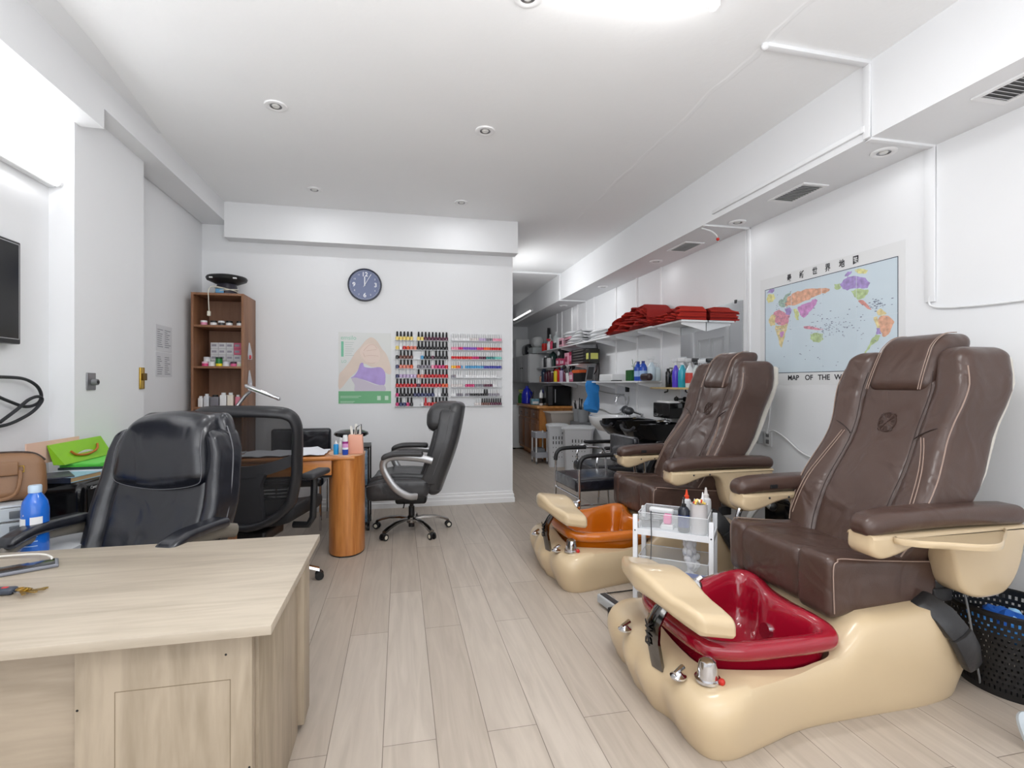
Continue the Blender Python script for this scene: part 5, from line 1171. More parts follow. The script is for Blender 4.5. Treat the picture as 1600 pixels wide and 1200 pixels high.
L = [ # per row: list of (colour, cap) across 15 places
 [('yellow', 'k')]*7+[('plum', 'k')]*7,
 [('yellow', 'w'), ('white', 'w'), ('red', 'w'), ('orange', 'w'), ('salmon', 'w'), ('salmon', 'w')]+[('black', 'k')]*9,
 [('black', 'w')]+[('brown', 'k')]*4+[('blue', 'w')]+[('black', 'k')]*2+[('plum', 'w')]+[('black', 'k')]*4,
 [('navy', 'w')]+[('salmon', 'k')]*3+[('orange', 'k')]+[('grey', 'w')]+[('grey', 'k')]*3+[('pink', 'w')]+[('magenta', 'k')]*3+[('red', 'w')],
 [('navy', 'w')]+[('lilac', 'w')]*5+[('salmon', 'k')]+[('salmon', 'w')]+[('red', 'k')]*7,
 [('red', 'k')]*6+[('plum', 'w')]+[('red', 'k')]*6+[('orange', 'k')]*2,
 [('magenta', 'k')]+[('black', 'k')]*4+[('navy', 'k')]*6+[('white', 'w')]*2+[('black', 'k')]*2,
 [('magenta', 'k'), ('navy', 'k'), ('navy', 'w'), ('magenta', 'k'), ('black', 'k'), ('white', 'w'), ('red', 'r'), ('red', 'w'), ('red', 'k'), ('orange', 'k'), ('navy', 'k'), ('navy', 'k'), ('black', 'k')],
]
R = [
 [('white', 'w')]*8+[('clear', 'w')]*4+[('lilac', 'w')]*3+[('grey', 'w')]*3+[('pink', 'w')]*4,
 [('pink', 'w')]*3+[('magenta', 'w')]*2+[('purple', 'w')]*6+[('magenta', 'w')]*3+[('orange', 'w')]*3+[('red', 'w')]*5,
 [('red', 'w')]*9+[('magenta', 'w')]*3+[('plum', 'w')]*3+[('teal', 'w')]*4+[('mint', 'w')]*3,
 [('gold', 'w')]*2+[('orange', 'w')]*2+[('blue', 'w')]*9+[('deepblue', 'w')]*8,
 [('grey', 'w')]*2+[('white', 'w')]*17,
 [('clear', 'w')]*5+[('magenta', 'w')]*4+[('grey', 'w')]*4+[('plum', 'w')]*4+[('white', 'w')]*2,
 [('white', 'w')]*2+[('grey', 'w')]*5+[('black', 'w')]*6+[('black', 'k')]*2+[('grey', 'w')]*5,
 [('clear', 'w')]*3+[('brown', 'k')]*4+[('plum', 'k')]*5,
]
ACR = mat('rack_acrylic', (232, 235, 238), 0.2, alpha=0.35)
for nm, x0, x1, z0, z1, rows, lb in (('left', -0.053, 0.512, 1.052, 1.845, L, 'left clear wall rack of nail polish with mostly black caps'), ('right', 0.532, 1.094, 1.052, 1.850, R, 'right clear wall rack of nail polish with mostly white caps')):
    t = thing('polish_rack', lb, 'wall rack', (0, YB, 0), 0, 'clear nail polish racks on the back wall')
    part('back_panel', M().b2((x0, -0.004, z0), (x1, -0.0005, z1)), mat('rack_back', (228, 229, 231), 0.35), t)
    H_ = (z1-z0)/8
    for r in range(8):
        z = z1-H_*(r+1)+0.012
        m = M(); m.b2((x0, -0.034, z-0.004), (x1, -0.004, z)); m.b2((x0, -0.036, z-0.004), (x1, -0.034, z+0.007))
        part('ledge', m, ACR, t)
        row = rows[r]; full = 15 if nm == 'left' else 22; pitch = (x1-x0-0.012)/full; n_ = len(row)
        xs0 = x0+0.006+pitch/2
        off = (full-n_)*pitch if (nm == 'right' and r in (7,)) else 0
        if r == 7 and nm == 'right': off = pitch*10
        gap = (full-n_) if nm == 'left' else (1 if n_ < full and r != 7 else 0)
        for k, (c_, cp) in enumerate(row):
            kk = k + (gap if (nm == 'left' and k >= n_//2) else (gap if k >= 5 and gap else 0))
            x = xs0+off+pitch*kk
            if x > x1-0.01: continue
            polish(nm, 'nail polish bottles in the %s wall rack' % nm, r, c_, cp, x, YB-0.020, z, k, 1.36 if nm == 'left' else 1.15)
    if nm == 'right':
        m = M()
        for k in range(44): x = x0+0.006+k*(x1-x0-0.012)/43; m.b2((x-0.0007, -0.006, z0+0.01), (x+0.0007, -0.004, z1-0.01))
        part('fine_ribs', m, mat('rib_grey', (196, 198, 204), 0.4), t)
# ================================================================== office chairs and nail table
def star_base(t, R_, col, caster_col, h0=0.085, a0=0.3):
    b = part('star_base', M().lathe([(0.035, 0.075), (0.042, 0.08), (0.042, 0.125), (0.03, 0.14)], n=20), col, t)
    for i in range(5):
        a = a0+2*PI*i/5; c_, s_ = math.cos(a), math.sin(a)
        pts = [(0.02, 0.118), (0.10, 0.128), (0.20, 0.120), (0.28, 0.098), (R_, 0.075)]
        m = M(); rr = []
        for r, z in pts:
            w_ = 0.026-0.03*r*0.3; hh = 0.016
            rr.append([(r*c_-s_*w_, r*s_+c_*w_, z-hh), (r*c_-s_*w_*0.8, r*s_+c_*w_*0.8, z), (r*c_, r*s_, z+0.006), (r*c_+s_*w_*0.8, r*s_-c_*w_*0.8, z), (r*c_+s_*w_, r*s_-c_*w_, z-hh)])
        m.loft(rr); part('spoke', m, col, b)
        x, y = R_*c_, R_*s_; m = M(); px, py = -s_, c_
        for s2 in (-1, 1): m.cyl((x+px*s2*0.012, y+py*s2*0.012, 0.028), (x+px*s2*0.026, y+py*s2*0.026, 0.028), 0.028, n=18)
        m.ball((x, y, 0.045), 0.018, 8); m.mi(1)
        for s2 in (-1, 1): m.cyl((x+px*s2*0.0255, y+py*s2*0.0255, 0.028), (x+px*s2*0.0275, y+py*s2*0.0275, 0.028), 0.016, n=14)
        part('caster', m, [BLACKP, caster_col], b)
    part('gas_column', M().cyl((0, 0, 0.04), (0, 0, 0.22), 0.026).cyl((0, 0, 0.2), (0, 0, 0.33), 0.018), BLACKP, t)

def exec_chair(label, loc, rz, leather_, arm_m, base_m, pipe_m, W=0.52, side_d=0.12, head_h=0.235, head_d=0.16, lumb_d=0.09, taper=0.06, yoff=0.0, zs=0.47, cast=None, arm_drop=0.0, a0=0.3, recl=0.17, head_w=0.42, open_arm=True, top=1.15):
    t = thing('executive_chair', label, 'office chair', loc, rz)
    star_base(t, 0.335, base_m, cast or GREYP, a0=a0)
    part('mechanism', M().rbox((0, 0.0, 0.29), (0.17, 0.27, 0.075), 0.025, 3, 3).tube([(0.09, -0.05, 0.27), (0.17, -0.05, 0.25), (0.19, -0.05, 0.25)], 0.006), BLACKP, t)
    def sd(p):
        x, y, z = p; u = (y+0.10)/0.26
        k = max(0, min(1, (z-(zs-0.14))/0.17))
        return (x, y, z+0.03*k*abs(x/(W/2))**3-0.035*max(0, -u)**2+0.012*math.cos(u*2.0)*k-(1-k)*0.03*math.cos(u*1.4))
    seat = part('seat', M().rbox((0, -0.09, zs-0.075), (W, 0.53, 0.15), 0.06, 4, 8, sd), leather_, t, angle=80)
    part('seat_top_pad', M().rbox((0, -0.10, zs), (W-0.10, 0.47, 0.05), 0.024, 3, 8, sd), leather_, t, angle=80)
    part('seat_piping', M().tube([sd(tuple(q)) for q in spline([(s_*(W/2-0.008)*sx, -0.09+0.25*sy, zs-0.035) for s_, sx, sy in ((1, 1, 0.9), (1, 0.9, 1), (1, 0, 1.02), (-1, 0.9, 1), (-1, 1, 0.9), (-1, 1, 0), (-1, 1, -0.9), (-1, 0.9, -1), (1, 0, -1.02), (1, 0.9, -1), (1, 1, -0.9), (1, 1, 0))], 4)], 0.003, 6, closed=True), pipe_m, seat)
    # back profile: y of the front face at height z
    def yb(z): return 0.115+yoff+(z-0.45)*recl+0.03*math.sin((z-0.5)*4.5)
    def bd(p):
        x, d, z = p
        k = interp(z, [0.3, 0.5, 0.75, 0.95, top], [0.72, 0.94, 1.0, 0.93, 0.72])
        return (x*k, yb(z)+d-0.045*abs(x/(W/2))**2.4*(1 if z > 0.4 else 0.3), z)
    zt, z0 = top, 0.34
    back = part('backrest', M().rbox((0, 0.085, (zt+z0)/2), (W, 0.11, zt-z0-0.02), 0.05, 4, 12, bd), leather_, t, angle=80)
    part('lumbar_cushion', M().rbox((0, 0.065-lumb_d/2, 0.70), (W-0.13, lumb_d, 0.47), 0.042, 4, 8, bd), leather_, t, angle=80)
    for s_ in (-1, 1):
        part('side_cushion', M().rbox((s_*(W/2-0.038), 0.045, 0.76), (0.085, side_d, 0.66), 0.038, 4, 10, bd), leather_, t, angle=80)
        pts = [bd((s_*(W/2-0.078), -0.012, z)) for z in (0.5, 0.6, 0.7, 0.8, 0.9, 0.96)]
        part('piping', M().tube(spline(pts, 4), 0.0028, 6), pipe_m, back)
        pts = [bd((s_*(W/2+0.004), 0.06, z)) for z in (0.42, 0.55, 0.7, 0.85, 1.0, top-0.07)]
        part('piping', M().tube(spline(pts, 4), 0.0028, 6), pipe_m, back)
    def hd(p):
        x, d, z = p; u = (z-(top-0.12))/0.12
        v_ = (z-(top-head_h/2))/(head_h/2); q_ = abs(x/(head_w/2))**2
        return (x*(1-taper*(v_+1)), yb(z)+d-0.02*math.cos(min(1, abs(v_))*PI/2)+0.03*max(0, v_)**2, z-0.03*q_*max(0, v_)-0.035*(1-q_)*max(0, -v_))
    part('head_pillow', M().rbox((0, 0.07-head_d/2, top-head_h/2), (head_w, head_d, head_h), 0.06, 4, 10, hd), leather_, t, angle=80)
    yf = 0.07-head_d
    hp = [hd((head_w/2*a, yf+c, top-head_h/2+head_h/2*b)) for a, b, c in ((-0.93, 0.6, 0.012), (-0.95, 0, 0.010), (-0.93, -0.7, 0.014), (-0.75, -0.93, 0.02), (0, -0.95, 0.02), (0.75, -0.93, 0.02), (0.93, -0.7, 0.014), (0.95, 0, 0.010), (0.93, 0.6, 0.012))]
    part('pillow_seam', M().tube(spline(hp, 5), 0.0014, 6), pipe_m, back)
    for s_ in (-1, 1):
        x = s_*(W/2+0.035)
        if open_arm:
            pts = [(x, 0.20, 0.66), (x, 0.10, 0.685), (x, -0.08, 0.70), (x, -0.17, 0.685), (x, -0.20, 0.63), (x, -0.175, 0.55), (x, -0.10, 0.44), (x-s_*0.02, 0.0, 0.37), (x-s_*0.05, 0.07, 0.36)]
            P_ = [(a, b, c-arm_drop) for a, b, c in pts]
            arm = part('armrest', M().tube(spline(P_, 6), 0.032, 10, flat=0.55, up=(1, 0, 0)), arm_m, t, angle=80)
            P_ = [(x, 0.22, 0.655-arm_drop), (x, 0.05, 0.665-arm_drop), (x, -0.08, 0.66-arm_drop), (x, -0.165, 0.60-arm_drop), (x, -0.15, 0.54-arm_drop)]
            pd = part('arm_pad', M().rbox((x, -0.045, 0.725-arm_drop), (0.085, 0.34, 0.045), 0.021, 3, 8, lambda p: (p[0], p[1], p[2]-0.9*max(0, -(p[1]+0.08))**2*2.2-0.3*max(0, p[1])**2)), leather_, arm, angle=80)
    return t
GREYL = leather('charcoal_leather', (58, 58, 60), 0.34, 0.12)
PIPE = mat('grey_piping', (112, 112, 116), 0.5)
exec_chair('charcoal leather executive chair with silver arms in side view by the back wall', (0.10, 4.62, 0), -PI/2-0.12, GREYL, mat('silver_arm', (178, 178, 180), 0.28, 0.7), mat('nickel', (150, 146, 142), 0.22, 1.0), mat('charcoal_piping', (96, 96, 98), 0.5), W=0.54, side_d=0.16, head_d=0.23, lumb_d=0.15, taper=0.04, yoff=0.05, recl=0.24, zs=0.50, cast=mat('caster_cream', (214, 208, 192), 0.4), a0=0.62)
TAUPE = mat('taupe_plastic', (118, 112, 102), 0.35)
exec_chair('glossy black leather executive chair behind the reception desk', (-1.115, 2.45, 0), -0.34, BLACKL, TAUPE, TAUPE, PIPE, W=0.61, side_d=0.20, head_h=0.32, head_d=0.17, lumb_d=0.11, taper=0.10, zs=0.50, arm_drop=0.02, head_w=0.49, top=1.172, recl=0.27, yoff=-0.03)

# --- mesh-back chair seen from behind
def mesh_chair():
    t = thing('mesh_chair', 'black mesh-back office chair seen from behind, facing the nail table', 'office chair', (-0.86, 3.55, 0), math.radians(166))
    star_base(t, 0.34, CHROME, BLACKP, a0=0.42+PI)
    part('mechanism', M().rbox((0, 0.02, 0.36), (0.18, 0.26, 0.07), 0.02, 3, 3).tube([(0.05, 0, 0.36), (0.28, 0.0, 0.33)], 0.012), BLACKP, t)
    part('seat', M().rbox((0, -0.10, 0.46), (0.52, 0.50, 0.10), 0.045, 4, 8, lambda p: (p[0], p[1], p[2]+0.05*abs(p[0]/0.26)**3-0.08*max(0, -p[1]-0.2))), mat('black_fabric', (28, 28, 31), 0.75, bump=0.1, bscale=300), t, angle=80)
    def bd(x, z, d=0.0):
        k = interp(z, [0.42, 0.6, 0.8, 1.0, 1.14], [0.72, 0.90, 0.97, 1.0, 0.98])
        return (x*k, 0.19+(z-0.45)*0.16-0.07*(abs(x)/0.3)**2+d, z)
    # outer frame ring
    out = [(-0.315, 0.95), (-0.315, 1.06), (-0.285, 1.115), (-0.20, 1.135), (0, 1.14), (0.20, 1.135), (0.285, 1.115), (0.315, 1.06), (0.315, 0.95), (0.31, 0.80), (0.30, 0.66), (0.27, 0.55), (0.18, 0.47), (0, 0.43), (-0.18, 0.47), (-0.27, 0.55), (-0.30, 0.66), (-0.31, 0.80)]
    fr = part('back_frame', M().tube([bd(p.x, p.y) for p in spline([(a, b, 0) for a, b in out], 5, closed=True)], 0.052, 10, closed=True, flat=0.5), mat('graphite_plastic', (40, 40, 43), 0.35), t, angle=80)
    # cross band and spine
    m = M(); n = 18
    def band(zc, th, bow):
        rr = []
        for i in range(n+1):
            x = -0.30+0.60*i/n; z = zc+bow*(x/0.3)**2
            rr.append([bd(x, z-th, 0.022), bd(x, z+th, 0.022), bd(x, z+th, -0.012), bd(x, z-th, -0.012)])
        m.loft(rr)
    band(0.775, 0.035, 0.07)
    rr = []
    for z, w_ in ((0.43, 0.13), (0.50, 0.135), (0.60, 0.12), (0.70, 0.12), (0.77, 0.15)): rr.append([bd(-w_, z, 0.03), bd(w_, z, 0.03), bd(w_, z, -0.012), bd(-w_, z, -0.012)])
    m.loft(rr); part('spine', m, DARKG, t)
    MESH = mat('mesh_cloth', (34, 34, 36), 0.8, alpha=0.8)
    m = M(); rr = []
    for i in range(15):
        z = 0.45+0.68*i/14; rr.append([bd(-0.30+0.60*j/14, z, -0.022) for j in range(15)])
    m.loft(rr, cap=False, closed=False); part('mesh_panel', m, MESH, fr)
    m = M(); 
    for i in range(6): z = 0.60+0.022*i; m.tube([bd(x, z, -0.035) for x in (-0.25, -0.2, -0.1, 0, 0.1, 0.2, 0.25)], 0.007, 6)
    part('lumbar_support', m, BLACKP, t)
    for s_ in (-1, 1):
        x = s_*0.325
        part('arm_post', M().tube([(s_*0.2, 0.0, 0.40), (x-s_*0.03, -0.0, 0.40), (x, -0.0, 0.45), (x, -0.02, 0.62), (x, -0.02, 0.70)], 0.022, 8), BLACKP, t)
        part('arm_pad', M().rbox((x, -0.05, 0.72), (0.095, 0.27, 0.04), 0.019, 3, 5), DARKG, t)
    return t
mesh_chair()

# --- nail table
NT = wood('nail_table_oak', (186, 112, 50), (214, 144, 78), axis=0, scale=1.0, rough=0.35, stretch=8, coat=0.3)
NTV = wood('nail_column_oak', (176, 104, 44), (212, 142, 76), axis=2, scale=1.0, rough=0.33, stretch=9, coat=0.3)
t = thing('nail_table', 'orange oak manicure table with a rounded pillar leg at its right end', 'table', (0, 0, 0))
part('table_top', M().rbox((-0.83, 4.22, 0.745), (1.0, 0.44, 0.03), 0.012, 2, 3), NT, t)
part('apron', M().b2((-1.30, 4.02, 0.62), (-0.50, 4.04, 0.73)), NT, t, bevel=0.002)
part('under_shelf', M().b2((-1.30, 4.04, 0.60), (-0.50, 4.40, 0.62)), BLACKP, t)
prof = [(-0.404+0.134*math.cos(a), 4.19+0.19*math.sin(a)) for a in [2*PI*i/40 for i in range(40)]]
prof = [(x, max(4.005+((x+0.404)/0.134)**2*0.05, y)) for x, y in prof]
part('pillar', M().prism(prof, 0.012, 0.755), NTV, t, angle=30)
part('pillar_foot', M().prism([(-0.404+(x+0.404)*0.97, 4.19+(y-4.19)*0.97) for x, y in prof], 0.0, 0.012), BLACKP, t)
part('pillar', M().b2((-1.30, 4.05, 0), (-1.25, 4.40, 0.73)), NTV, t, 'plain end panel')
part('pillar_top', M().prism([(-0.404+(x+0.404)*1.03, 4.19+(y-4.19)*1.03) for x, y in prof], 0.755, 0.765), mat('peach_top', (222, 176, 140), 0.4), t)
m = M(); rr = []
rn = random.Random(4)
for i in range(13):
    x = -1.15+0.60*i/12; rr.append([(x, 4.02+0.36*j/8, 0.766+0.012*abs(math.sin(i*1.1+j*0.8))+(0.018 if 6 < i < 11 and j > 4 else 0)) for j in range(9)])
m.loft(rr, cap=False, closed=False); m2 = M()
solo('paper_towel', m, mat('paper_white', (232, 234, 240), 0.8), 'crumpled white paper towel spread over the nail table', 'paper towel')
zt = 0.765
bottle('spray_bottle', 'small bright blue spray bottle at the left of the nail table pillar', None, (-0.475, 4.09, zt), 0.019, 0.105, mat('cyan_gel', (40, 150, 215), 0.2), PLASTIC_W, 'nozzle')
bottle('spray_bottle', 'small white bottle with angled nozzle behind the blue one on the nail table pillar', None, (-0.450, 4.16, zt), 0.015, 0.115, mat('offwhite_b', (232, 234, 232), 0.3), PLASTIC_W, 'spray')
t = thing('striped_bottle', 'bottle with blue, pink and purple bands and a white cap on the nail table pillar', 'bottle', (-0.405, 4.06, zt))
part('body', M().lathe([(0.020, 0), (0.022, 0.003), (0.022, 0.10)], n=18), mat('royal_blue', (30, 80, 190), 0.25), t)
for z0, z1, c_ in ((0.04, 0.055, (235, 240, 250)), (0.055, 0.085, (226, 160, 215)), (0.085, 0.10, (150, 30, 120))): part('band', M().lathe([(0.0225, z0), (0.0225, z1)], n=18, cap=False), mat('band_%d' % c_[0], c_, 0.3), t)
part('cap', M().lathe([(0.019, 0.10), (0.019, 0.13), (0.015, 0.148)], n=14), PLASTIC_W, t)
PK = mat('salmon_plastic', (226, 164, 140), 0.4)
t = thing('tool_holder', 'salmon pink tapered holder full of files on the nail table pillar', 'tool holder', (-0.335, 4.13, zt))
part('cup', M().loft([[(-0.060, -0.045, 0), (0.060, -0.045, 0), (0.060, 0.045, 0), (-0.060, 0.045, 0)], [(-0.052, -0.04, 0.145), (0.052, -0.04, 0.145), (0.052, 0.04, 0.145), (-0.052, 0.04, 0.145)]]), PK, t, bevel=0.006)
m = M()
for x, y, h_, a in ((-0.03, 0.0, 0.055, -0.1), (0.0, 0.01, 0.07, 0.05), (0.035, 0.0, 0.05, 0.1)): m.box((x, y, 0.145+h_/2), (0.018, 0.004, h_+0.02), Matrix.Rotation(a, 3, 'Y'))
part('nail_file', m, mat('file_white', (225, 222, 215), 0.7), t)
m = M(); m.tube([(0.0, -0.01, 0.145), (0.005, -0.01, 0.20), (0.042, -0.01, 0.225), (0.045, -0.01, 0.145)], 0.004, 6, closed=True)
part('wire_tool', m, DARKG, t)
# desk lamp on the nail table
t = thing('desk_lamp', 'chrome adjustable desk lamp leaning in front of the brown bookshelf', 'lamp', (-1.24, 4.33, 0.76))
part('base', M().lathe([(0.075, 0), (0.08, 0.006), (0.07, 0.02), (0.02, 0.028)], n=24), CHROME, t)
part('arm', M().tube([(0, 0, 0.02), (-0.06, 0.05, 0.25), (-0.03, 0.12, 0.36)], 0.009).tube([(-0.03, 0.12, 0.36), (0.02, 0.15, 0.44), (0.045, 0.2, 0.475)], 0.014), STEEL, t)
m = M().rbox((0.14, 0.22, 0.455), (0.27, 0.07, 0.035), 0.015, 3, 5, lambda p: (p[0], p[1], p[2]-(p[0]-0.0)*0.42+0.075)); part('lamp_shade', m, CHROME, t)
part('bulb_strip', M().rbox((0.14, 0.22, 0.432), (0.22, 0.045, 0.008), 0.003, 2, 3, lambda p: (p[0], p[1], p[2]-(p[0]-0.0)*0.42+0.078)), PLASTIC_W, t)
# black disc-shaped lamp on the drawer cart
t = thing('drawer_cart', 'narrow black drawer cart with blue-tinted clear drawers behind the nail table pillar', 'drawers', (-0.405, 4.87, 0))
m = M()
for x in (-0.14, 0.125):
    for y in (-0.17, 0.155): m.b2((x, y, 0.05), (x+0.015, y+0.015, 0.745))
m.b2((-0.14, -0.17, 0.73), (0.14, 0.17, 0.745)); m.b2((-0.14, -0.17, 0.05), (0.14, 0.17, 0.065)); m.b2((-0.14, -0.17, 0.39), (0.14, 0.17, 0.40))
part('frame', m, BLACKP, t)
for i in range(4): 
    d = part('drawer', M().b2((-0.122, -0.172, 0.075+0.165*i), (0.122, 0.15, 0.215+0.165*i)), mat('tinted_drawer', (96, 132, 160), 0.15, alpha=0.6), t, bevel=0.004)
    part('pull', M().rbox((0, -0.178, 0.15+0.165*i), (0.08, 0.012, 0.02), 0.004, 2, 2), BLACKP, d)
for x in (-0.13, 0.13):
    for y in (-0.16, 0.16): part('caster', M().cyl((x-0.01, y, 0.024), (x+0.01, y, 0.024), 0.024).cyl((x, y, 0.03), (x, y, 0.055), 0.008), BLACKP, t)
t = thing('round_stool_lamp', 'flat black dome-shaped appliance on the drawer cart behind the bottles', 'appliance', (-0.43, 4.84, 0.745))
part('foot', M().lathe([(0.07, 0), (0.07, 0.02), (0.045, 0.04), (0.05, 0.07)], n=24), BLACKP, t); part('dome', M().lathe([(0.05, 0.065), (0.13, 0.085), (0.152, 0.10), (0.145, 0.12), (0.10, 0.138), (0.001, 0.145)], n=32), BLACKG, t)
# black guest chair by the back wall
t = thing('guest_chair', 'low black padded guest chair against the back wall behind the nail table', 'chair', (-0.92, 5.10, 0), 0.0)
part('backrest', M().rbox((0, 0.12, 0.74), (0.54, 0.07, 0.27), 0.03, 3, 6), BLACKL, t); part('seat', M().rbox((0, -0.12, 0.44), (0.52, 0.46, 0.09), 0.035, 3, 6), BLACKL, t)
for x in (-0.23, 0.23):
    part('leg', M().tube([(x, -0.30, 0), (x, -0.30, 0.40)], 0.011), CHROME, t); part('leg', M().tube([(x, 0.14, 0), (x, 0.13, 0.45), (x, 0.13, 0.66)], 0.011), CHROME, t)
m = M(); m.b2((-0.11, -0.15, 0), (0.11, 0.15, 0.012)).mi(1).b2((-0.08, -0.12, 0.012), (0.03, 0.12, 0.0128)).b2((0.05, -0.14, 0.012), (0.09, 0.14, 0.0128))
solo('magazine', m, [mat('mag_white', (228, 226, 226), 0.4), mat('mag_red', (205, 40, 50), 0.4)], 'red and white magazine lying on the seat of the guest chair', 'magazine', (-0.83, 4.98, 0.486), 0.3)
# ================================================================== rear right: mirror, shelves, basins, kitchenette
def y_on(u, x):   # depth of the point on the plane X=x that stands in picture column u
    a = (u-800)/800; T = math.atan(175/800); c_, s_ = math.cos(T), math.sin(T)
    return x*(-a*s_+c_)/(a*c_+s_)
SHW = mat('shelf_white', (232, 233, 235), 0.4)
def wall_shelf(label, y0, y1, z, brk, x0=2.60, th=0.018):
    t = thing('wall_shelf', label, 'shelf', (0, 0, 0), 0, 'white bracketed shelves on the right wall')
    part('board', M().b2((x0, y0, z-th), (XR-0.019, y1, z)), SHW, t, bevel=0.002)
    for y in brk:
        m = M(); m.prism([(XR-0.015, z-th), (x0+0.02, z-th), (x0+0.02, z-th-0.02), (XR-0.015, z-th-0.085)], y-0.004, y+0.004, 1)
        part('bracket', m, SHW, t)
    return t
TOPZ, MIDZ, LOWZ = 1.915, 1.605, 1.335
wall_shelf('long top white shelf carrying the red towels, folded white towels and pink boxes', 4.985, 9.64, TOPZ, (5.34, 5.95, 6.594, 7.40, 8.16, 9.0))
wall_shelf('short white top shelf over the mirror carrying the smaller pile of red towels', 4.42, 4.965, TOPZ, (4.46, 4.92), 2.62)
wall_shelf('short middle white shelf in the utility area, crowded with dark boxes and bottles', 7.28, 9.64, MIDZ, (7.40, 8.16, 9.0))
wall_shelf('low white shelf with the blue bottles and white tray, right of the blue cloth', 5.30, 7.20, LOWZ, (5.34, 5.95, 6.594))
wall_shelf('low white shelf above the microwave with maroon and yellow bottles', 7.22, 9.64, LOWZ, (7.40, 8.16, 9.0))

# mirror
t = thing('wall_mirror', 'large frameless mirror leaning on the right wall behind the further pedicure chair', 'mirror', (XR, 4.42, 0))
part('glass', M().b2((-0.010, -0.50, 1.05), (-0.004, 0.50, 2.03)), mat('mirror_glass', (225, 228, 230), 0.02, 1.0), t)
part('backing', M().b2((-0.004, -0.5, 1.05), (-0.0005, 0.5, 2.03)), DARKG, t)
part('clip', M().b2((-0.016, -0.42, 2.015), (-0.002, -0.40, 2.045)), BLACKP, t)
# wooden ledge in front of the mirror
t = thing('wooden_ledge', 'narrow pale wood ledge holding coloured bottles in front of the mirror', 'ledge', (0, 0, 0))
part('board', M().b2((2.74, 4.45, 1.245), (XR-0.012, 5.28, 1.265)), wood('ledge_pine', (202, 176, 120), (226, 202, 150), 1, 1.0, 0.5), t, bevel=0.002)
part('hook', M().tube([(2.80, 5.0, 1.245), (2.80, 5.0, 1.22), (2.77, 5.02, 1.21)], 0.008, 8), BLACKP, t)
zl = 1.265
for u, x, nm, h, r, bc, cc, st, lb in ((1044, 2.80, 'tall_bottle', .20, .028, (22, 22, 24), (28, 28, 30), 'plain', 'slim black bottle, leftmost on the wooden ledge'), (1050, 2.85, 'tall_bottle', .215, .028, (30, 30, 32), (40, 40, 42), 'pump', 'black pump bottle, second on the wooden ledge'),
        (1056, 2.79, 'spray_bottle', .30, .038, (92, 70, 214), (232, 232, 234), 'spray', 'spray bottle filled with purple liquid on the wooden ledge'), (1066, 2.79, 'spray_bottle', .30, .042, (50, 172, 196), (232, 232, 234), 'spray', 'spray bottle filled with teal liquid on the wooden ledge'),
        (1078, 2.80, 'spray_bottle', .29, .044, (222, 226, 228), (210, 212, 214), 'spray', 'white spray bottle with red label beside the teal one on the wooden ledge'), (1088, 2.84, 'spray_bottle', .29, .038, (214, 222, 222), (40, 40, 42), 'spray', 'white spray bottle with black trigger on the wooden ledge'),
        (1098, 2.83, 'spray_bottle', .27, .038, (206, 214, 216), (220, 222, 224), 'spray', 'frosted spray bottle furthest right on the wooden ledge')):
    bottle(nm, lb, None, (x, y_on(u, x), zl), r, h, mat('led_%d_%d_%d' % bc, bc, 0.2, coat=0.4), mat('lec_%d_%d_%d' % cc, cc, 0.35), st, rz=PI, lab=mat('red_label', (200, 70, 60), 0.5) if 'red label' in lb else None)

# red towel piles
REDT = [mat('red_towel_a', (172, 36, 26), 0.85, bump=0.4, bscale=90), mat('red_towel_b', (150, 28, 22), 0.85, bump=0.4, bscale=90), mat('red_towel_c', (188, 46, 32), 0.85, bump=0.4, bscale=90)]
def towels(label, y0, y1, hfun, n, x0=2.58, seed=1):
    rn = random.Random(seed); t = thing('towel_pile', label, 'towels', (0, 0, 0), 0, 'red towel piles on the top shelves')
    for k in range(n):
        f0 = k/n; m = M(); rings = []; N_ = 44
        ph = rn.uniform(0, 6)
        for i in range(N_+1):
            u = i/N_; y = y0+(y1-y0)*u; H = hfun(u); z0 = TOPZ+0.004+H*f0; z1 = TOPZ+0.004+H*(f0+0.95/n)
            wob = 0.016*math.sin(8*u+ph)+0.010*math.sin(19*u+2*ph)+0.006*math.sin(39*u+k); xin = x0+0.028*math.sin(5*u+ph)+0.022*math.sin(17*u+k)+0.05*f0+0.010*math.sin(47*u+2.3*k)+0.008*math.sin(31*u+ph); xo = XR-0.03
            sag = 0.0
            zc = (z0+z1)/2+wob*0.6*(H/0.2); hh = max(0.002, (z1-z0)/2*1.15)
            rings.append([(xo, y, max(TOPZ+0.001, zc-hh)), (xo, y, zc+hh), (xin+0.05, y, zc+hh), (xin+0.012, y, zc+hh*0.8), (xin, y, zc), (xin+0.012, y, max(TOPZ+0.001, zc-hh*0.8)), (xin+0.05, y, max(TOPZ+0.001, zc-hh))])
        m.loft(rings); part('towel', m, REDT[k % 3], t, angle=75)
    return t
def big_h(u): return interp(u, [0, 0.06, 0.2, 0.42, 0.7, 0.88, 1.0], [0.10, 0.185, 0.255, 0.25, 0.19, 0.10, 0.03])
towels('big fanned pile of folded red towels on the long top shelf', 4.995, 6.10, big_h, 11, 2.55, 3)
towels('smaller pile of folded red towels on the short shelf over the mirror', 4.42, 4.96, lambda u: interp(u, [0, 0.15, 0.5, 0.85, 1], [0.10, 0.135, 0.12, 0.085, 0.05]), 6, 2.58, 5)
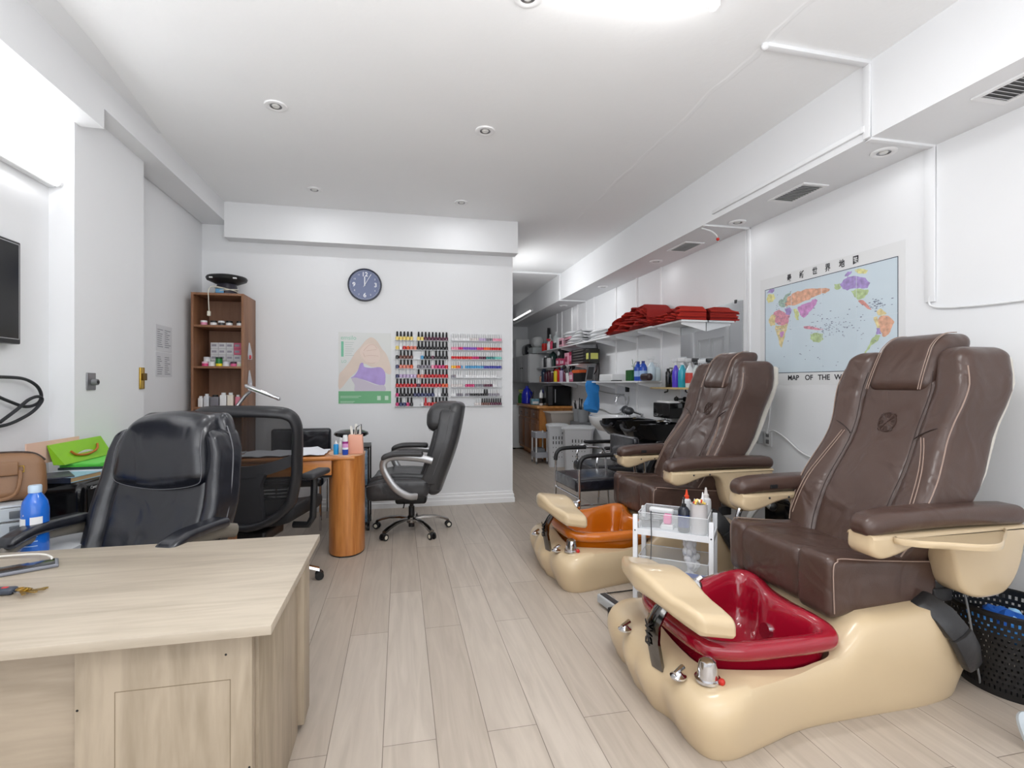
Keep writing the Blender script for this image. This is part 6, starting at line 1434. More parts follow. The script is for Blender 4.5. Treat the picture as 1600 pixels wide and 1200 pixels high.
# hanging tail of the big pile over the shelf end
def cloth_heap(name, label, cat, y0, y1, x0, x1, z, h, m_, seed, layers=4):
    rn = random.Random(seed); t = thing(name, label, cat)
    for k in range(layers):
        m = M(); rings = []; 
        for i in range(13):
            u = i/12; y = y0+(y1-y0)*u; w_ = 0.012*math.sin(7*u+k*1.7+seed)
            zz0 = z+h*k/layers; zz1 = z+h*(k+0.9)/layers; xi = x0+0.015*math.sin(8*u+k)
            e = min(1, 6*u, 6*(1-u)); 
            rings.append([(x1, y, zz0), (x1, y, zz0+(zz1-zz0)*e+w_*0.5+0.004), (xi+0.03, y, zz0+(zz1-zz0)*e+w_+0.004), (xi, y, (zz0+zz1)/2+w_*0.5), (xi+0.03, y, zz0)])
        m.loft(rings); part('fold', m, m_, t, angle=75)
    return t
WT = mat('white_towel', (226, 227, 229), 0.9, bump=0.3, bscale=80)
cloth_heap('white_towel_stack', 'stack of folded white towels on the top shelf left of the white bundle', 'towels', 7.05, 7.95, 2.58, 2.88, TOPZ+0.001, 0.20, WT, 2, 5)
cloth_heap('white_cloth_bundle', 'loose bundle of white cloths on the top shelf beside the red towels', 'cloths', 6.25, 6.95, 2.62, 2.88, TOPZ+0.001, 0.13, WT, 6, 3)

# --- assorted things on the utility shelves, each its own object
def box_item(name, label, cat, u, x, z, w_, d, h, c_, c2=None, group=None, rz=0):
    y = y_on(u, x); t = thing(name, label, cat, (x, y, z), rz, group)
    part('carton', M().rbox((0, 0, h/2), (d, w_, h), min(0.006, h*0.2), 2, 2), mat('bx_%d_%d_%d' % c_, c_, 0.45), t)
    if c2:
        m = M(); m.b2((-d/2-0.001, -w_*0.35, h*0.25), (-d/2, w_*0.35, h*0.7)); m.b2((-d*0.35, -w_/2-0.001, h*0.25), (d*0.35, -w_/2, h*0.7))
        part('print_panel', m, mat('bx_%d_%d_%d' % c2, c2, 0.45), t)
    return t
def bt(label, u, x, z, h, r, c_, cap, style='plain', group=None, name='bottle'):
    return bottle(name, label, group, (x, y_on(u, x), z), r, h, mat('bt_%d_%d_%d' % c_, c_, 0.3, coat=0.3), mat('bc_%d_%d_%d' % cap, cap, 0.4), style, rz=PI)
GT, GM, GL, GN = 'things on the long top shelf', 'things on the middle utility shelf', 'things on the low utility shelf', 'things on the low shelf by the blue cloth'
W2, K2 = (226, 228, 230), (30, 30, 32)
# top shelf
m = M().rbox((0, 0, 0.20), (0.22, 0.40, 0.40), 0.10, 4, 4); t = solo('black_bag', M().rbox((0, 0, 0.13), (0.22, 0.42, 0.26), 0.09, 4, 4), BLACKL, 'rounded black bag on top of the grey-white upper cabinet', 'bag', (2.68, 10.62, 1.886), 0, 'things on top of the grey-white upper cabinet')
t = thing('countertop_machine', 'white rounded appliance on the near end of the upper cabinet top', 'appliance', (2.68, 9.90, 1.886), 0, 'things on top of the grey-white upper cabinet')
part('base', M().rbox((0, 0, 0.07), (0.28, 0.34, 0.14), 0.02, 2, 2), mat('grey_green_plastic', (170, 176, 176), 0.4), t); part('hood', M().rbox((0.0, 0.0, 0.245), (0.22, 0.34, 0.23), 0.10, 4, 4), mat('pale_grey_plastic', (206, 208, 208), 0.4), t); part('black_foot', M().b2((-0.14, -0.17, 0), (0.14, 0.17, 0.015)), BLACKP, t)
bt('bottle with teal top and red base on the top shelf beside the white appliance', 851, 2.66, TOPZ+0.001, 0.17, 0.055, (196, 40, 34), (60, 140, 150), group=GT)
bt('spray bottle with red trigger on the top shelf', 858, 2.66, TOPZ+0.001, 0.21, 0.04, (222, 226, 230), (206, 40, 60), 'spray', GT)
bt('pink-red bottle just right of the red-trigger spray on the top shelf', 862, 2.70, TOPZ+0.001, 0.17, 0.035, (206, 50, 90), (190, 40, 70), 'plain', GT)
solo('white_carton', M().rbox((0, 0, 0.2), (0.3, 0.3, 0.4), 0.01, 2, 2), PLASTIC_W, 'tall white carton at the far end of the upper cabinet top', 'box', (2.64, 11.12, 1.886), 0, 'things on top of the grey-white upper cabinet')
m = M(); m.prism([(-0.06, 0), (0.06, 0), (0.04, 0.42), (0.02, 0.48)], -0.03, 0.03, 0); solo('black_wedge', m, BLACKP, 'tall narrow black cone-shaped thing standing behind the bottles on the top shelf', 'cone', (2.84, y_on(858, 2.84), TOPZ+0.001), 0, GT)
bt('first tall pale jug at the back of the top shelf, next to the black cone', 860, 2.80, TOPZ+0.001, 0.33, 0.06, (196, 202, 202), (204, 208, 208), 'jug', GT, 'jug')
bt('second tall pale jug at the back of the top shelf, right of the first', 869, 2.80, TOPZ+0.001, 0.34, 0.065, (190, 198, 198), (210, 214, 214), 'jug', GT, 'jug')
bt('small dark bottle with white cap in front of the pale jugs on the top shelf', 867, 2.64, TOPZ+0.001, 0.12, 0.04, K2, W2, 'plain', GT)
box_item('paper_cups', 'white cup stack on the top shelf beside the pink boxes', 'cups', 876, 2.68, TOPZ+0.001, 0.12, 0.12, 0.17, W2, None, GT)
box_item('carton', 'pink and white carton, left one of the pair on the top shelf', 'box', 884, 2.68, TOPZ+0.001, 0.20, 0.18, 0.14, (226, 170, 186), (70, 30, 44), GT)
box_item('carton', 'pink striped carton, right one of the pair on the top shelf', 'box', 896, 2.70, TOPZ+0.001, 0.32, 0.20, 0.13, (206, 140, 156), (96, 44, 62), GT)
box_item('carton', 'white carton lying on the back of the pink cartons on the top shelf', 'box', 890, 2.84, TOPZ+0.001, 0.34, 0.10, 0.20, W2, None, GT)
# middle shelf
i = 0
for u, x, h, r, c_, cp, st, lb in ((848, 2.66, .18, .045, (190, 190, 192), W2, 'plain', 'grey and white bottle, leftmost on the middle utility shelf'), (853, 2.68, .22, .045, (50, 50, 54), W2, 'plain', 'dark bottle with pale stripes, second on the middle utility shelf'),
        (858, 2.64, .19, .05, (214, 214, 216), K2, 'plain', 'white bottle with black cap, third on the middle utility shelf'), (864, 2.74, .34, .08, (34, 60, 56), (214, 218, 218), 'jug', 'big dark green jug with white cap on the middle utility shelf'),
        (876, 2.72, .17, .05, (168, 170, 174), W2, 'jug', 'small pale grey jug right of the dark green one on the middle utility shelf')):
    bt(lb, u, x, MIDZ+0.001, h, r, c_, cp, st, GM)
t = thing('small_camera_box', 'black box with a round white dial on the middle utility shelf', 'box', (2.78, y_on(884, 2.78), MIDZ+0.001), 0, GM)
part('carton', M().b2((-0.1, -0.12, 0), (0.1, 0.12, 0.30)), BLACKP, t); part('dial', M().cyl((-0.1, 0.07, 0.22), (-0.115, 0.07, 0.22), 0.04), PLASTIC_W, t)
for u, x, w_, h, c_, c2, lb in ((877, 2.64, .16, .12, (176, 60, 96), (232, 200, 214), 'first magenta carton at the front of the middle utility shelf'), (885, 2.64, .16, .10, (160, 44, 84), (228, 190, 206), 'second magenta carton at the front of the middle utility shelf'),
        (891, 2.66, .18, .19, (206, 150, 168), (150, 50, 80), 'taller pink patterned carton on the middle utility shelf'), (898, 2.68, .16, .20, (150, 30, 62), (206, 120, 150), 'dark red carton left of the black boxes on the middle utility shelf')):
    box_item('carton', lb, 'box', u, x, MIDZ+0.001, w_, 0.14, h, c_, c2, GM)
for j in range(5):
    box_item('black_carton', ['lowest black carton of the stack at the right of the middle utility shelf', 'second lowest black carton of the stack on the middle utility shelf', 'middle black carton of the stack on the middle utility shelf', 'second highest black carton of the stack on the middle utility shelf', 'topmost black carton of the stack on the middle utility shelf'][j],
             'box', 913, 2.70, MIDZ+0.001+0.043*j, 0.62, 0.2, 0.041, (36, 34, 36), (96, 92, 90), GM)
box_item('carton', 'black and yellow-green carton at the right end of the middle utility shelf', 'box', 926, 2.68, MIDZ+0.001, 0.13, 0.16, 0.19, (40, 40, 36), (206, 206, 110), GM)
# low utility shelf
for u, x, h, r, c_, cp, st, lb in ((846, 2.66, .13, .04, (206, 160, 130), K2, 'plain', 'short peach bottle at the far left of the low utility shelf'), (850, 2.70, .25, .055, (52, 70, 96), (60, 90, 120), 'plain', 'dark bottle with blue cap on the low utility shelf'),
        (854, 2.64, .19, .045, (70, 30, 50), (60, 20, 36), 'plain', 'first maroon bottle on the low utility shelf'), (858, 2.68, .22, .045, (90, 24, 44), (70, 20, 36), 'plain', 'second maroon bottle on the low utility shelf'),
        (863, 2.66, .19, .045, (84, 36, 56), (226, 226, 228), 'plain', 'maroon bottle with pale cap, middle of the low utility shelf'), (867, 2.72, .25, .04, (110, 24, 40), (80, 20, 30), 'plain', 'tall dark red bottle behind the yellow one on the low utility shelf'),
        (869, 2.64, .22, .045, (226, 202, 40), (206, 40, 36), 'plain', 'bright yellow bottle with red cap on the low utility shelf'), (874, 2.68, .25, .04, (206, 36, 36), (190, 30, 36), 'plain', 'red bottle right of the yellow one on the low utility shelf'),
        (878, 2.64, .22, .04, (190, 170, 200), (60, 46, 110), 'plain', 'lilac bottle with dark purple cap on the low utility shelf'), (883, 2.66, .18, .035, (110, 40, 66), (90, 30, 50), 'plain', 'small plum bottle left of the brush cup on the low utility shelf')):
    bt(lb, u, x, LOWZ+0.001, h, r, c_, cp, st, GL)
t = thing('brush_cup', 'white cup crowded with black hair brushes on the low utility shelf', 'cup', (2.65, y_on(889, 2.65), LOWZ+0.001), 0, GL)
part('cup', M().lathe([(0.045, 0), (0.055, 0.14), (0.05, 0.14), (0.042, 0.01)], n=18), PLASTIC_W, t)
rn = random.Random(9)
for k in range(6):
    a = k*1.05; m = M(); m.tube([(0.02*math.cos(a), 0.02*math.sin(a), 0.02), (0.07*math.cos(a), 0.09*math.sin(a), 0.22)], 0.007); m.ball((0.08*math.cos(a), 0.10*math.sin(a), 0.235), 0.028, 8, sz=1.3)
    part('brush', m, BLACKP if k % 2 else mat('brush_grey', (150, 150, 152), 0.5), t)
bt('teal and white tube right of the brush cup on the low utility shelf', 893, 2.66, LOWZ+0.001, 0.16, 0.03, (70, 150, 150), W2, 'plain', GL)
box_item('carton', 'pink patterned carton left of the orange and black case on the low utility shelf', 'box', 899, 2.66, LOWZ+0.001, 0.18, 0.15, 0.15, (206, 110, 140), (240, 210, 220), GL)
t = thing('tool_case', 'black case with an orange lid on the low utility shelf', 'case', (2.68, y_on(911, 2.68), LOWZ+0.001), 0, GL)
part('case_body', M().b2((-0.09, -0.17, 0), (0.09, 0.22, 0.13)), BLACKP, t); part('lid', M().b2((-0.095, -0.10, 0.13), (0.095, 0.23, 0.175)), mat('orange_lid', (214, 96, 44), 0.4), t)
m = M(); m.box((0, 0, 0.12), (0.12, 0.012, 0.24), Matrix.Rotation(0.35, 3, 'X')); m.mi(1).box((0, -0.008, 0.12), (0.09, 0.006, 0.19), Matrix.Rotation(0.35, 3, 'X'))
solo('picture_frame', m, [SILVER, DARKG], 'silver framed tablet leaning at the right end of the low utility shelf', 'frame', (2.68, y_on(922, 2.68), LOWZ+0.001), 0.1, GL)
m = M(); m.tube(spline([(XR-0.03, 7.24, 1.90), (XR-0.02, 7.22, 1.75), (XR-0.025, 7.23, 1.6), (XR-0.03, 7.25, 1.5), (XR-0.05, 7.38, 1.42)], 6), 0.008); m.tube(spline([(XR-0.02, 7.19, 1.66), (XR-0.02, 7.17, 1.5), (XR-0.02, 7.2, 1.36)], 5), 0.008)
solo('dangling_flex', m, DARKG, 'dark cords hanging from the top shelf at the right end of the middle utility shelf', 'cord'); 
# low shelf by the cloth
t = thing('white_tray', 'long white box-like tray at the left of the low shelf', 'tray', (2.70, y_on(962, 2.70), LOWZ+0.001), 0, GN)
part('box_body', M().rbox((0, 0.1, 0.045), (0.2, 0.42, 0.09), 0.01, 2, 2), PLASTIC_W, t); part('comb', M().b2((-0.1, -0.32, 0), (-0.06, -0.08, 0.012)), BLACKP, t)
box_item('carton', 'small dark green carton left of the blue bottles on the low shelf', 'box', 987, 2.70, LOWZ+0.001, 0.15, 0.09, 0.13, (34, 92, 40), None, GN)
m = M(); m.tube(spline([(0, 0, 0.0), (0.0, 0.0, 0.14), (0.0, -0.02, 0.24), (-0.01, -0.05, 0.20)], 4), [0.01]*13); m.ball((0, -0.03, 0.26), 0.02, 6)
solo('faded_plant', M().lathe([(0.03, 0), (0.035, 0.05)], n=10).mi(1).tube(spline([(0, 0, 0.04), (0.0, 0.01, 0.18), (0.0, 0.04, 0.27)], 4), 0.004, 6).tube(spline([(0, 0, 0.04), (0.0, -0.02, 0.20), (0.0, -0.07, 0.24)], 4), 0.004, 6).tube(spline([(0, 0, 0.04), (0.01, 0.0, 0.16), (0.01, 0.08, 0.19)], 4), 0.004, 6), [GREYP, mat('sage', (130, 150, 120), 0.7)], 'thin drooping greenish sprig standing behind the green carton on the low shelf', 'plant', (2.82, y_on(990, 2.82), LOWZ+0.001), 0, GN)
for k, u in enumerate((997, 1005)):
    t = thing('blue_bottle', ['left one of two blue bottles with pale labels on the low shelf', 'right one of two blue bottles with pale labels on the low shelf'][k], 'bottle', (2.70, y_on(u, 2.70), LOWZ+0.001), 0, GN)
    part('body', M().lathe([(0.042, 0), (0.045, 0.006), (0.045, 0.15), (0.03, 0.185), (0.016, 0.20)], n=18), mat('cobalt', (40, 84, 190), 0.2, coat=0.4), t); part('cap', M().lathe([(0.018, 0.198), (0.018, 0.225)], n=12), mat('cobalt_cap', (40, 60, 140), 0.4), t); part('paper_label', M().lathe([(0.0456, 0.05), (0.0456, 0.115)], n=20, cap=False), mat('label_blue', (170, 200, 240), 0.5), t)
bt('clear wrapped spray bottle right of the blue bottles on the low shelf', 1018, 2.72, LOWZ+0.001, 0.27, 0.045, (196, 214, 226), W2, 'spray', GN)
bt('second clear bottle with pale label close behind the wrapped spray bottle', 1026, 2.80, LOWZ+0.001, 0.21, 0.045, (206, 220, 226), W2, 'pump', GN)
solo('dark_hair_clipper', M().rbox((0, 0, 0.04), (0.07, 0.20, 0.08), 0.03, 3, 4), mat('dark_case', (56, 40, 42), 0.35), 'dark rounded case in front of the clear bottles on the low shelf', 'case', (2.64, y_on(1010, 2.64), LOWZ+0.001), 0, GN)
m = M(); m.tube([(0, 0.22, 0.015), (0, -0.05, 0.018)], 0.01); m.cyl((0, -0.05, 0.03), (0, -0.09, 0.03), 0.028, 0.02)
solo('curling_iron', m, BLACKP, 'black hair iron lying at the right end of the low shelf', 'hair iron', (2.78, 5.42, LOWZ+0.001), 0, GN)
# blue cloth over the shelf corner
m = M(); rings = []
for i in range(15):
    u = i/14; z = LOWZ+0.01-0.42*u; w_ = 0.075+0.05*math.sin(u*PI*0.75)+0.02*math.sin(9*u)
    ring = []
    for j in range(12):
        a = 2*PI*j/12; rr = 1+0.35*math.sin(3*a+6*u)
        ring.append((2.61+w_*0.75*math.sin(a)*rr, 6.72+0.035*math.cos(a)*rr*(0.6+u*0.5)-0.0, z+0.03*math.sin(a+4*u)*(u > 0.8)))
    rings.append(ring)
m.loft(rings)
solo('blue_cloth', m, mat('bright_blue_cloth', (44, 134, 210), 0.7, bump=0.4, bscale=30), 'bright blue cloth hanging from the front edge of the low shelf', 'cloth')

# outlet, cord on the wall under the low shelf
t = thing('wall_outlet', 'white outlet with black plug under the low shelf above the sink', 'outlet', (XR, 6.22, 1.205))
part('plate', M().rbox((-0.006, 0, 0), (0.012, 0.14, 0.19), 0.004, 2, 2), PLASTIC_W, t); part('plug', M().rbox((-0.03, -0.04, 0.03), (0.04, 0.06, 0.08), 0.01, 2, 2), BLACKP, t)
m = M(); m.tube(spline([(XR-0.02, 6.16, 1.14), (XR-0.03, 6.15, 1.05), (XR-0.02, 6.35, 0.93), (XR-0.02, 6.7, 0.88), (XR-0.02, 7.1, 0.93), (XR-0.02, 7.9, 0.92)], 6), 0.007); m.tube(spline([(XR-0.02, 6.3, 1.16), (XR-0.02, 6.8, 1.17), (XR-0.02, 7.4, 1.22)], 5), 0.006)
solo('sagging_flex', m, mat('grey_hose', (165, 165, 162), 0.4), 'grey cord sagging along the wall below the outlet towards the kitchenette', 'cord')
# white wall basin with tall chrome tap
t = thing('wash_basin', 'white wall-hung basin with a tall curved chrome tap beyond the shampoo bowls', 'basin', (2.90, 6.05, 0))
SXf = lambda k, z: [(-0.28+0.0+0.30*k*math.cos(a)*(1.25 if math.cos(a) < 0 else 0.93)*0.8, 0.0+0.30*k*math.sin(a), z) for a in [2*PI*i/28 for i in range(28)]]
part('bowl', M().loft([SXf(0.30, 0.70), SXf(0.62, 0.72), SXf(0.90, 0.80), SXf(1.0, 0.885), SXf(0.99, 0.90), SXf(0.88, 0.90), SXf(0.78, 0.85), SXf(0.4, 0.79), SXf(0.05, 0.785)]), mat('porcelain', (234, 235, 236), 0.12, coat=0.5), t, angle=60)
part('deck', M().rbox((-0.07, 0, 0.86), (0.13, 0.56, 0.08), 0.02, 3, 3), mat('porcelain', (234, 235, 236), 0.12), t)
part('tap', M().tube(spline([(-0.09, -0.0, 0.90), (-0.09, 0, 1.06), (-0.10, 0, 1.12), (-0.15, 0, 1.155), (-0.21, 0.0, 1.13), (-0.235, 0, 1.07)], 6), 0.014, 10), CHROME, t)
for y in (-0.07, 0.07): part('tap_handle', M().cyl((-0.09, y, 0.90), (-0.09, y, 0.96), 0.018).tube([(-0.09, y, 0.955), (-0.09, y*1.9, 0.965)], 0.008), CHROME, t)
part('drain_pipe', M().tube([(-0.25, 0, 0.70), (-0.25, 0, 0.5), (-0.02, 0, 0.45)], 0.02), STEEL, t)
# black shampoo bowls on the wall and the chair in front
def shampoo_bowl(label, y, x=2.45):
    t = thing('shampoo_bowl', label, 'shampoo bowl', (x, y, 0), 0, 'black salon shampoo bowls')
    def R(k, z, nk=0.0):
        out = []
        for i in range(32):
            a = 2*PI*i/32; c_, s_ = math.cos(a), math.sin(a); e = 0.5
            X_ = math.copysign(abs(c_)**e, c_)*0.27*k; Y_ = math.copysign(abs(s_)**e, s_)*0.235*k
            zz = z
            if c_ < -0.8: zz -= nk
            out.append((X_+0.14, Y_, zz))
        return out
    part('bowl', M().loft([R(0.45, 0.68), R(0.8, 0.72), R(0.95, 0.80, 0.03), R(1.04, 0.875, 0.065), R(1.05, 0.89, 0.065), R(0.98, 0.892, 0.065), R(0.86, 0.84, 0.03), R(0.6, 0.76), R(0.05, 0.75)]), BLACKG, t, angle=50)
    part('neck_roll', M().tube(spline([(-0.135, -0.16, 0.86), (-0.145, -0.08, 0.82), (-0.145, 0.08, 0.82), (-0.135, 0.16, 0.86)], 6), 0.016), mat('dark_rubber', (50, 50, 54), 0.4), t)
    part('pedestal', M().rbox((0.20, 0, 0.35), (0.16, 0.20, 0.70), 0.03, 2, 3), BLACKP, t)
    part('mixer_tap', M().cyl((0.34, 0.06, 0.88), (0.34, 0.06, 0.95), 0.022).tube([(0.34, 0.06, 0.94), (0.24, 0.06, 0.97)], 0.012).tube([(0.30, -0.08, 0.90), (0.2, -0.10, 0.91), (0.14, -0.1, 0.90)], 0.02), CHROME, t)
    return t
shampoo_bowl('black shampoo bowl nearer the mirror, in front of the other bowl', 4.96)
shampoo_bowl('black shampoo bowl nearer the white basin, with a curved neck rest', 5.52)
solo('hand_shower', M().tube([(2.62, 5.78, 0.985), (2.60, 5.62, 0.995)], [0.02, 0.05], 12).ball((2.61, 5.55, 0.985), 0.062, 12, sz=0.75), mat('gunmetal_plastic', (92, 94, 98), 0.3, 0.5), 'grey rounded shower head resting behind the nearer shampoo bowl', 'shower head')
t = thing('storage_bin', 'black square bin mounted beside the further pedicure chair headrest under the ledge', 'bin', (2.80, 5.0, 0.95))
part('box_body', M().rbox((0, -0.0, 0.07), (0.16, 0.34, 0.16), 0.01, 2, 2), BLACKG, t); part('contents', M().rbox((0, 0.0, 0.155), (0.12, 0.28, 0.03), 0.01, 2, 2), PLASTIC_W, t)
solo('clip_hook', M().cyl((XR-0.001, 4.92, 1.14), (XR-0.05, 4.92, 1.14), 0.008).ball((XR-0.06, 4.92, 1.14), 0.026, 10).tube([(XR-0.06, 4.92, 1.14), (XR-0.1, 4.85, 1.17)], 0.006), BLACKP, 'round black hook on the wall under the wooden ledge', 'hook')
def shampoo_chair(label, y):
    t = thing('shampoo_chair', label, 'chair', (2.20, y, 0), 0)
    part('seat', M().rbox((-0.12, 0, 0.43), (0.52, 0.52, 0.11), 0.035, 3, 5), BLACKL, t)
    part('backrest', M().rbox((0.22, 0, 0.62), (0.09, 0.50, 0.50), 0.035, 3, 5, lambda p: (p[0]+(p[2]-0.40)*0.55, p[1]*(1-0.25*max(0, p[2]-0.6)/0.27), p[2])), BLACKL, t)
    for s_ in (-1, 1):
        part('arm_frame', M().tube(spline([(0.30, s_*0.29, 0.02), (0.20, s_*0.29, 0.35), (0.16, s_*0.29, 0.60), (0.05, s_*0.29, 0.655), (-0.24, s_*0.29, 0.64), (-0.32, s_*0.29, 0.55), (-0.30, s_*0.29, 0.3), (-0.32, s_*0.29, 0.02)], 5), 0.012, 8), CHROME, t)
        part('arm_pad', M().rbox((-0.08, s_*0.29, 0.67), (0.32, 0.055, 0.03), 0.014, 2, 4), BLACKP, t)
    part('cross_bar', M().tube([(0.25, -0.29, 0.12), (0.25, 0.29, 0.12)], 0.011).tube([(-0.31, -0.29, 0.3), (-0.31, 0.29, 0.3)], 0.011), CHROME, t)
shampoo_chair('black reclining shampoo chair in front of the nearer shampoo bowl', 5.0)
# salon side chair with chrome frame
t = thing('salon_chair', 'black vinyl armchair with chrome tube frame behind the orange foot basin', 'chair', (1.66, 4.27, 0), 0.06)
part('seat', M().rbox((0, 0, 0.455), (0.52, 0.50, 0.10), 0.022, 3, 5, lambda p: (p[0], p[1], p[2]+0.012*math.cos(p[0]*5)*math.cos(p[1]*5)*(p[2] > 0.455))), BLACKL, t)
part('backrest', M().rbox((0.31, 0, 0.71), (0.06, 0.46, 0.26), 0.025, 3, 5), BLACKL, t)
for s_ in (-1, 1):
    y = s_*0.275
    fr = part('side_frame', M().tube(spline([(-0.24, y, 0.0), (-0.24, y, 0.30), (-0.24, y, 0.60), (-0.225, y, 0.665), (-0.17, y, 0.70), (0.0, y, 0.705), (0.18, y, 0.70), (0.25, y, 0.65), (0.28, y, 0.40), (0.30, y, 0.0)], 5), 0.011, 10), CHROME, t)
    part('arm_sleeve', M().tube(spline([(-0.242, y, 0.60), (-0.228, y, 0.667), (-0.172, y, 0.703), (0.0, y, 0.708), (0.06, y, 0.707)], 5), 0.0185, 10), BLACKP, t)
part('stretcher', M().tube([(-0.24, -0.275, 0.36), (-0.24, 0.275, 0.36)], 0.009).tube([(-0.24, -0.275, 0.16), (0.3, -0.275, 0.16)], 0.008).tube([(-0.24, 0.275, 0.16), (0.3, 0.275, 0.16)], 0.008).tube([(0.30, -0.275, 0.36), (0.30, 0.275, 0.36)], 0.009), CHROME, t)

# --- laundry hampers
HW = mat('hamper_white', (222, 224, 228), 0.4)
def hamper(label, x, y, rz, w_=0.42, d=0.36, h=0.66, grp='white laundry hampers by the kitchenette'):
    t = thing('laundry_hamper', label, 'hamper', (x, y, 0), rz, grp)
    def R(k, z): return [(k*w_/2*a, k*d/2*b, z) for a, b in ((-1, -.8), (-.85, -1), (0, -1.02), (.85, -1), (1, -.8), (1.02, 0), (1, .8), (.85, 1), (0, 1.02), (-.85, 1), (-1, .8), (-1.02, 0))]
    b = part('basket_body', M().loft([R(0.80, 0), R(0.82, 0.02), R(0.97, h-0.07), R(1.0, h-0.06), R(1.0, h-0.04), R(0.96, h-0.04)]), HW, t, bevel=0)
    part('lid', M().loft([R(1.04, h-0.04), R(1.06, h-0.03), R(1.05, h-0.01), R(0.95, h+0.005), R(0.5, h+0.02)]), mat('hamper_lid', (206, 208, 210), 0.4), t)
    m = M()
    for r in range(2):
        for c in range(5):
            x_ = -0.08+0.045*c; z = h-0.20-0.075*r; k = 0.90+0.08*(z/h)
            m.rbox((x_, -k*d/2*1.012, z), (0.014, 0.008, 0.05), 0.004, 1, 1)
    for r in range(2, 5):
        for c in range(5):
            x_ = -0.08+0.045*c; z = h-0.20-0.075*r; k = 0.82+0.16*(z/h); m.rbox((x_, -k*d/2*1.012, z), (0.008, 0.006, 0.02), 0.003, 1, 1)
    part('slots', m, mat('slot_dark', (40, 40, 42), 0.7), b)
    part('handle', M().rbox((-w_*0.5, -0.0, h-0.10), (0.02, 0.12, 0.02), 0.008, 2, 2), DARKG, t)
    return t
hamper('white slotted laundry hamper, the nearer of two by the kitchenette', 2.62, 7.32, -0.35, 0.46, 0.40, 0.66)
hamper('plain white laundry hamper just behind the slotted one', 2.44, 7.78, -0.2, 0.34, 0.30, 0.66)
# grey cups on the hampers' far side (on a wall stand)
t = thing('grey_caddy', 'pair of tall grey containers with brushes and tools standing on the utility tub edge', 'container', (2.82, 7.74, 0.0))
part('stand', M().b2((-0.10, -0.20, 0), (0.10, 0.24, 0.70)), GREYP, t)
for y in (-0.1, 0.12): part('cup', M().lathe([(0.075, 0.70), (0.09, 0.90), (0.085, 0.90), (0.07, 0.72)], (0, y, 0), n=18), mat('mid_grey_plastic', (142, 144, 146), 0.45), t)
m = M(); rn = random.Random(6)
for k in range(10): a = rn.uniform(0, 6.28); y = rn.choice([-0.1, 0.12]); m.tube([(0.03*math.cos(a), y+0.03*math.sin(a), 0.76), (0.07*math.cos(a), y+0.08*math.sin(a), 0.93+rn.uniform(0, 0.16))], 0.009, 6)
part('tools', m, DARKG, t)

# --- kitchenette
CAB = wood('kitchen_oak', (176, 110, 52), (206, 142, 74), axis=2, scale=0.9, rough=0.4, stretch=7, coat=0.2)
DCAB = wood('kitchen_oak_dark', (112, 68, 36), (140, 90, 50), axis=2, scale=0.9, rough=0.4, stretch=7, coat=0.2)
t = thing('kitchen_cabinet', 'oak kitchen base cabinet under the microwave in the rear passage', 'cabinet', (0, 0, 0))
part('carcass', M().b2((2.32, 8.42, 0.09), (2.90, 9.90, 0.88)).b2((2.40, 8.44, 0), (2.90, 9.88, 0.09)), CAB, t)
part('worktop', M().b2((2.27, 8.38, 0.88), (2.90, 9.93, 0.92)), wood('worktop_oak', (182, 118, 56), (212, 150, 80), 1, 1, 0.35, 0.2), t, bevel=0.006)
for k in range(3):
    y0 = 8.45+0.485*k; y1 = y0+0.465
    dr = part('drawer', M().b2((2.30, y0, 0.70), (2.32, y1, 0.85)), DCAB, t, bevel=0.004); part('pull', M().ball((2.29, (y0+y1)/2, 0.77), 0.014, 8), STEEL, dr)
    d = part('door', M().b2((2.30, y0, 0.13), (2.32, y1, 0.67)), DCAB, t, bevel=0.004)
    part('door_panel', M().rbox((2.297, (y0+y1)/2, 0.40), (0.014, 0.34, 0.42), 0.006, 2, 2), DCAB, d)
t = thing('microwave', 'black microwave oven with a silver handle on the oak cabinet', 'microwave', (2.685, 8.62, 0.921))
part('case', M().rbox((0, 0, 0.175), (0.42, 0.36, 0.35), 0.012, 2, 2), BLACKG, t); part('door', M().b2((-0.12, -0.192, 0.02), (0.20, -0.18, 0.335)), BLACKG, t); part('control_panel', M().b2((-0.20, -0.19, 0.02), (-0.13, -0.18, 0.335)), DARKG, t)
part('handle', M().cyl((-0.085, -0.205, 0.06), (-0.085, -0.205, 0.29), 0.009), SILVER, t)
def cab_thing(u, y): 
    a = (u-800)/800; T = math.atan(175/800); c_, s_ = math.cos(T), math.sin(T); return y*(a*c_+s_)/(-a*s_+c_)
t = thing('utility_tub', 'beige rectangular laundry tub in front of the oak cabinet', 'tub', (2.64, 8.17, 0))
def TR(kx, ky, z): return [(kx*a, ky*b, z) for a, b in ((-1, -1), (1, -1), (1, 1), (-1, 1))]
part('tub_body', M().loft([TR(0.21, 0.16, 0.62), TR(0.25, 0.19, 0.82), TR(0.27, 0.21, 0.825), TR(0.27, 0.21, 0.84), TR(0.24, 0.18, 0.84), TR(0.20, 0.15, 0.65)]), mat('beige_tub', (196, 186, 176), 0.45), t, bevel=0.004)
for x in (-0.2, 0.2):
    for y in (-0.14, 0.14): part('leg', M().tube([(x, y, 0), (x*0.95, y*0.95, 0.63)], 0.014), GREYP, t)
t = thing('small_white_cart', 'small white two-tier trolley tucked under the laundry tub', 'cart', (2.50, 7.98, 0))
t.location = (2.25, 8.16, 0)
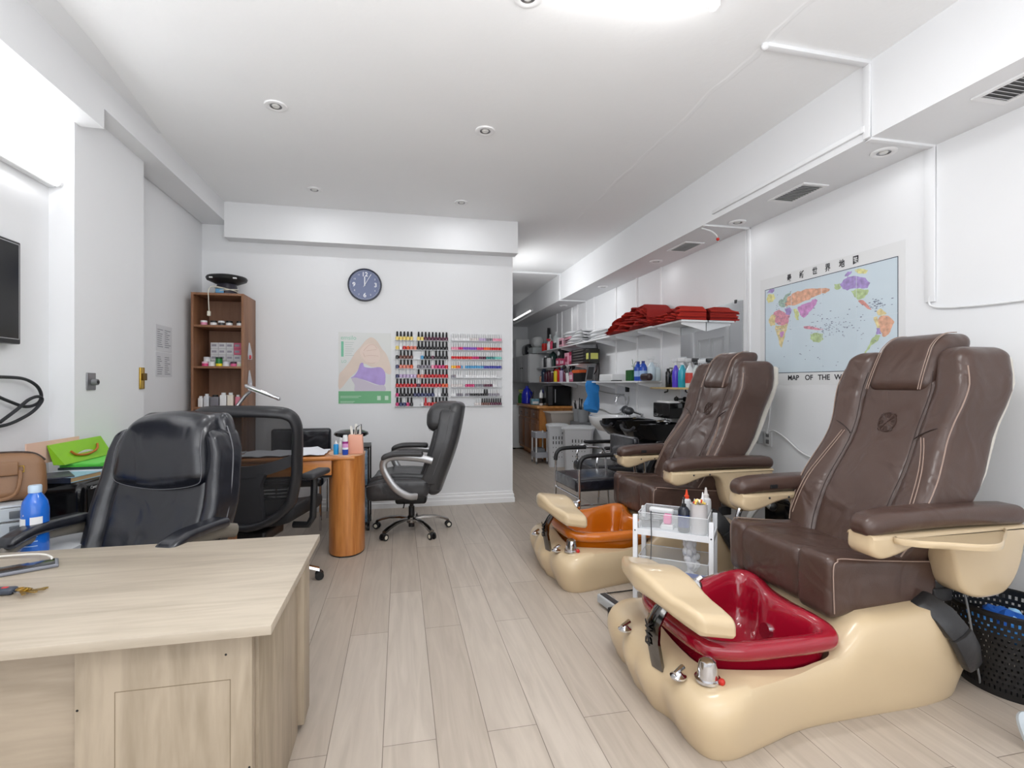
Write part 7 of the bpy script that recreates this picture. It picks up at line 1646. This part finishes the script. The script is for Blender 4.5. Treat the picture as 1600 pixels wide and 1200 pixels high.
for x in (-0.09, 0.09):
    for y in (-0.13, 0.13): part('post', M().b2((x-0.01, y-0.01, 0.04), (x+0.01, y+0.01, 0.52)), PLASTIC_W, t); part('caster', M().cyl((x-0.008, y, 0.02), (x+0.008, y, 0.02), 0.02).cyl((x, y, 0.03), (x, y, 0.045), 0.006), GREYP, t)
for z in (0.42, 0.10):
    m = M(); m.b2((-0.1, -0.14, z), (0.1, 0.14, z+0.008)); m.b2((-0.1, -0.145, z), (0.1, -0.14, z+0.09)); m.b2((-0.1, 0.14, z), (0.1, 0.145, z+0.09)); m.b2((-0.105, -0.14, z), (-0.1, 0.14, z+0.09)); m.b2((0.1, -0.14, z), (0.105, 0.14, z+0.09)); part('basket_tier', m, mat('tier_grey', (180, 182, 188), 0.45), t)
part('contents', M().rbox((0, 0, 0.20), (0.15, 0.22, 0.10), 0.03, 2, 3), mat('rags', (120, 122, 126), 0.8, bump=0.5, bscale=40), t)
# things on the worktop
t = thing('detergent_jug', 'large cobalt blue jug on the oak cabinet', 'jug', (2.40, 9.62, 0.921))
part('body', M().lathe([(0.10, 0), (0.115, 0.01), (0.115, 0.18), (0.075, 0.27), (0.03, 0.31)], n=20, sx=0.9), mat('cobalt_jug', (28, 40, 190), 0.2, coat=0.4), t); part('cap', M().lathe([(0.03, 0.305), (0.03, 0.34)], n=12), mat('cobalt_cap2', (60, 70, 190), 0.4), t); part('handle', M().tube(spline([(0.05, -0.03, 0.24), (0.10, -0.03, 0.20), (0.10, -0.03, 0.12)], 4), 0.014), mat('cobalt_jug', (28, 40, 190), 0.2), t)
t = thing('wipes_tub', 'patterned blue and white tub of wipes on the oak cabinet front edge', 'tub', (2.40, 9.0, 0.921)); part('tub_body', M().rbox((0, 0, 0.055), (0.16, 0.09, 0.11), 0.015, 2, 3), mat('wipes_pattern', (120, 170, 190), 0.4, var=0.5, vscale=30), t); part('label_panel', M().b2((-0.06, -0.047, 0.02), (0.05, -0.0455, 0.065)), PLASTIC_W, t)
bottle('white_bottle', 'white bottle with dark upper label beside the wipes on the oak cabinet', None, (2.44, 8.74, 0.921), 0.035, 0.26, PLASTIC_W, PLASTIC_W, 'plain', lab=K_ if False else BLACKP)
bottle('green_bottle', 'green bottle with yellow-white top standing on the washing machine', None, (2.46, 10.4, 0.885), 0.055, 0.30, mat('green_glass', (50, 130, 40), 0.2), mat('yellow_cap', (210, 214, 120), 0.4), 'spray')
t = thing('blender_base', 'clear and black kitchen blender left of the microwave', 'blender', (2.62, 8.42, 0.921)); t.location = (2.56, 8.98, 0.921)
part('base', M().rbox((0, 0, 0.05), (0.14, 0.14, 0.10), 0.02, 2, 2), BLACKP, t); part('pitcher', M().lathe([(0.05, 0.10), (0.065, 0.28), (0.062, 0.28)], n=16), CLEARP, t)
m = M()
for k in range(4): m.tube([(0, 0.02*k, 0.02), (0.02*(k-1.5), 0.02*k, 0.24)], 0.008, 6)
solo('utensil_cup', M().lathe([(0.045, 0), (0.05, 0.11)], n=14).mi(1).tube([(0, 0, 0.05), (-0.05, 0.02, 0.24)], 0.009, 6).tube([(0, 0, 0.05), (0.03, 0.02, 0.25)], 0.009, 6).tube([(0, 0, 0.05), (0.0, -0.04, 0.23)], 0.009, 6), [GREYP, DARKG], 'cup of dark utensils behind the wipes tub', 'utensil cup', (2.42, 9.28, 0.921))
# upper cabinet and washing machine
t = thing('upper_cabinet', 'grey-white upper wall cabinet with small dark knobs over the kitchenette', 'cabinet', (0, 0, 0))
part('carcass', M().b2((2.46, 9.66, 1.33), (2.90, 11.3, 1.885)), mat('cabinet_white', (206, 208, 209), 0.45), t)
for k in range(3):
    d = part('door', M().b2((2.44, 9.68+0.54*k, 1.35), (2.46, 10.20+0.54*k, 1.87)), mat('cabinet_door', (190, 192, 194), 0.45), t, bevel=0.003); part('knob', M().ball((2.43, 9.74+0.54*k if k % 2 else 10.14+0.54*k, 1.62), 0.014, 8), BLACKP, d)
t = thing('washing_machine', 'white washing machine beyond the oak cabinet', 'washing machine', (2.48, 10.35, 0))
part('case', M().rbox((0, 0, 0.45), (0.60, 0.72, 0.86), 0.02, 2, 2), mat('appliance_white', (222, 224, 226), 0.3), t); part('control_panel', M().b2((-0.305, -0.35, 0.76), (-0.30, 0.35, 0.86)), mat('panel_grey', (190, 192, 194), 0.4), t); part('door', M().cyl((-0.30, 0, 0.45), (-0.32, 0, 0.45), 0.17, n=24), GREYP, t)
for x in (-0.24, 0.24):
    for y in (-0.3, 0.3): part('foot', M().cyl((x, y, 0), (x, y, 0.03), 0.03), BLACKP, t)
# soffit-mounted slim tube light deep in the passage
tube_t = thing('tube_light', 'slim tube light fixed along the soffit face far down the passage', 'tube light', (XS, 10.2, 2.70))
part('housing', M().b2((-0.04, -0.75, -0.02), (0, 0.75, 0.02)), PLASTIC_W, tube_t); part('tube', M().cyl((-0.055, -0.72, 0), (-0.055, 0.72, 0), 0.013), mat('dim_tube', (250, 250, 250), 0.3), tube_t)
